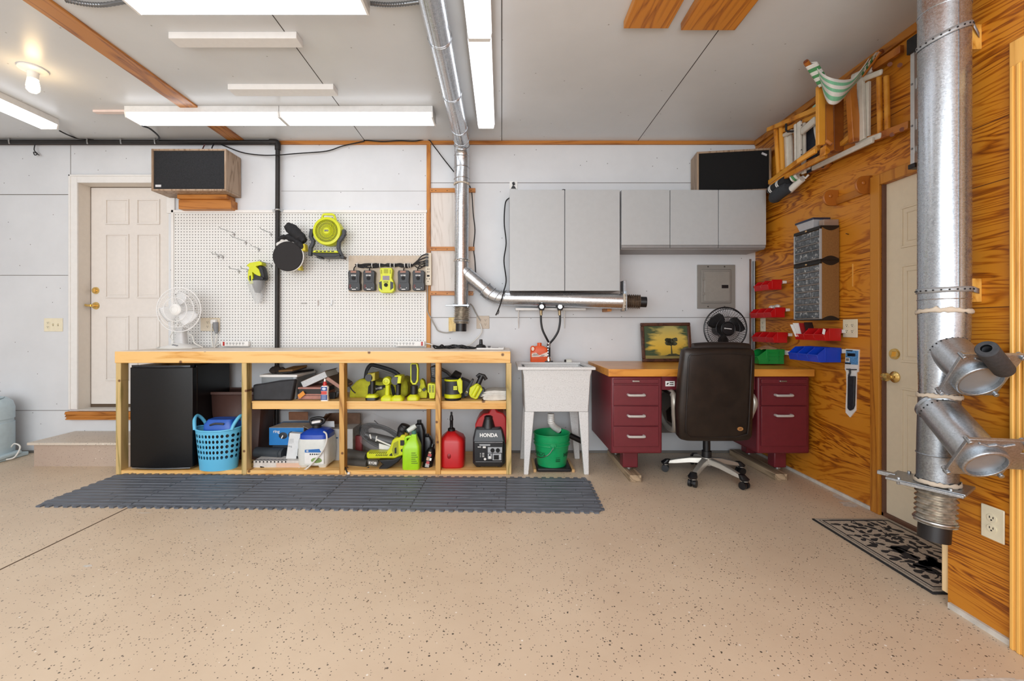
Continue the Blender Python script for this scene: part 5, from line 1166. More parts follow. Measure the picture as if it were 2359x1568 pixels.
b = MB().tube(pc([(791,1072,3.45),(796,1078,3.42),(799,1086,3.40),(803,1091,3.393)], 3.42), .006, 8); b.m = 1; b.tube([P(803,1087,3.396),P(803.5,1092,3.393)], .011, 8)
single('cable_plug', 'black cord with a white tip hanging over the second bench post foot', 'cord', b, [M_BLACK, M_WHITEP])
# jug, bottles, gas can, generator
jo = V((X(949,3.47), 3.475, zl)); t = thing('coolant_jug', 'bright lime green jug with clear spout at the shelf front', 'jug', jo)
M_JUG = plain('bright green plastic', '#a5dc1e', .35)
b = MB().stack([(jo.x,jo.y,zl,.066,.058),(jo.x,jo.y,zl+.01,.069,.060),(jo.x,jo.y,zl+.165,.069,.060),(jo.x+.002,jo.y,zl+.185,.064,.056),(jo.x+.012,jo.y,zl+.235,.034,.04),(jo.x+.018,jo.y,zl+.255,.022,.022),(jo.x+.018,jo.y,zl+.27,.021,.021)], 6); b.torus((jo.x,jo.y,zl+.045), .0705, .0, n=8)
bd = part('body', b, M_JUG, t, angle=30)
part('handle', MB().tube(curve([jo+V((-.045,-.01,.19)), jo+V((-.048,-.01,.235)), jo+V((-.02,-.01,.25)), jo+V((.004,-.01,.245))]), .011, 10), M_JUG, t)
b = MB().tube([jo+V((.018,0,.265)), jo+V((.016,-.004,.30))], .019, 14); part('cap', b, plain('teal cap', '#4d7d72', .35), t)
b = MB().tube([jo+V((.03,-.002,.335)), jo+V((-.0,-.01,.315)), jo+V((-.035,-.02,.295))], [.018,.022,.016], 14); part('spout', b, plain('cloudy spout', '#cfd6cf', .3), t)
b = MB().torus(jo+V((-.036,-.021,.294)), .016, .005, (-.8,-.3,-.45), 16); part('spout_ring', b, plain('dark teal', '#2e4640', .4), t)
b = MB()
for k in range(6): b.box(jo.x+.006,jo.x+.056-(k%3)*.008,jo.y-.0605,jo.y-.059,zl+.05+k*.016,zl+.056+k*.016)
part('label_print', b, plain('print olive', '#5e7a1c', .6), bd)
for lab, px, Y, dx in (('tall black bottle behind the green jug', 966, 3.66, 0), ('black bottle behind the tilted spray bottle', 984, 3.68, .0)):
    o = V((X(px,Y),Y,zl)); h = .34 if px < 970 else .22
    b = MB().stack([(o.x,o.y,zl,.052,.04),(o.x,o.y,zl+h*.75,.052,.04),(o.x,o.y,zl+h*.9,.03,.03),(o.x,o.y,zl+h*.93,.018,.018),(o.x,o.y,zl+h,.018,.018)], 4)
    single('oil_bottle', lab, 'bottle', b, plain('bottle black', '#131417', .3), group='dark bottles on the lower shelf')
o = P(983,1080,3.50); ax = (P(996,1028,3.55)-o).normalized(); t = thing('spray_bottle', 'black bottle with red and white label tilted against the third post', 'bottle', o)
b = MB().lathe([(.001,0),(.036,.002),(.040,.01),(.040,.13),(.03,.16),(.014,.175),(.014,.20),(.001,.201)], o, ax, 22); bd = part('body', b, plain('bottle black', '#131417', .3), t)
s = ax.cross(V((0,1,0))).normalized(); n_ = V((0,-1,0))-ax*V((0,-1,0)).dot(ax); n_.normalize(); s = ax.cross(n_)
b = MB()
for k, (u, v, w_, h_) in enumerate(((.05,.0,.012,.012),(.08,-.008,.010,.012),(.08,.014,.008,.010),(.11,.0,.014,.010),(.13,-.004,.010,.006))):
    b.m = k % 3; b.obox(o+ax*u+n_*.039+s*v, s*w_, n_*.002, ax*h_)
b.m = 2
for k in range(4): b.obox(o+ax*(.02+.007*k)+n_*.0395, s*.016, n_*.0015, ax*.0015)
part('label', b, [plain('label red dark', '#b0302f', .5), plain('label tan', '#c8a183', .5), M_WHITEP], bd)
go = V((X(1043,3.52), 3.55, zl)); t = thing('gas_can', 'red plastic fuel can with black spout between the last posts', 'fuel can', go)
M_RED = plain('fuel red', '#c01a1e', .35)
b = MB().stack([(go.x,go.y,zl,.088,.10),(go.x,go.y,zl+.012,.096,.11),(go.x,go.y,zl+.205,.097,.11),(go.x-.004,go.y,zl+.235,.086,.10),(go.x-.012,go.y,zl+.268,.040,.06),(go.x-.014,go.y,zl+.278,.03,.035)], 4.5, 32); bd = part('tank', b, M_RED, t)
b = MB().ball((go.x-.02,go.y-.108,zl+.10), (.016,.005,.022), 12, 8); part('embossing', b, plain('deep red', '#8e1417', .4), bd)
b = MB().ball((go.x-.045,go.y-.085,zl+.215), (.034,.02,.022), 14, 8); part('moulded_ear', b, M_RED, bd)
b = MB().lathe([(.030,.272),(.030,.295),(.022,.30)], (go.x-.014,go.y,zl), n=20); part('collar', b, M_BLACK, t)
b = MB().lathe([(.014,.295),(.013,.36),(.016,.365),(.012,.40),(.008,.405),(.008,.43),(.001,.431)], (go.x-.014,go.y,zl), n=16); part('spout', b, M_BLACK, t)
# generator
gx, gy = X(1126,3.45), 3.62; yF = 3.455
t = thing('generator', 'red and black portable generator at the right end of the lower shelf', 'generator', (gx,gy,zl))
M_GBLK = plain('generator black', '#26292d', .45)
b = MB().stack([(gx,gy,zl+.012,.120,.155),(gx,gy,zl+.03,.133,.165),(gx,gy,zl+.225,.131,.165),(gx-.002,gy,zl+.30,.112,.155),(gx-.002,gy,zl+.318,.10,.14)], 6, 36); body = part('body', b, M_GBLK, t)
b = MB().prism([(gx-.112,3.52,zl+.29),(gx-.112,3.52,zl+.335),(gx-.085,3.52,zl+.385),(gx-.045,3.52,zl+.42),(gx+.000,3.52,zl+.425),(gx+.012,3.52,zl+.455),(gx+.024,3.52,zl+.485),(gx+.044,3.52,zl+.485),(gx+.066,3.52,zl+.44),(gx+.115,3.52,zl+.425),(gx+.140,3.52,zl+.39),(gx+.145,3.52,zl+.22),(gx+.12,3.52,zl+.12)], (0,.25,0)); part('red_cover', b, plain('generator red', '#a81a1f', .35), t, .012)
b = MB().tube([(gx-.005,3.52,zl+.31),(gx-.005,3.52,zl+.38)], [.055,.036], 16).lathe([(.034,.375),(.034,.40),(.02,.41),(.001,.411)], (gx-.005,3.52,zl), n=20); part('fuel_cap', b, M_BLACK, t)
b = MB().prism([(gx-.122,yF-.008,zl+.212),(gx+.120,yF-.008,zl+.212),(gx+.100,yF+.004,zl+.308),(gx-.102,yF+.004,zl+.308)], (0,.05,0)); hd_ = part('nose_cover', b, plain('nose grey', '#454a4f', .4), t, .006)
b = MB().text('HONDA', (gx,yF-.0005,zl+.265), .04, (1,0,0), (0,.2,1), width=.142, bold=.03, ext=.001); b2 = [v for v in b.v]; b.v = [v+V((0,-.003,0)) for v in b.v]; part('lettering', b, M_WHITEP, hd_)
b = MB().box(gx-.118,gx+.116,yF-.004,yF+.01,zl+.055,zl+.205); pn = part('control_panel', b, M_BLACK, t, .006)
b = MB().box(gx-.008,gx+.106,yF-.007,yF-.003,zl+.125,zl+.170).box(gx-.008,gx+.024,yF-.007,yF-.003,zl+.075,zl+.120).box(gx+.030,gx+.100,yF-.007,yF-.003,zl+.066,zl+.120); b.box(gx-.075,gx+.012,yF-.006,yF-.003,zl+.180,zl+.193); part('outlet_panel', b, plain('panel silver', '#a9adb1', .4), pn, .003)
b = MB().disc((gx+.030,yF-.007,zl+.145), .017, n=18, h=.003).disc((gx+.072,yF-.007,zl+.145), .017, n=18, h=.003).box(gx+.040,gx+.080,yF-.009,yF-.006,zl+.072,zl+.108).disc((gx+.008,yF-.007,zl+.108), .007, n=12); part('socket', b, M_BLKM, pn)
b = MB().disc((gx+.008,yF-.008,zl+.088), .010, n=14, h=.004).text('AC', (gx+.088,yF-.0075,zl+.10), .012).box(gx-.088,gx-.062,yF-.006,yF-.003,zl+.168,zl+.174).box(gx-.048,gx-.024,yF-.006,yF-.003,zl+.162,zl+.176).disc((gx-.030,yF-.005,zl+.075), .010, n=14)
for k in range(3): b.box(gx-.070,gx-.062,yF-.006,yF-.003,zl+.092+.013*k,zl+.096+.013*k).box(gx-.052,gx-.036,yF-.006,yF-.003,zl+.092+.013*k,zl+.097+.013*k)
part('panel_marks', b, M_WHITEP, pn)
b = MB().box(gx-.112,gx+.110,yF-.009,yF-.003,zl+.207,zl+.211).box(gx-.105,gx+.105,yF-.007,yF-.003,zl+.052,zl+.056); part('trim_line', b, M_STEEL, t)
b = MB()
for s in (-1,1): b.ball((gx+s*.09,yF+.008,zl+.03), (.012,.006,.009), 10, 6)
part('bumper', b, M_BLKM, t)
for sx in (-1,1):
    for yy in (gy-.11, gy+.11): part('rubber_foot', MB().cyl((gx+sx*.085,yy,zl),(gx+sx*.085,yy,zl+.016),.022,n=12), M_BLKM, t)

# ================================================================== on the worktop
zt = Z(809.5,YF)+.004
fo = V((X(411,3.78), 3.80, zt)); t = thing('desk_fan', 'white desk fan at the left end of the workbench', 'fan', fo)
M_FANW = plain('fan white', '#e9e9e7', .35)
c = P(412,713,3.74)
b = MB().lathe([(.001,0),(.145,0),(.15,.006),(.135,.018),(.07,.035),(.045,.05),(.001,.055)], fo, n=36); part('base', b, M_FANW, t)
b = MB().stack([(fo.x+.01,fo.y,fo.z+.03,.048,.04),(fo.x+.012,fo.y,fo.z+.10,.040,.036),(fo.x+.008,fo.y,fo.z+.185,.034,.034)], 3); part('neck', b, plain('fan neck', '#c9c9c9', .35), t)
b = MB().tube([c+V((0,.02,0)), c+V((.004,.13,-.01))], [.055,.045], 20); part('motor', b, M_FANW, t)
M_WIREW = plain('fan wire white', '#eeeeee', .3)
for sgn, nm in ((-1,'front_guard'),(1,'rear_guard')):
    b = MB()
    for k in range(54):
        a = 2*pi*k/54; b.tube([c+V((rr*cos(a), yy, rr*sin(a))) for rr, yy in ((.045,sgn*.045),(.11,sgn*.04),(.17,sgn*.022),(.19,0))], .0011, 4)
    for rr, yy in (((.19,0),) if sgn < 0 else ())+((.10,sgn*.042),(.15,sgn*.03)): b.torus(c+V((0,yy,0)), rr, .0026 if rr < .19 else .004, (0,1,0), 48, 6)
    part(nm, b, M_WIREW, t)
b = MB().lathe([(.001,-.052),(.030,-.052),(.045,-.046),(.05,-.040)], c, (0,1,0), 28); b.lathe([(.028,-.054),(.031,-.054),(.031,-.050),(.028,-.050)], c, (0,1,0), 24); part('hub_badge', b, M_FANW, t)
def blades(c, R, n, a0, mat, t, tw=.5, hub=.04, wid=.62):
    for k in range(n):
        a = a0+2*pi*k/n
        b = MB(); b.grid(lambda u,v: c+V(((hub*.8+(R-hub*.8)*u)*cos(a+(v-.5)*wid*2*(.55+.45*sin(pi*min(1,u*.9+.05)))), (v-.5)*.05*tw*2, (hub*.8+(R-hub*.8)*u)*sin(a+(v-.5)*wid*2*(.55+.45*sin(pi*min(1,u*.9+.05)))))), 8, 6)
        part('blade', b, mat, t, solid=.002)
    b = MB().lathe([(.001,-.03),(hub,-.028),(hub,.03)], c, (0,1,0), 24); part('blade_hub', b, mat, t)
blades(c, .155, 3, radians(200), plain('clear white blade', '#f4f5f6', .2, alpha=.8), t)
b = MB()
for k in range(3): b.disc(fo+V((.0+.02*k,-.08-.006*k,.032-.003*k)), .009, (0,-.3,1), 10, .006)
part('buttons', b, M_GREY, t)
b = MB().tube(curve([fo+V((-.13,.02,.01)), fo+V((-.155,-.03,.012)), fo+V((-.12,-.10,.008)), fo+V((-.02,-.15,.007)), fo+V((.09,-.13,.007)), fo+V((.16,-.08,.007))]), .006, 8).tube(curve([c+V((-.03,.12,-.05)), fo+V((-.09,.03,.14)), fo+V((-.085,.0,.09)), fo+V((-.04,.02,.05))]), .005, 8).tube(curve([fo+V((.05,.02,.13)), fo+V((.10,.01,.11)), fo+V((.14,-.02,.05)), fo+V((.20,.0,.01))]), .005, 8)
part('cord', b, M_CORDW, t)
t = thing('charger_cables', 'tangle of black cords on the bench under the duct hose end', 'cords', P(1035,800,3.75))
b = MB(); r_ = random.Random(3)
for k in range(9):
    pts = [V((X(1002+i*11+r_.random()*5,3.75), 3.70+.12*r_.random(), zt+.007+.026*r_.random()*sin(pi*i/8))) for i in range(9)]; b.tube(curve(pts,4), .0055, 6)
b.tube(curve([V((X(1002,3.75),3.74,zt+.008)), V((X(1000,3.75),3.70,zt+.03)), V((X(1012,3.75),3.72,zt+.02)), V((X(1020,3.75),3.7,zt+.035)), V((X(1026,3.75),3.72,zt+.01))]), .007, 8)
part('cord_bundle', b, M_BLACK, t)
b = MB().tube(curve([V((X(1070,3.72),3.72,zt+.008)), V((X(1080,3.72),3.7,zt+.007)), V((X(1092,3.7),3.72,zt+.007)), V((X(1100,3.7),3.74,zt+.02))]), .006, 8); part('lead', b, M_BLACK, t)
t = thing('white_tray', 'flat white tray on the right end of the workbench', 'tray', (X(1128,3.7),3.72,zt))
b = MB().box(X(1098,3.65),X(1160,3.65),3.63,3.80,zt,zt+.007).bar((X(1098,3.65),3.63,zt+.01),(X(1160,3.65),3.63,zt+.01),.006,.008).bar((X(1160,3.65),3.63,zt+.01),(X(1163,3.7),3.8,zt+.012),.006,.01); part('tray_sheet', b, M_WHITEP, t, .002)
o = V((X(1108,3.72),3.72,zt+.0075)); t = thing('trimmer_stand', 'small black charging stand on the white tray', 'charger', o)
b = MB().lathe([(.001,0),(.042,0),(.044,.012),(.036,.026),(.022,.03),(.016,.034),(.013,.07),(.013,.075),(.001,.076)], o, n=24); part('stand', b, M_BLACK, t)
b = MB().lathe([(.001,0),(.010,0),(.010,.01),(.014,.012),(.012,.018),(.001,.019)], o+V((.07,.02,0)), n=12); single('screw_lid', 'small white and black odds and ends on the white tray', 'odds', b.box(o.x+.095,o.x+.15,o.y-.03,o.y-.01,zt+.0075,zt+.014), plain('odds grey', '#6a6a6c', .5))
# ================================================================== floor mats
M_MAT = wood('ribbed rubber', '#646a74', '#555b64', '#3a3f47', (.7,16,1), 7, rough=.5, fine=(1,30,1))
def mat_tile(label, i, a0, a1):
    """interlocking tile, local x along the strip; teeth on the outer edges"""
    ang = radians(-1.55); o = V((-2.998, 2.806, 0)); ex = V((cos(ang), sin(ang), 0)); ey = V((-sin(ang), cos(ang), 0)); D = .585; h = .009
    P2 = lambda u, v, z=0: o+ex*u+ey*v+V((0,0,z))
    pts = []; n = 10; w = (a1-a0)/n
    for k in range(n):                               # near edge with teeth
        u = a0+k*w; pts += [(u+.06*w, 0), (u+.13*w, -.022), (u+.60*w, -.022), (u+.67*w, 0)]
    if i == 5:
        for k in range(9): v = .02+k*.06; pts += [(a1, v), (a1+.02, v+.008), (a1+.02, v+.030), (a1, v+.038)]
    else: pts += [(a1, 0), (a1, D)]
    for k in range(n):
        u = a1-k*w; pts += [(u-.06*w, D), (u-.13*w, D+.022), (u-.60*w, D+.022), (u-.67*w, D)]
    if i == 0:
        for k in range(9): v = D-.02-k*.06; pts += [(a0, v), (a0-.02, v-.008), (a0-.02, v-.030), (a0, v-.038)]
    else: pts += [(a0, D), (a0, 0)]
    b = MB().prism([P2(*q) for q in pts], (0,0,h)); r_ = random.Random(i)
    nr = 11
    for k in range(nr):                              # raised ribs of uneven length
        v0 = .012+k*(D-.02)/nr; u = a0+.002
        while u < a1-.01:
            L = min(a1-.002-u, .2+.4*r_.random()); dv = .006*r_.random()
            b.hex([P2(u,v0+dv,h),P2(u+L,v0+dv,h),P2(u+L,v0+.040,h),P2(u,v0+.040,h),P2(u+.003,v0+dv+.008,h+.0045),P2(u+L-.003,v0+dv+.008,h+.0045),P2(u+L-.003,v0+.032,h+.0045),P2(u+.003,v0+.032,h+.0045)]); u += L
    single('floor_tile', label, 'mat tile', b, M_MAT, smooth=False, group='interlocking tiles of the grey floor strip')
names = ['leftmost grey ribbed floor tile, with a toothed free left edge', 'second grey ribbed floor tile from the left, over the floor joint', 'third grey ribbed floor tile from the left', 'third grey ribbed floor tile from the right', 'second grey ribbed floor tile from the right', 'rightmost grey ribbed floor tile, in front of the laundry sink']
for i, nme in enumerate(names): mat_tile(nme, i, i*.6045+.0004, (i+1)*.6045-.0004)
t = thing('door_mat', 'black and beige leaf patterned mat on the floor before the cream door', 'mat', (2.09, 2.25, 0))
mx0, mx1, my0, my1 = 1.862, 2.322, 1.875, 2.608
b = MB().box(mx0,mx1,my0,my1,0,.008); bd = part('rubber_base', b, plain('mat rubber', '#1d1d1f', .7), t, .003)
b = MB().box(mx0+.03,mx1-.03,my0+.03,my1-.03,.007,.0105); part('pile', b, plain('mat pile', '#b6a898', .95, var=.3, scale=250, bmp=.5), t)
b = MB()
for q in ((mx0+.010,mx0+.022,my0+.010,my1-.010),(mx1-.022,mx1-.010,my0+.010,my1-.010),(mx0+.022,mx1-.022,my0+.010,my0+.022),(mx0+.022,mx1-.022,my1-.022,my1-.010)): b.box(q[0],q[1],q[2],q[3],.007,.0108)
part('border_band', b, plain('band beige', '#a89b8c', .95, var=.2, scale=250), t)
b = MB(); r_ = random.Random(9)
def leaf(x, y, L, W, a, z=.0106):
    u = V((cos(a),sin(a),0)); w = V((-sin(a),cos(a),0)); c = V((x,y,z)); b.prism([c+u*L*cos(q)+w*W*sin(q)*(1+.35*cos(3*q)) for q in [2*pi*k/14 for k in range(14)]], (0,0,.0014))
for k in range(84):
    leaf(mx0+.065+.33*((k%6)+.2+.6*r_.random())/6, my0+.06+.61*((k//6)+.2+.6*r_.random())/14, .016+.016*r_.random(), .008+.006*r_.random(), r_.random()*pi)
for k in range(12): leaf(2.09+r_.gauss(0,.055), 2.10+r_.gauss(0,.085), .045+.03*r_.random(), .018+.014*r_.random(), r_.random()*pi)
for k in range(12):
    x, y, a = mx0+.07+.32*r_.random(), my0+.07+.59*r_.random(), r_.random()*2*pi
    pts = []
    for i in range(10): pts.append(V((min(mx1-.035,max(mx0+.035,x)), min(my1-.035,max(my0+.035,y)), .0108))); x += .025*cos(a); y += .025*sin(a); a += .35*(1 if k % 2 else -1)
    b.tube(pts, .0026, 5)
for q in ((mx0+.036,mx0+.042,my0+.036,my1-.036),(mx1-.042,mx1-.036,my0+.036,my1-.036),(mx0+.042,mx1-.042,my0+.036,my0+.042),(mx0+.042,mx1-.042,my1-.042,my1-.036)): b.box(q[0],q[1],q[2],q[3],.010,.012)
part('leaf_pattern', b, plain('leaf black', '#232124', .9, var=.4, scale=60), t)
# step and white bin by the house door
b = MB().box(-3.885,-2.96,3.60,3.99,0,.178); b.m = 1; b.box(-3.925,-2.95,3.575,3.995,.178,.20)
t = thing('step', 'speckled wooden step on the floor below the house door', 'step', (-3.42,3.8,0))
b = MB().box(-3.885,-2.96,3.605,3.99,0,.179); part('riser_box', b, M_STEP, t)
b = MB().box(-3.925,-2.95,3.585,3.995,.179,.20); part('tread', b, M_STEPTOP, t, .003)
o = V((X(-48,3.72), 3.76, 0)); t = thing('diaper_pail', 'pale blue tall bin with domed lid at the left edge', 'bin', o)
M_PAIL = plain('pale blue plastic', '#b9ccd4', .35)
b = MB().lathe([(.001,0.02),(.172,.02),(.178,.04),(.178,.32),(.171,.322),(.171,.352),(.178,.354),(.178,.45),(.165,.50),(.13,.535),(.08,.55),(.001,.552)], o, n=40); part('body', b, M_PAIL, t)
b = MB().tube([o+V((.135*cos(a),.135*sin(a)*.9-.02,.532+.004*sin(a))) for a in [2*pi*k/30 for k in range(30)]], .006, 6, closed=True); part('lid_seam', b, plain('seam blue', '#7f959f', .4), t)
b = MB().disc(o+V((.03,-.06,.545)), .06, (0,-.25,1), 20, .006, .035); part('lid_opening', b, plain('dark opening', '#2c3136', .5), t)
b = MB().box(o.x-.2,o.x+.20,3.58,3.93,0,.035).bar((o.x+.19,3.62,.03),(o.x+.19,3.86,.05),.05,.03); part('base', b, M_PAIL, t, .008)
b = MB().tube(curve([o+V((.16,.05,.09)), o+V((.19,.06,.13)), o+V((.24,.06,.10)), o+V((.26,.0,.03)), o+V((.23,-.04,.02))]), .006, 8); part('cord', b, M_CORDW, t)
# ================================================================== laundry sink
def m_sink():
    m, nt, b = base('speckled sink plastic'); n = nd(nt, 'ShaderNodeTexNoise', {'Vector': coords(nt), 'Scale': 260.0, 'Detail': 2.0})
    nt.links.new(ramp(nt, n.outputs[0], [(.36, lin('#c2c3c3')), (.46, lin('#dbdcdc')), (.7, lin('#e3e4e4'))]), b.inputs['Base Color']); b.inputs['Roughness'].default_value = .5; return m
M_SINK = m_sink()
x0, x1, y0, y1, zr = .125, .728, 3.36, 3.925, .845
t = thing('laundry_sink', 'white speckled laundry sink on four tapered legs right of the workbench', 'sink', (.43, 3.64, 0))
b = MB()
for q in ((x0,x1,y0,y0+.04),(x0,x1,y1-.10,y1),(x0,x0+.04,y0+.04,y1-.10),(x1-.04,x1,y0+.04,y1-.10)): b.box(q[0],q[1],q[2],q[3],zr-.022,zr)
part('rim', b, M_SINK, t, .004)
def ring(a0,a1,c0,c1,z): return [(a0,c0,z),(a1,c0,z),(a1,c1,z),(a0,c1,z)]
tz = zr-.02; xa, xb = X(1204,3.385), X(1364,3.385); xc, xe = X(1209.5,3.40), X(1356,3.40); zb = Z(950,3.39)
b = MB(); b.rings([ring(xa,xb,3.383,3.86,tz), ring(xa+.002,xb-.002,3.386,3.86,tz-.02), ring(xa+.010,xb-.010,3.394,3.85,tz-.05), ring(xc,xe,3.41,3.80,zb), ring(xc+.03,xe-.03,3.44,3.77,zb+.02), ring(xa+.03,xb-.03,3.40,3.83,tz)], cap=False)
b.rings([ring(xc+.03,xe-.03,3.44,3.77,zb+.02), ring(xc+.2,xe-.2,3.58,3.62,zb+.018)])
part('tub', b, M_SINK, t, .006)
def leg(mb, xt0, xt1, xb0, xb1, yt, yb_, zt, d=.035):
    mb.hex([(xb0,yb_,0),(xb1,yb_,0),(xb1,yb_+d*.8,0),(xb0,yb_+d*.8,0),(xt0,yt,zt),(xt1,yt,zt),(xt1,yt+d,zt),(xt0,yt+d,zt)]); return mb
for q in ((xc-.002,X(1231,3.40),X(1207,3.395),X(1217.5,3.395),3.412,3.395),(X(1334,3.40),xe+.002,X(1346,3.395),X(1357,3.395),3.412,3.395),(xc+.004,xc+.075,X(1198,3.80),X(1207,3.80),3.765,3.80),(xe-.10,xe-.02,X(1324,3.80),X(1336,3.80),3.765,3.80)):
    part('leg', leg(MB(), *q, zb+.002), M_SINK, t, .005)
b = MB().tube(curve([P(1269,952,3.62), P(1269,962,3.62), P(1270,974,3.63), P(1277,983,3.66), P(1287,990,3.70)], 6), [.027+.003*(i % 2) for i in range(25)], 16); part('drain_hose', b, M_WHITEP, t)
b = MB().tube([P(1285,989,3.70), P(1345,1018,3.72)], .024, 16); part('drain_pipe', b, M_BLACK, t)
t = thing('sink_faucet', 'chrome faucet with black stem standing on the back of the sink', 'faucet', P(1264,842,3.86))
o = V((X(1264,3.87),3.87,zr))
b = MB().box(o.x-.036,o.x+.036,o.y-.022,o.y+.022,zr,zr+.010); part('base_plate', b, M_GREYD, t, .003)
b = MB().lathe([(.001,.01),(.026,.01),(.024,.03),(.016,.045),(.014,.05)], o, n=20); part('spout_base', b, M_CHROME, t)
b = MB().cyl(o+V((0,0,.045)), o+V((0,0,.165)), .015, n=16); b.m = 1; b.ball(o+V((.0,-.012,.165)), .014, 12, 8)
for k in range(4): b.box(o.x-.012,o.x-.004,o.y-.017,o.y-.012,zr+.06+k*.024,zr+.07+k*.024)
part('stem', b, [M_BLACK, M_CHROME], t)
yv2 = 3.84
t = thing('water_hoses', 'pair of black hoses from two chrome wall valves joining over the sink', 'hoses', P(1268,795,3.86))
for pts in ([(1246,724),(1246.5,742),(1250,760),(1258,777),(1265,790,3.86)],[(1290,724),(1290,742),(1286,762),(1277,778),(1267,790,3.86)]):
    part('hose', MB().tube(pc(pts, yv2), .0095, 10), M_BLACK, t)
part('join', MB().tube([P(1266,787,3.86), P(1265,800,3.865)], [.013,.010], 12), M_STEEL, t)
for px in (1248, 1290.5):
    c = P(px,706,3.74); b = MB().lathe([(.001,0),(.018,0),(.022,.006),(.022,.014),(.014,.018)], c, (0,1,0), 20); v_ = part('valve_cap', b, M_CHROME, t)
    b = MB().torus(c+V((0,.014,0)), .022, .009, (0,1,0), 24, 8)
    for k in range(6): b.ball(c+V((.026*cos(k*pi/3),.014,.026*sin(k*pi/3))), .011, 8, 6)
    part('valve_handle', b, M_BLACK, t)
    b = MB().tube([c+V((0,.016,0)), c+V((0,.09,-.004)), P(px-1.5,717,yv2), P(px-1.5,726,yv2)], [.012,.014,.013,.012], 10); part('valve_body', b, plain('tarnished brass', '#9a8a6c', .35, .9), t)
t = thing('wall_shelf', 'narrow white shelf on two wire brackets behind the water valves', 'shelf', P(1269,716,3.9))
part('shelf_board', MB().box(X(1188,3.86),X(1350,3.86),3.86,3.998,Z(714.5,3.86),Z(709,3.86)), M_WHITE, t, .002)
for px in (1194, 1300):
    b = MB().tube([P(px,716,3.90), P(px+1,716,3.985), P(px,756,3.99)], .004, 6).tube([P(px,756,3.99), P(px-.5,735,3.96), P(px,716,3.885)], .004, 6); part('bracket', b, M_WHITEP, t)
o = V((X(1242,3.87),3.885,zr)); t = thing('soap_jug', 'orange hand cleaner jug on the back of the sink', 'jug', o)
M_ORA = plain('jug orange', '#e0561e', .4)
b = MB().stack([(o.x,o.y,zr,.076,.03),(o.x,o.y,zr+.008,.078,.032),(o.x,o.y,zr+.105,.078,.032),(o.x+.004,o.y,zr+.125,.068,.03),(o.x+.004,o.y,zr+.142,.034,.024)], 6); b.lathe([(.02,.14),(.02,.17),(.001,.171)], o+V((.004,0,0)), n=16)
bd = part('body', b, M_ORA, t)
b = MB().tube([o+V((-.058+.017*cos(a),-.031,.118+.022*sin(a))) for a in [2*pi*k/20 for k in range(20)]], .006, 8, closed=True); part('handle', b, M_ORA, t)
b = MB().disc(o+V((-.058,-.0335,.118)), .013, n=16, h=.001, ry=.018); b.prism([o+V((-.068,-.0335,.075)), o+V((-.03,-.0335,.085)), o+V((.0,-.0335,.06)), o+V((.072,-.0335,.09)), o+V((.072,-.0335,.05)), o+V((-.068,-.0335,.045))], (0,.0015,0)); b.m = 1
for k in range(4): b.tube([o+V((-.058+.012*k,-.0345,.055)), o+V((-.05+.012*k,-.035,.074+.004*(k%2))), o+V((-.044+.012*k,-.0345,.056))], .0016, 5)
b.obox(o+V((.03,-.0345,.060)), (.016,0,0), (0,.0008,0), (0,0,.002)).obox(o+V((.02,-.0345,.050)), (.018,0,0), (0,.0008,0), (0,0,.0012))
part('label', b, [plain('label light', '#e9d8cb', .5), plain('label ink', '#3a2a24', .5)], bd)
c = P(1309,833,3.86); b = MB().cyl(c+V((-.02,0,.003)), c+V((.028,0,.003)), .022, n=20); b.m = 1; b.cyl(c+V((-.034,0,.0)), c+V((-.018,0,.0)), .020, n=20)
single('scrub_roll', 'small white roll with black end lying on the sink back', 'roll', b, [plain('roll white', '#d6d6cc', .5), M_BLACK], .002, loc=(c.x,c.y,zr))
# bucket under the sink
bo = V((X(1271,3.575), 3.575, .033)); t = thing('bucket', 'green plastic bucket with wire handle under the laundry sink', 'bucket', bo)
M_GRN = plain('bucket green', '#149a5c', .35); rt, rb, hb = .147, .118, .255
b = MB().lathe([(rb,0),(rb+.02,.15),(rt-.003,.20),(rt,hb),(rt-.006,hb),(rt-.008,.20),(rb+.012,.15),(rb-.006,.008),(.001,.008)], bo, n=48); b.lathe([(.001,0),(rb,0)], bo, n=48)
bd = part('shell', b, M_GRN, t)
b = MB().torus(bo+V((0,0,hb)), rt+.001, .005, n=48, k=8).torus(bo+V((0,0,.172)), rb+.025, .006, n=48, k=8).torus(bo+V((0,0,.20)), rt, .003, n=48, k=6); part('rim', b, M_GRN, t)
b = MB().obox(bo+V((-.005,-.146,.185)), (.022,0,0), (0,.006,0), (0,0,.012)).obox(bo+V((-.005,-.150,.172)), (.008,0,0), (0,.006,0), (0,0,.02)); part('handle_ear', b, M_GRN, t, .004)
b = MB().tube(curve([bo+V((-.005,-.156,.17)), bo+V((-.03,-.150,.13)), bo+V((-.06,-.135,.10)), bo+V((-.10,-.10,.08)), bo+V((-.132,-.05,.08)), bo+V((-.14,.0,.09))]), .003, 6); part('wire_handle', b, M_STEEL, t)
def wrap(cx_ang, zc, r): return lambda a, c: bo+V(((r+.02*(zc+c)/.15*0+.0015)*cos(cx_ang+a/r), (r+.0015)*sin(cx_ang+a/r), zc+c))
b = MB()
for ang, body, zz, w in ((-pi/2-1.33,'MENARDS',.108,.22),(-pi/2+1.5,'MENARDS',.10,.22)): b.text(body, (0,0,0), .042, fn=wrap(ang, zz, rb+.0145), width=w, bold=.02)
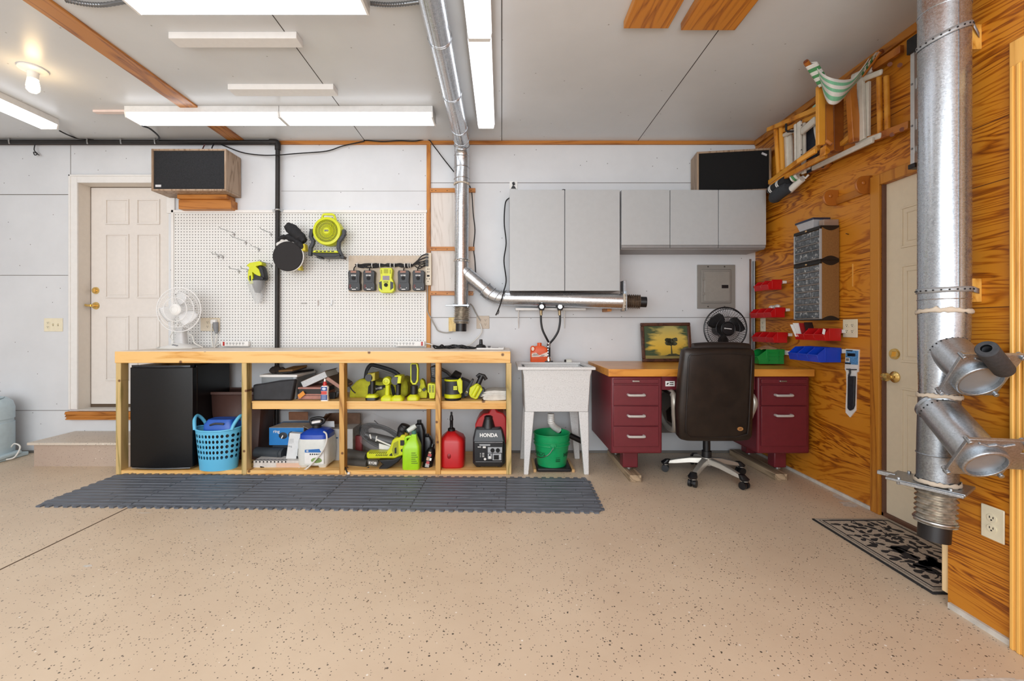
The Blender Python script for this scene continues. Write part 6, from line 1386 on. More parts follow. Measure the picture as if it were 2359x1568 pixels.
for k in range(6):
    for j in range(6):
        a0, a1 = -pi/2+.13+.05*j, -pi/2+.13+.05*(j+1); r_ = rb+.0095; zz = .050+k*.013
        b.add([bo+V((r_*cos(a0),r_*sin(a0),zz)), bo+V((r_*cos(a1),r_*sin(a1),zz)), bo+V(((r_+.002)*cos(a1),(r_+.002)*sin(a1),zz+.008)), bo+V(((r_+.002)*cos(a0),(r_+.002)*sin(a0),zz+.008))], [(0,1,2,3)])
part('printing', b, plain('dark green print', '#0c4f30', .5), bd)
t = thing('bucket_tray', 'black tray with wooden side strips under the green bucket', 'tray', (bo.x,bo.y,0))
b = MB().box(X(1238,3.45),X(1316,3.45),3.45,3.73,.004,.032); part('tray_body', b, M_BLACK, t, .008)
for q in (X(1229,3.47), X(1317,3.47)): part('side_strip', MB().box(q,q+.022,3.455,3.75,0,.024), wood('strip '+('a' if q < .4 else 'b'), '#cda877', '#b48a55', '#8c6233', (6,.6,6), 5), t, .002)

# ================================================================== steel desk
YD = 3.196
M_MAR = plain('maroon desk paint', '#6a1f29', .42, var=.06)
M_MARD = plain('maroon desk side', '#4d1526', .45, var=.08)
M_BUTC = wood('butcher block', '#d9943a', '#c9822c', '#9a5716', (.5,5,6), 8, rough=.35, coat=.3, fine=(.8,9,9))
t = thing('desk', 'maroon steel desk with wooden butcher block top in the corner', 'desk', (1.55, 3.55, .05))
xl, xr = X(1402,YD), X(1877,YD)
b = MB().box(xl, xr, YD, 3.955, .791, .846); part('desktop', b, M_BUTC, t, .003)
ped = ((X(1409,3.22), X(1526,3.22)), (X(1745,3.22), X(1866,3.22)))
z0, z1 = Z(1045,3.22), .789
for i, (a, c) in enumerate(ped):
    b = MB().box(a, c, 3.222, 3.94, z0, z1); pd = part('pedestal', b, M_MAR, t, .014, seg=3)
    ya = 3.2215
    spec = ((873,882.5),(887,933),(935,980),(982,1028)) if i == 0 else ((873,883),(887.5,933),(935,1027))
    p0, p1 = ((1413,1517),(1753,1858))[i]
    for k, (q0, q1) in enumerate(spec):
        d = part('pull_tray' if k == 0 else 'drawer', MB().box(X(p0,3.215), X(p1,3.215), 3.209, 3.2225, Z(q1,3.215), Z(q0,3.215)), M_MAR, pd, .003)
        cx = X((1465.5,1805)[i], 3.2)
        if k == 0: part('tray_pull', MB().box(cx-.026, cx+.026, 3.198, 3.210, Z(879.8,3.2), Z(876,3.2)), M_STEEL, pd, .002)
        else:
            zz = Z(q0 + (22 if k < 2 or i == 0 else 21), 3.2); w_ = .058
            b = MB().tube(curve([(cx-w_,3.208,zz), (cx-w_,3.188,zz), (cx-w_+.012,3.182,zz-.002), (cx+w_-.012,3.182,zz-.002), (cx+w_,3.188,zz), (cx+w_,3.208,zz)], 4), .0095, 10); part('drawer_handle', b, plain('satin handle', '#cfcdca', .35, .35), pd)
b = MB().box(ped[0][1]+.001, ped[1][0]-.001, 3.245, 3.27, Z(898,3.245), .788); dr = part('kneehole_drawer', b, M_MAR, t, .003)
b = MB().pb(1533,1554.5,877.5,889.5,3.2425,3.2455); b.m = 1
for k in range(2): b.pb(1543,1551.5,880+k*4.4,881.8+k*4.4,3.241,3.243)
b.obox(P(1538,883.5,3.2415), (.006,0,.006), (0,.001,0), (-.003,0,.003)); part('label', b, [M_WHITEP, plain('label ink', '#3a2a24', .5)], dr)
b = MB().box(ped[0][1]+.001, ped[1][0]-.001, 3.86, 3.875, z0+.0, .788); part('modesty_panel', b, plain('grey steel', '#6f6a66', .5), t)
for q0, q1, nm in ((1435,1478,0),(1784,1812,1)):
    a, c = X(q0,3.36), X(q1-(8 if nm == 0 else 0),3.36)
    part('leg', MB().box(a, c, 3.36, 3.45, .067, z0+.004), M_MAR, t, .008); part('leg', MB().box(a, c, 3.74, 3.83, .067, z0+.004), M_MAR, t, .008)
    part('foot', MB().cyl(((a+c)/2,3.40,.05),((a+c)/2,3.40,.068),.022,n=14), M_STEEL, t); part('foot', MB().cyl(((a+c)/2,3.79,.05),((a+c)/2,3.79,.068),.022,n=14), M_STEEL, t)
M_OLD = wood('weathered runner', '#b29c80', '#8f7b62', '#5f5040', (6,.5,6), 7, rough=.7, fine=(9,.7,9))
for lab, q0, q1, yy in (('weathered wood runner on the floor under the left desk pedestal', 1451, 1478, 3.24), ('weathered wood runner on the floor under the right desk pedestal', 1786, 1814, 3.27)):
    single('wood_runner', lab, 'wood runner', MB().box(X(q0,yy), X(q1,yy), yy, 3.93, 0, .049), M_OLD, .003, group='wood runners under the desk')

# picture: plain generic dusk landscape in a wood frame
zt = .846
t = thing('picture_frame', 'small dusk landscape picture in a brown wood frame on the desk', 'picture', P(1536,833,3.9))
o = P(1536,788,3.86); th = radians(-7); up = V((0.012,-sin(th)*1,cos(th))).normalized(); up = V((-.02,.10,1)).normalized(); rt_ = V((1,0,.01)).normalized()
hw, hh = (1593-1478)/2*3.86/1000, (833-743)/2*3.86/1000; o = V((o.x, 3.875, zt+hh+.001)); nrm = rt_.cross(up).normalized()
b = MB()
for a, c, w_, h_ in ((0,1,hw,.022),(0,-1,hw,.022)): b.obox(o+up*c*(hh-.014), rt_*hw, up*.014, nrm*.012)
for s in (-1,1): b.obox(o+rt_*s*(hw-.014), rt_*.014, up*(hh-.028), nrm*.012)
part('frame', b, wood('dark frame wood', '#54301f', '#3f2115', '#22100a', (5,5,5), 8, rough=.4), t, .005)
def m_paint():
    m, nt, b = base('dusk landscape'); tc = nd(nt, 'ShaderNodeTexCoord'); s = nd(nt, 'ShaderNodeSeparateXYZ', {0: tc.outputs['Object']})
    zz = math_(nt, 'DIVIDE', s.outputs[2], .35)
    n = nd(nt, 'ShaderNodeTexNoise', {'Vector': coords(nt, (4,1,14)), 'Scale': 1.6, 'Detail': 5.0, 'Distortion': .5})
    sky = ramp(nt, zz, [(.12, lin('#b8a24a')), (.35, lin('#e0b84a')), (.62, lin('#d4b65a')), (.95, lin('#a59f68'))])
    xx = math_(nt, 'ABSOLUTE', math_(nt, 'DIVIDE', s.outputs[0], .23))
    edge = math_(nt, 'ADD', math_(nt, 'MULTIPLY', xx, .55), math_(nt, 'MULTIPLY', math_(nt, 'ABSOLUTE', math_(nt, 'SUBTRACT', zz, .45)), .5))
    k = ramp(nt, math_(nt, 'ADD', n.outputs[0], math_(nt, 'SUBTRACT', edge, .30)), [(.52, (0,0,0,1)), (.72, (1,1,1,1))])
    c = mixc(nt, k, sky, lin('#47563f'))
    g = ramp(nt, math_(nt, 'ADD', zz, math_(nt, 'MULTIPLY', n.outputs[0], .06)), [(.19, (1,1,1,1)), (.21, (0,0,0,1))])
    gc = mixc(nt, n.outputs[0], lin('#5c5a34'), lin('#b9a668'))
    c = mixc(nt, g, c, gc); nt.links.new(c, b.inputs['Base Color']); b.inputs['Roughness'].default_value = .25; return m
b = MB().obox(o-nrm*.002, rt_*(hw-.026), up*(hh-.026), nrm*.002); cv = part('canvas', b, m_paint(), t)
b = MB(); r_ = random.Random(4)                      # a generic lone tree and rocks
q = o+nrm*.0012; pt = lambda u, v: q+rt_*u+up*v
b.prism([pt(.036,-hh+.055), pt(.052,-hh+.055), pt(.047,-.02), pt(.042,-.02)], nrm*.001)
for k in range(11): cc = pt(.045+.036*(r_.random()-.5)*2, .012+.03*(r_.random()-.5)*2); b.prism([cc+rt_*.022*(1+.3*r_.random())*cos(2*pi*i/11)+up*.016*(1+.4*r_.random())*sin(2*pi*i/11) for i in range(11)], nrm*.001)
b.prism([pt(-.02,-hh+.05), pt(.02,-hh+.068), pt(.08,-hh+.072), pt(.13,-hh+.05)], nrm*.001)
part('painted_tree', b, plain('tree paint', '#454630', .5, var=.4, scale=90), cv)
# black fan on the desk
o = V((X(1671,3.72),3.75,zt)); t = thing('table_fan', 'black table fan on the desk behind the office chair', 'fan', o)
c = P(1671,757,3.68)
b = MB().lathe([(.001,0),(.12,0),(.125,.01),(.10,.025),(.03,.04),(.001,.042)], o, n=32).cyl(o+V((0,0,.03)), V((o.x,o.y,c.z-.02)), .022, n=16); part('base', b, M_BLACK, t)
b = MB().tube([c+V((0,.03,0)), c+V((0,.14,-.01))], [.06,.05], 20); part('motor', b, M_BLACK, t)
b = MB()
for k in range(64):
    a = 2*pi*k/64; b.tube([c+V((rr*cos(a+d), yy, rr*sin(a+d))) for rr, yy, d in ((.055,-.045,0),(.12,-.042,.05),(.17,-.025,.09),(.182,0,.1))], .0014, 4)
for rr, yy, w_ in ((.181,0,.006),(.165,-.028,.0025),(.10,-.044,.0022),(.058,-.045,.003)): b.torus(c+V((0,yy,0)), rr, w_, (0,1,0), 56, 8)
part('front_guard', b, M_BLACK, t)
b = MB().lathe([(.001,-.052),(.05,-.05),(.056,-.042)], c, (0,1,0), 28); hb = part('hub_badge', b, M_BLACK, t)
b = MB().obox(c+V((-.002,-.053,.001)), (.028,0,-.003), (0,.0008,0), (0,0,.003)).obox(c+V((-.030,-.053,.004)), (.005,0,0), (0,.0008,0), (0,0,.005)); part('lettering', b, M_WHITEP, hb)
blades(c, .15, 3, radians(20), M_BLKM, t, .7, .05, .6)
b = MB()
for k in range(48): a = 2*pi*k/48; b.tube([c+V((.06*cos(a),.05,.06*sin(a))), c+V((.181*cos(a+.1),.0,.181*sin(a+.1)))], .0012, 4)
part('rear_guard', b, M_GREYD, t)

# ================================================================== office chair
cx, cy = 1.585, 3.36
t = thing('office_chair', 'dark brown leather office chair with silver star base at the desk', 'chair', (cx, cy, 0))
M_LEA = plain('dark brown leather', '#211813', .40, var=.4, scale=12, bmp=.15)
M_LEAD = plain('leather edge', '#1d1614', .45)
M_SILV = plain('silver plastic', '#b9b4ab', .35, .5)
b = MB()
secs = []
for tt, p0, p1, Y, th_ in ((0,1585,1716,3.07,.030),(.015,1573,1730,3.068,.045),(.06,1566,1737,3.06,.055),(.35,1564,1739,3.035,.058),(.7,1570,1742,3.005,.058),(.93,1576,1743.5,2.985,.055),(.975,1578,1742,2.982,.05),(1,1586,1735,2.982,.035)):
    z = .345 + tt*(1.010-.345); xa_, xb_ = X(p0,Y), X(p1,Y); secs.append(((xa_+xb_)/2, Y+.05, z, (xb_-xa_)/2, th_))
b.stack(secs, 5, 40); bk = part('backrest', b, M_LEA, t, angle=60)
b = MB(); pts = []
def bp(px, tt):
    i = max(k for k in range(len(secs)) if (secs[k][2]-.345)/.665 <= tt+1e-6); j = min(i+1, len(secs)-1)
    f = 0 if i == j else (tt-(secs[i][2]-.345)/.665)/max(1e-6,(secs[j][2]-secs[i][2])/.665)
    yy = (secs[i][1]-secs[i][4])*(1-f)+(secs[j][1]-secs[j][4])*f; return V((X(px,yy),yy-.001,.345+.665*tt))
loop = [bp(1580,.10),bp(1590,.055),bp(1640,.05),bp(1695,.055),bp(1722,.09)]+[bp(1724+8*k/8,.1+.8*k/8) for k in range(1,9)]+[bp(1732,.93),bp(1690,.945),bp(1640,.945),bp(1590,.93)]+[bp(1587-8*k/8,.9-.8*k/8) for k in range(0,8)]
part('piping', MB().tube(loop, .0045, 6, closed=True), M_LEAD, bk)
b = MB().tube(curve([V((X(1603,2.99),3.035,1.012)), V((X(1640,2.99),3.03,1.020)), V((X(1700,2.99),3.03,1.020)), V((X(1731,2.99),3.035,1.010))]), .032, 14); part('headrest_pad', b, M_LEAD, bk)
e = bp(1705,.055+.0); e = P(1705,987.5,secs[2][1]-secs[2][4]-.009); b = MB().disc(e, .021, (0,-1,.05), 20, .003, .014); b.m = 1; b.obox(e+V((0,-.0035,0)), (.009,0,.002), (0,.0006,0), (0,0,.0018)); part('oval_badge', b, [plain('badge copper', '#c08a55', .35, .4), M_LEAD], bk)
b = MB().stack([(cx,3.36,.385,.225,.22),(cx,3.36,.40,.25,.25),(cx,3.36,.47,.255,.255),(cx,3.36,.50,.235,.235)], 5, 36); part('seat', b, M_LEA, t)
for s, px in ((-1, 0), (1, 0)):
    xx = cx+(-.315 if s < 0 else .245)
    q = [V((xx,3.19,.52)),V((xx+s*.012,3.165,.60)),V((xx+s*.005,3.20,.655)),V((xx,3.32,.675)),V((xx,3.46,.655)),V((xx+s*.01,3.52,.58)),V((xx,3.50,.47)),V((xx-s*.02,3.44,.395)),V((xx-s*.03,3.32,.375)),V((xx-s*.02,3.23,.41))]
    q = q if s < 0 else q
    b = MB().tube(curve(q+[q[0]], 5), .023, 12); part('armrest', b, M_SILV, t)
    b = MB().bar((xx,3.20,.662),(xx,3.46,.678),.055,.03); part('arm_pad', b, M_LEAD, t, .01)
b = MB().cyl((cx,cy,.10),(cx,cy,.36),.027,n=20).cyl((cx,cy,.12),(cx,cy,.20),.036,n=20); part('gas_column', b, M_BLACK, t)
b = MB().box(cx-.09,cx+.09,cy-.12,cy+.12,.35,.39).bar((cx,3.25,.36),(cx,3.09,.38),.10,.03); part('tilt_mechanism', b, M_BLACK, t, .008)
b = MB().lathe([(.001,.10),(.045,.095),(.05,.12),(.04,.15),(.03,.155)], (cx,cy,0), n=24); part('hub', b, M_SILV, t)
for k in range(5):
    a = radians(-133+72*k); d = V((cos(a),sin(a),0)); n_ = V((-sin(a),cos(a),0)); R = .305
    def sec(r, w, zb_, zt_): c = V((cx,cy,0))+d*r; return [c-n_*w+V((0,0,zb_)), c+n_*w+V((0,0,zb_)), c+n_*w*.7+V((0,0,zt_)), c-n_*w*.7+V((0,0,zt_))]
    b = MB().rings([sec(.03,.030,.105,.148), sec(.12,.027,.098,.138), sec(.22,.024,.078,.112), sec(R,.020,.066,.084)]); part('base_leg', b, M_SILV, t, .004)
    e = V((cx,cy,0))+d*(R-.005)
    b = MB().stack([(e.x,e.y,.056,.026,.026),(e.x,e.y,.075,.032,.032),(e.x-d.x*.02,e.y-d.y*.02,.098,.022,.022)], 2.5); part('leg_cap', b, M_BLACK, t)
    w0 = e+n_*.0; b = MB()
    for s in (-1,1): b.cyl(w0+n_*s*.008+V((0,0,.0275)), w0+n_*s*.028+V((0,0,.0275)), .027, n=20)
    b.tube([w0+V((0,0,.03)), w0+V((0,0,.062))], .012, 10).cyl(w0-n_*.01+V((0,0,.0275)), w0+n_*.01+V((0,0,.0275)), .012, n=10); cs = part('caster', b, M_BLACK, t)
    part('caster_ring', MB().torus(e+V((0,0,.060)), .025, .004), M_SILV, cs)
# ================================================================== on the wood wall
XF = 2.17
def m_bin(nm, c): return plain(nm, c, .32, coat=.2)
M_BR, M_BB, M_BG = m_bin('red bin', '#bd1218'), m_bin('blue bin', '#0f3fc0'), m_bin('green bin', '#16913f')
def bin_(label, y0, y1, z0, h, mat, group, xf=XF, xb=2.285, cat='bin', nm='parts_bin'):
    L = xb-xf; y1 -= .003; w = .003; b = MB()
    prof = lambda y: [(xb,y,z0),(xf+.012,y,z0),(xf,y,z0+h*.50),(xf+L*.33,y,z0+h*.96),(xb,y,z0+h)]
    b.prism(prof(y0), (0,w,0)).prism(prof(y1-w), (0,w,0))
    b.box(xf+.012,xb,y0+w,y1-w,z0,z0+w).box(xb-w,xb,y0+w,y1-w,z0+w,z0+h)
    b.hex([(xf+.012,y0+w,z0+w),(xf+.016,y0+w,z0+w),(xf+.016,y1-w,z0+w),(xf+.012,y1-w,z0+w),(xf-.001,y0+w,z0+h*.5),(xf+.003,y0+w,z0+h*.5),(xf+.003,y1-w,z0+h*.5),(xf-.001,y1-w,z0+h*.5)])
    b.box(xf-.004,xf+.002,y0,y1,z0+h*.45,z0+h*.52)
    b.box(xf+L*.32,xb,y0-.002,y0+w,z0+h*.93,z0+h*1.0).box(xf+L*.32,xf+L*.36,y0-.002,y0,z0+.01,z0+h*.95)
    t = thing(nm, label, cat, ((xf+xb)/2,(y0+y1)/2,z0), group)
    part('tray', b, mat, t, .0008); b = MB().box(xb,xb+.012,y0+.01,y1-.01,z0+h*.6,z0+h*.98); part('hanging_lip', b, mat, t)
    return t
rows = (('top red row by the corner', 3.545, 2, 1.462, .082, M_BR), ('middle red row by the corner', 3.505, 3, 1.234, .080, M_BR), ('bottom red row by the corner', 3.475, 3, 1.030, .084, M_BR),
        ('red row under the drawer organizer', 2.925, 3, 1.063, .084, M_BR), ('blue row right of the green bin', 2.925, 3, .918, .098, M_BB))
pos = {2: ('nearer', 'farther'), 3: ('nearest', 'middle', 'farthest')}
for lab, yb0, n, z0, h, m in rows:
    col = 'blue' if m is M_BB else 'red'
    for k in range(n):
        bin_('%s %s parts bin of the %s' % (pos[n][k], col, lab), yb0+k*.100, yb0+(k+1)*.100, z0, h, m, lab, xf=XF if m is M_BR else 2.125)
    b = MB().box(2.305,XR,yb0+.012,yb0+n*.1+.005,z0+h*.62,z0+h*.9); single('bin_rail', 'white wall rail behind the '+lab, 'rail', b, M_WHITEP, .002)
tg = bin_('deep green parts bin just above the desk top', 3.515, 3.665, .857, .118, M_BG, None, xf=2.074)
b = MB().box(2.305,XR,3.50,3.68,.93,.965); single('bin_rail', 'white wall rail behind the green parts bin', 'rail', b, M_WHITEP, .002)
b = MB()
for z in (.885,.915,.945): b.box(2.16,2.245,3.511,3.5135,z,z+.005)
b.box(2.16,2.166,3.511,3.5135,.87,.965).box(2.24,2.246,3.511,3.5135,.87,.965); part('side_ribs', b, M_BG, tg)
b = MB().grid(lambda u,v: V((2.11+.16*u, 3.53+.12*v, .972+.028*sin(pi*u)*sin(pi*v)+.006*sin(9*u+5*v))), 10, 8)
single('kraft_paper', 'crumpled brown paper in the top of the green bin', 'paper', b, plain('kraft', '#a07c5a', .8, var=.2), solid=.002)
b = MB(); r_ = random.Random(6)
for k in range(7): b.ball((2.235+.03*r_.random(), 3.53+.12*r_.random(), 1.315+.012*r_.random()), (.02,.025,.018), 8, 6)
single('plastic_baggies', 'crumpled clear bags heaped in the middle red row by the corner', 'bags', b, plain('baggie', '#d9d2cc', .3, alpha=.7))
t = thing('blade_pack', 'white and red card packs standing in the bin under the drawer organizer', 'pack', (2.2,3.17,1.09))
b = MB().obox((2.185,3.185,1.135), (.030,.0,.0), (.0,.002,0), (-.02,0,.05)).obox((2.165,3.20,1.13), (.02,.0,.0), (.0,.002,0), (-.02,0,.045)); part('white_card', b, M_WHITEP, t)
b = MB().obox((2.20,3.165,1.14), (.022,0,0), (0,.002,0), (-.012,0,.045)); part('red_card', b, plain('card red', '#9c1d1f', .5), t)
b = MB().obox((2.22,3.13,1.145), (.03,0,0), (0,.002,.01), (-.01,0,.035)); part('dark_card', b, plain('card dark', '#2d1b1b', .5), t)
b = MB().obox((2.185,2.945,1.125), (.015,.02,0), (0,.012,.004), (.004,0,.018)); single('white_pack', 'small white pack lying in the nearest bin under the organizer', 'pack', b, M_WHITEP, .003)
# drawer organizers
M_ORGB = plain('organizer brown', '#8a6234', .8, var=.12, scale=120)
M_ORGD = plain('organizer black', '#17130f', .5)
M_FRM = plain('organizer frame', '#a9a9aa', .4)
def m_drw():
    m, nt, b = base('clear small drawer'); n = nd(nt, 'ShaderNodeTexNoise', {'Vector': coords(nt), 'Scale': 55.0, 'Detail': 2.0})
    nt.links.new(ramp(nt, n.outputs[0], [(.45, lin('#44494d')), (.60, lin('#63686c')), (.74, lin('#c6c5c0'))]), b.inputs['Base Color']); b.inputs['Roughness'].default_value = .2; b.inputs['Coat Weight'].default_value = .3; return m
M_DRW = m_drw()
oy0, oy1, ox0, ox1 = 2.992, 3.262, 2.195, 2.325
def organizer(label, z0, z1, layout):
    t = thing('drawer_organizer', label, 'organizer', ((ox0+ox1)/2,(oy0+oy1)/2,z0), 'small parts drawer organizers')
    b = MB().box(ox0+.012,ox1,oy0,oy1,z0+.006,z1-.004); bd = part('case', b, M_ORGB, t)
    n = 16
    for zt, sg, hh in ((z1, -1, .034), (z0, 1, .030)):
        b = MB()
        pts = [(ox0+.012+(ox1-ox0-.012)*k/n, oy0-.0015, zt+sg*hh*(.3+.7*sin(pi*k/n))) for k in range(n+1)]
        pts = [(ox0+.012, oy0-.0015, zt)]+pts+[(ox1, oy0-.0015, zt)]
        b.prism(pts, (0,.002,0))
        if sg < 0: b.box(ox0,ox1,oy0-.001,oy1+.001,z1-.012,z1).box(ox0-.002,ox0+.012,oy0,oy1,z1-.022,z1-.012); part('top_cap', b, M_ORGD, t)
        else: b.box(ox0,ox1,oy0-.001,oy1+.001,z0,z0+.008); part('bottom_cap', b, M_ORGD, t)
    b = MB().box(ox0-.002,ox0+.012,oy0,oy0+.008,z0+.008,z1-.02).box(ox0-.002,ox0+.012,oy1-.008,oy1,z0+.008,z1-.02); part('front_frame', b, M_FRM, t, .001)
    b = MB().disc((ox0-.003,(oy0+oy1)/2,z1-.012), .010, (-1,0,0), 14, .002, .006); part('maker_badge', b, plain('badge gold', '#b9986a', .4), t)
    z = z1-.024; first = {}
    for n, h in layout:
        w = (oy1-oy0-.018)/n
        for k in range(n):
            y0 = oy0+.009+k*w; mb = MB().box(ox0+.001,ox0+.012,y0+.0015,y0+w-.0015,z-h+.007,z-.003)
            d = part('drawer', mb, M_DRW, t, .001)
        z -= h
        part('drawer_rail', MB().box(ox0-.001,ox0+.010,oy0+.008,oy1-.008,z+.0005,z+.0035), M_FRM, t)
    return t
z0, zm, z1 = Z(737,oy0), Z(599,oy0), Z(519,oy0)
organizer('upper small parts organizer hanging on the wood wall', zm+.001, z1, ((5,.046),(5,.046),(5,.046),(2,.066)))
organizer('lower and taller small parts organizer on the wood wall', z0, zm-.001, ((5,.046),)*6+((2,.052),(2,.052)))
t = thing('storage_tub', 'small clear tub with dark blue lid on the upper organizer', 'tub', (2.26,3.12,z1))
b = MB().hex([(2.21,3.08,z1+.001),(2.30,3.08,z1+.001),(2.30,3.22,z1+.001),(2.21,3.22,z1+.001),(2.195,3.06,z1+.06),(2.31,3.06,z1+.06),(2.31,3.24,z1+.06),(2.195,3.24,z1+.06)]); part('tub_body', b, plain('tub clear', '#c4c6cb', .25, alpha=.75), t, .003)
b = MB().box(2.19,2.315,3.055,3.245,z1+.058,z1+.072); part('lid', b, plain('lid navy', '#2a2f45', .4), t, .003)
t = thing('hardware_pack', 'clear pack of brown screws beside the blue lidded tub', 'pack', (2.28,3.02,z1))
b = MB().box(2.225,2.33,3.0,3.045,z1+.001,z1+.045); part('pack_film', b, plain('pack clear', '#b9a08d', .3, alpha=.6), t, .003)
b = MB().box(2.235,2.322,3.008,3.038,z1+.002,z1+.03); part('screws', b, plain('screw brown', '#54392b', .6, var=.6, scale=200), t)
single('wall_nail', 'thin dark nail rod in the wood wall right of the upper organizer', 'nail', MB().cyl((XR,2.925,Z(539,2.92)),(2.30,2.90,Z(538,2.90)),.003,n=6), M_BLACK)
b = MB().obox((XR-.003,2.885,1.50), (.003,0,0), (0,.0025,0), (0,0,.075)); single('wood_sliver', 'thin pale upright scrap of wood on the wall left of the door casing', 'scrap', b, M_FIR, loc=(XR-.004,2.79,1.42)); 
# strap pack
t = thing('strap_pack', 'packaged black strap with blue card hanging on the wood wall', 'pack', (XR,2.9,.56))
def WRx(px, py, x): Y = x*F/(px-CX); return V((x, Y, Z(py,Y)))
xq = XR-.006
q = lambda pts, x=xq: [WRx(a,c,x) for a,c in pts]
b = MB().prism(q([(1948,803),(1979,805),(1977,856),(1973,858),(1972,890),(1971,945),(1966,951),(1958,961),(1948,950),(1948,935),(1950,890),(1949,856),(1946,850)]), (.006,0,0)); part('backing_card', b, M_WHITEP, t)
b = MB().prism(q([(1949,806),(1977,808),(1976,840),(1946.5,838)], xq-.0015), (.0015,0,0)); cd = part('printed_card', b, plain('card blue', '#5b93c4', .5, var=.3, scale=90), t)
b = MB().prism(q([(1952,813),(1970,814),(1970,821),(1952,820)], xq-.003), (.0015,0,0)).prism(q([(1949,805.5),(1964,806.5),(1963,809),(1949,808)], xq-.003), (.0015,0,0)).prism(q([(1946.8,835),(1960,836),(1959,839),(1946.8,838)], xq-.003), (.0015,0,0)); b.m = 1
b.prism(q([(1947.5,823),(1957,824),(1957,834),(1947.5,833)], xq-.003), (.0015,0,0)); b.m = 0
for k in range(5): b.prism(q([(1949+1.4*k,825),(1949.7+1.4*k,825),(1949.7+1.4*k,831),(1949+1.4*k,831)], xq-.004), (.001,0,0))
part('card_print', b, [M_BLACK, M_WHITEP], cd)
b = MB().prism(q([(1952,866),(1968,866),(1966,934),(1963,942),(1956,946),(1951,940)], xq-.014), (.014,0,0)); part('black_strap', b, plain('strap navy', '#1d2129', .6, var=.3, scale=60), t, .005)
b = MB().tube(q([(1957,849),(1958,858),(1955,866)], xq-.008), .006, 6).tube(q([(1950,850),(1960,851),(1973,851)], xq-.006), .004, 6); part('hook', b, M_GREYD, t)
# paper towel holder
t = thing('towel_holder', 'empty wooden paper towel holder left of the cream door top', 'holder', (XR,2.88,2.0))
M_TOW = wood('reddish oak', '#b26a24', '#99571b', '#67340c', (3,6,1), 6, rough=.4, coat=.3)
b = MB().box(XR-.016,XR,2.742,3.02,2.005,2.055); part('back_board', b, wood('holder board', '#b87426', '#a26220', '#6f3d0e', (6,.8,6), 6, rough=.4), t, .003)
for yy, z0_, z1_ in ((2.735,1.995,2.112),(3.010,2.0,2.107)):
    pts = [(XR,yy,z0_),(XR,yy,z1_)]+[(XR-.055-.048*sin(a),yy,(z0_+z1_)/2+.055*cos(a)) for a in [pi*k/10 for k in range(11)]]
    b = MB().prism(pts, (0,.016,0)); br = part('bracket', b, M_TOW, t, .003)
    b = MB().ball((XR-.058,yy-.003,(z0_+z1_)/2+.01), (.013,.008,.013), 12, 8); part('peg_button', b, M_TOW, br)

# ================================================================== folding chairs, ladder and beach things high on the wood wall
M_CHW = wood('orange chair wood', '#dd9a35', '#c97f1f', '#8e4f10', (1.5,1.5,1.5), 6, rough=.4, coat=.2)
M_CHR = wood('red brown chair wood', '#b9722a', '#9d5519', '#6a3208', (1.5,1.5,1.5), 6, rough=.4, coat=.2)
M_CHWH = plain('white painted chair wood', '#d9d4c8', .5, var=.06)
def W(px, py, x): Y = x*F/(px-CX); return V((x, Y, Z(py,Y)))
# frame nearest the wall: orange wood
t = thing('folding_chair', 'orange wood folding chair frame lying flat against the wood wall, upper part', 'chair', (2.25,3.0,2.3), 'folded beach chairs on the wood wall')
r1 = [W(1769,299,2.19), W(1893,246,2.20)]; 
part('side_rail', MB().bar(r1[0], r1[1], .026, .034), M_CHW, t, .004)
part('side_rail', MB().bar(W(1800,303,2.235), W(1905,255,2.23), .022, .03), M_CHW, t, .004)
part('side_rail', MB().bar(W(1773,420,2.19), W(1886,338,2.13), .026, .036), M_CHW, t, .004)
part('side_rail', MB().bar(W(1778,424,2.20), W(1903,357,2.15), .024, .036), M_CHW, t, .004)
part('side_rail', MB().bar(W(1800,400,2.235), W(2096,287,2.29), .026, .045), M_CHR, t, .004)
part('side_rail', MB().bar(W(1985,172,2.29), W(2078,112,2.29), .026, .045), M_CHR, t, .004)
for a, c, x in (((1787,294),(1794,408),2.21),((1799,292),(1803,392),2.225)):
    part('cross_bar', MB().tube([W(*a,x), W(*c,x)], .017, 12), M_CHW, t)
for a, c, x in (((2025,176),(2028,310),2.28),((2042,176),(2045,300),2.29)):
    part('cross_bar', MB().tube([W(*a,x), W(*c,x)], .015, 12), M_CHW, t)
for a in ((2050,148),(2073,150),(2055,310),(2078,298)): part('rail_end', MB().tube([W(*a,2.30), W(*a,2.27)], .012, 10), plain('rod end brown', '#7d3f1a', .5), t)
# white chair
t = thing('folding_chair', 'white painted folding chair with dark blue seat cloth among the orange ones', 'chair', (2.22,2.9,2.3), 'folded beach chairs on the wood wall')
part('side_rail', MB().bar(W(1872,388,2.26), W(2012,322,2.25), .022, .034), M_CHWH, t, .006)
part('side_rail', MB().bar(W(1800,418,2.23), W(1866,384,2.25), .022, .030), M_CHWH, t, .006)
part('side_rail', MB().bar(W(1960,338,2.27), W(2031,311,2.27), .022, .036), M_CHWH, t, .010)
part('side_rail', MB().bar(W(1975,187,2.25), W(2033,165,2.26), .022, .034), M_CHWH, t, .010)
part('side_rail', MB().bar(W(1962,180,2.28), W(2010,158,2.28), .022, .045), M_CHWH, t, .010)
for pts, x, w_ in (([(1983,186),(1987,322)],2.25,.045),([(1998,190),(1997,316)],2.27,.04),([(1810,312),(1813,398)],2.25,.04),([(1820,312),(1823,390)],2.26,.04),([(1833,286),(1834,376)],2.20,.022),([(1842,280),(1842,372)],2.195,.036),([(1851,284),(1852,400)],2.22,.034)):
    part('slat', MB().bar(W(*pts[0],x), W(*pts[1],x), w_, .018, (1,0,0)), M_CHWH, t, .003)
part('cross_bar', MB().bar(W(1848,303,2.18), W(1880,275,2.16), .03, .05), M_CHWH, t, .01)
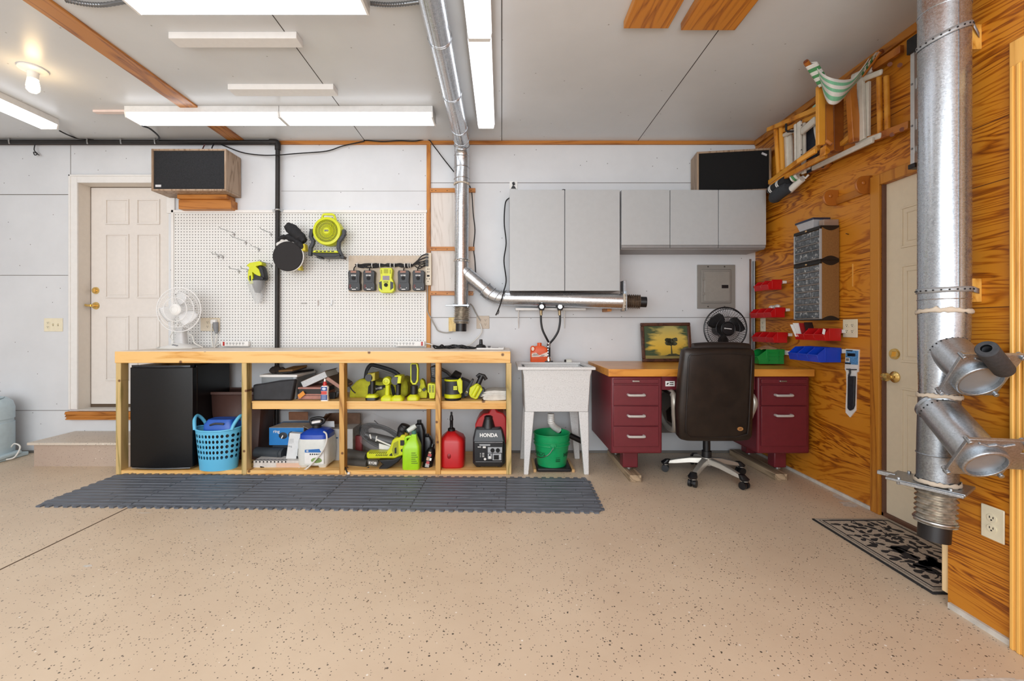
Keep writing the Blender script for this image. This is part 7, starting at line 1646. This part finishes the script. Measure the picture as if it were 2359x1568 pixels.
part('cross_bar', MB().bar(W(1806,312,2.24), W(1826,302,2.23), .03, .03), M_CHWH, t, .008)
b = MB().prism([W(*a,2.26) for a in ((1855,290),(1876,266),(1880,330),(1884,350),(1868,395),(1858,400))], (.004,0,0)); part('seat_cloth', b, plain('navy cloth', '#262b38', .85, var=.2, bmp=.3), t)
b = MB().prism([W(*a,2.20) for a in ((1873,285),(1880,265),(1888,262),(1888,340),(1880,330),(1875,305))], (.004,0,0)); part('back_cloth', b, plain('white canvas', '#d8d8d6', .85, var=.05), t)
b = MB()
for k in range(5): b.disc(W(1846.5,(278,288,300,345,356)[k],2.184), .004, (-1,-.6,0), 8, .002)
part('screw_heads', b, M_GREYD, t)
# sling chair standing out from the wall
t = thing('sling_chair', 'wooden sling chair with green and white striped cloth jutting from the wall', 'chair', (2.1,2.85,2.35), 'folded beach chairs on the wood wall')
Yl = 2.80
part('post', MB().pp([(1886,196),(1902,196),(1902,331),(1898,333),(1886,333)], Yl, Yl+.03), M_CHW, t, .003)
part('post', MB().pp([(1903,240),(1919.5,240),(1922,345),(1912,348),(1903,338)], Yl+.02, Yl+.05), M_CHR, t, .003)
part('post', MB().pp([(1922,228),(1944,222),(1944,346),(1928,348),(1922,345)], Yl+.06, Yl+.10), plain('dark brown wood', '#8c4c18', .5, var=.1), t, .003)  # this post is a darker brown than its neighbours
part('post', MB().pp([(1958,200),(1972,192),(1987,323),(1966,326)], 2.72, 2.76), M_CHR, t, .003)
part('seat_rail', MB().bar(P(1880,347,Yl), P(1838,372,2.95), .02, .03), M_CHW, t, .003)
part('seat_rail', MB().bar(P(1938,332,2.86), P(1966,308,2.74), .02, .03), M_CHW, t, .003)
part('peg', MB().tube([P(1904,324,Yl-.01), P(1916,332,Yl-.03)], .012, 10), M_CHR, t)
part('foot_block', MB().pp([(1902,334),(1914,345),(1912,352),(1900,357)], Yl-.01, Yl+.04), M_CHW, t, .003)
A0, A1 = P(1862,150,2.72), P(1893,197,2.78); B0, B1 = P(2024,122,2.62), P(1984,176,2.70)
part('sling_rod', MB().tube([A0-(A1-A0)*.16, A1], .016, 14), M_CHR, t)
part('sling_rod', MB().tube([B0-(B1-B0)*.05, B1], .016, 14), M_CHR, t)
for c_ in (A0-(A1-A0)*.20, B0-(B1-B0)*.10): part('rod_cap', MB().tube([c_, c_+(A1-A0).normalized()*.02], .013, 14), plain('rod end brown', '#7d3f1a', .5), t)
top = [(1878,152),(1893,168),(1912,178),(1931,183),(1950,183.5),(1966,178),(1985,158),(2003,133)]
bot = [(1893,196),(1900,222),(1908,237),(1918,241),(1930,238),(1945,224),(1960,205),(1986,176)]
tY = [2.72,2.68,2.65,2.64,2.64,2.65,2.64,2.63]; bY = [2.78,2.74,2.70,2.69,2.69,2.70,2.71,2.70]
T_ = curve([P(a[0],a[1],y) for a,y in zip(top,tY)], 5); B_ = curve([P(a[0],a[1],y) for a,y in zip(bot,bY)], 5)
M_GC, M_WC = plain('sling green', '#7dbd96', .85, var=.08, scale=200), plain('sling white', '#dedbd3', .85, var=.05, scale=200)
M_SCR = plain('sling dark green', '#4f8f5a', .85, var=.08, scale=200)
nv = 33
def sling(u, v):
    i = u*(len(T_)-1); k = min(int(i+1e-6), len(T_)-2); f = i-k
    return (T_[k]*(1-f)+T_[k+1]*f)*(1-v)+(B_[k]*(1-f)+B_[k+1]*f)*v + V((0,-.02*sin(pi*v)*sin(pi*u),0))
strip = lambda i, j: 1 if (j*7//nv) % 2 else 0
strip = lambda i, j: (1,0,1,0,1,0,1,1)[min(7, j*7//nv)]
part('striped_sling', MB().grid(sling, len(T_)-1, nv, lambda i,j: strip(i,j)), [M_GC, M_WC], t, solid=.003)
b = MB(); d_ = (A1-A0); o_ = V((-.026,-.006,-.012))
for (q0, q1, wd, nm) in ((A0, A1, V((-.018,-.004,-.020)), 'a'), (B0+(B1-B0)*.12, B1, V((.018,.02,.014)), 'b')):
    b = MB(); b.grid(lambda u,v: q0+(q1-q0)*v+V((.034*cos(pi*(.1+1.1*u)+pi*.5)*(-1 if nm=='a' else 1), -.026*sin(pi*u)-.004, -.030*(u-.5) if nm=='a' else .03*(u-.5))), 10, 33, lambda i,j: (1,0,1,0,1,0,1,1)[min(7,j*7//33)])
    part('rolled_hem', b, [M_SCR, M_WC], t, solid=.003)
# rolled things hanging below
t = thing('rolled_umbrella', 'black and white rolled beach umbrella under the folded chairs', 'umbrella', (2.2,3.5,2.3))
p0, p1 = W(1776,438,2.20), W(1815,412,2.20); d_ = (p1-p0)
b = MB().tube([p0,p1], .035, 16); b.m = 1
for u in (.08,.16,.52,.60): b.tube([p0+d_*u, p0+d_*(u+.05)], .036, 16)
part('cloth_roll', b, [plain('umbrella black', '#1e1f22', .8), M_WHITEP], t)
part('handle_loop', MB().torus(p0-d_*.04, .022, .006, d_, 16), M_WHITEP, t)
b = MB().tube([W(1779,460,2.20), W(1784,455,2.20), W(1800,441,2.21), W(1820,429,2.22)], [.03,.048,.050,.046], 18)
single('grey_bag', 'dark grey padded bag hanging under the black umbrella', 'bag', b, plain('bag grey', '#33363b', .9, var=.15, scale=150))
b = MB().tube([W(1820,438,2.23), W(1848,412,2.25)], .025, 14); b.m = 1; b.tube([W(1824,412,2.2), W(1838,404,2.22)], .028, 14); b.m = 2; b.tube([W(1827,410.5,2.199), W(1831,407.5,2.205)], .029, 14)
single('canvas_roll', 'rolled white and green canvas beside the dark grey bag', 'canvas', b, [M_WC, M_WC, M_SCR])
single('canvas_end', 'white looped canvas end below the wall hooks', 'canvas', MB().tube([W(1843,410,2.27),W(1850,406,2.27),W(1856,410,2.28),W(1863,402,2.29)], .008, 8), M_WHITEP)
t = thing('hook_block', 'brown wooden hook block on the wall under the chairs', 'hook', (2.3,3.15,2.33))
b = MB().prism([W(*a,2.30) for a in ((1862,384),(1906,362),(1908,378),(1898,388),(1880,392),(1864,400))], (.034,0,0)); part('block', b, M_TOW, t, .005)
for k in range(2): part('divider', MB().bar(W(1876+14*k,380-7*k,2.295), W(1877+14*k,392-5*k,2.295), .006, .006), M_CHR, t)
part('wire_hook', MB().tube([W(1899,368,2.28),W(1893,376,2.27),W(1896,386,2.28)], .005, 6), M_BLACK, t)
single('black_hook', 'black bracket hook above the white chair slats', 'hook', MB().tube([W(1811,285,2.17),W(1811,300,2.17),W(1815,303,2.17),W(1832,302,2.2)], .008, 8), M_BLACK)
single('striped_end', 'green and white striped cloth end poking out behind the top rail', 'cloth', MB().prism([W(*a,2.24) for a in ((1869,250),(1872,244),(1888,231),(1888,247))], (.02,0,0)), plain('pale green cloth', '#a9cdb4', .85, var=.2), .004)
# step ladder
t = thing('step_ladder', 'aluminium step ladder with black top hanging flat behind the big duct', 'ladder', (2.26,2.2,2.05))
M_ALU = plain('ladder aluminium', '#cfd1d2', .4, .4)
xL = 2.27; yA, yB2 = XR*0+2.395, 2.07
zb_, zt_ = Z(378,2.39), Z(112,2.39)
for y in (yA, yB2): part('side_rail', MB().box(xL-.006,xL+.045,y-.012,y+.012,zb_,zt_), M_ALU, t, .002)
for py in (195, 288): z = Z(py,2.39); part('tread', MB().box(xL,xL+.04,yB2+.012,yA-.012,z-.03,z+.03), M_ALU, t, .002)
part('brace', MB().bar((xL+.01,yA-.01,Z(345,2.39)),(xL+.01,yB2+.01,Z(300,2.39)),.012,.03), M_ALU, t)
part('top_cap', MB().box(xL-.02,xL+.05,yB2-.03,yA+.02,Z(122,2.39),Z(86,2.39)), M_BLACK, t, .004)
for y in (yA, yB2): part('foot', MB().box(xL-.012,xL+.05,y-.02,y+.02,zb_-.022,zb_+.004), M_BLACK, t, .003)
b = MB()
for py in (193, 289, 342): b.disc((xL-.006,yA,Z(py,2.39)), .006, (-1,0,0), 10, .003)
part('rivets', b, M_GREY, t)
# ================================================================== camera, light
cam = bpy.data.cameras.new('camera'); co = bpy.data.objects.new('camera', cam); COL.objects.link(co)
cam.sensor_width = 36; cam.sensor_fit = 'HORIZONTAL'; cam.lens = 36*F/2359
cam.shift_x = (1179.5-CX)/2359; cam.shift_y = -(784-CY)/2359
cam.clip_start = .02; co.location = (0,0,H); co.rotation_euler = (pi/2,0,0); sc.camera = co
w = bpy.data.worlds.new('world'); sc.world = w; w.use_nodes = True
bg = w.node_tree.nodes['Background']; bg.inputs[0].default_value = (.90,.955,1,1); bg.inputs[1].default_value = 1.7
def area(name, loc, rot, sx, sy, e, col=(1,1,1)):
    l = bpy.data.lights.new(name, 'AREA'); l.shape = 'RECTANGLE'; l.size = sx; l.size_y = sy; l.energy = e; l.color = col
    o = bpy.data.objects.new(name, l); COL.objects.link(o); o.location = loc; o.rotation_euler = rot
area('fill_light', (-1.5,-1.2,ZC-.05), (0,0,0), 4.5, 1.2, 75, (.95,.98,1))  # added fill light overhead behind the camera
area('fill_light', (-2.2,-3.0,1.5), (pi/2,0,0), 5.5, 2.4, 170, (.92,.96,1))  # added broad fill from behind the camera, aimed at the back wall
area('ceiling_fill', (.4,-1.0,1.25), (pi-radians(35),0,0), 2.0, 1.0, 46, (.95,.98,1))  # added light aimed upwards to brighten the ceiling


sc.view_settings.view_transform = 'Standard'; sc.view_settings.look = 'None'; sc.view_settings.exposure = -.10; sc.view_settings.gamma = 1
sc.cycles.use_denoising = True; sc.cycles.use_adaptive_sampling = True; sc.cycles.adaptive_threshold = .02; sc.cycles.max_bounces = 7; sc.cycles.diffuse_bounces = 4; sc.cycles.glossy_bounces = 3; sc.cycles.transparent_max_bounces = 8
sc.cycles.sample_clamp_indirect = 6; sc.cycles.caustics_reflective = False; sc.cycles.caustics_refractive = False
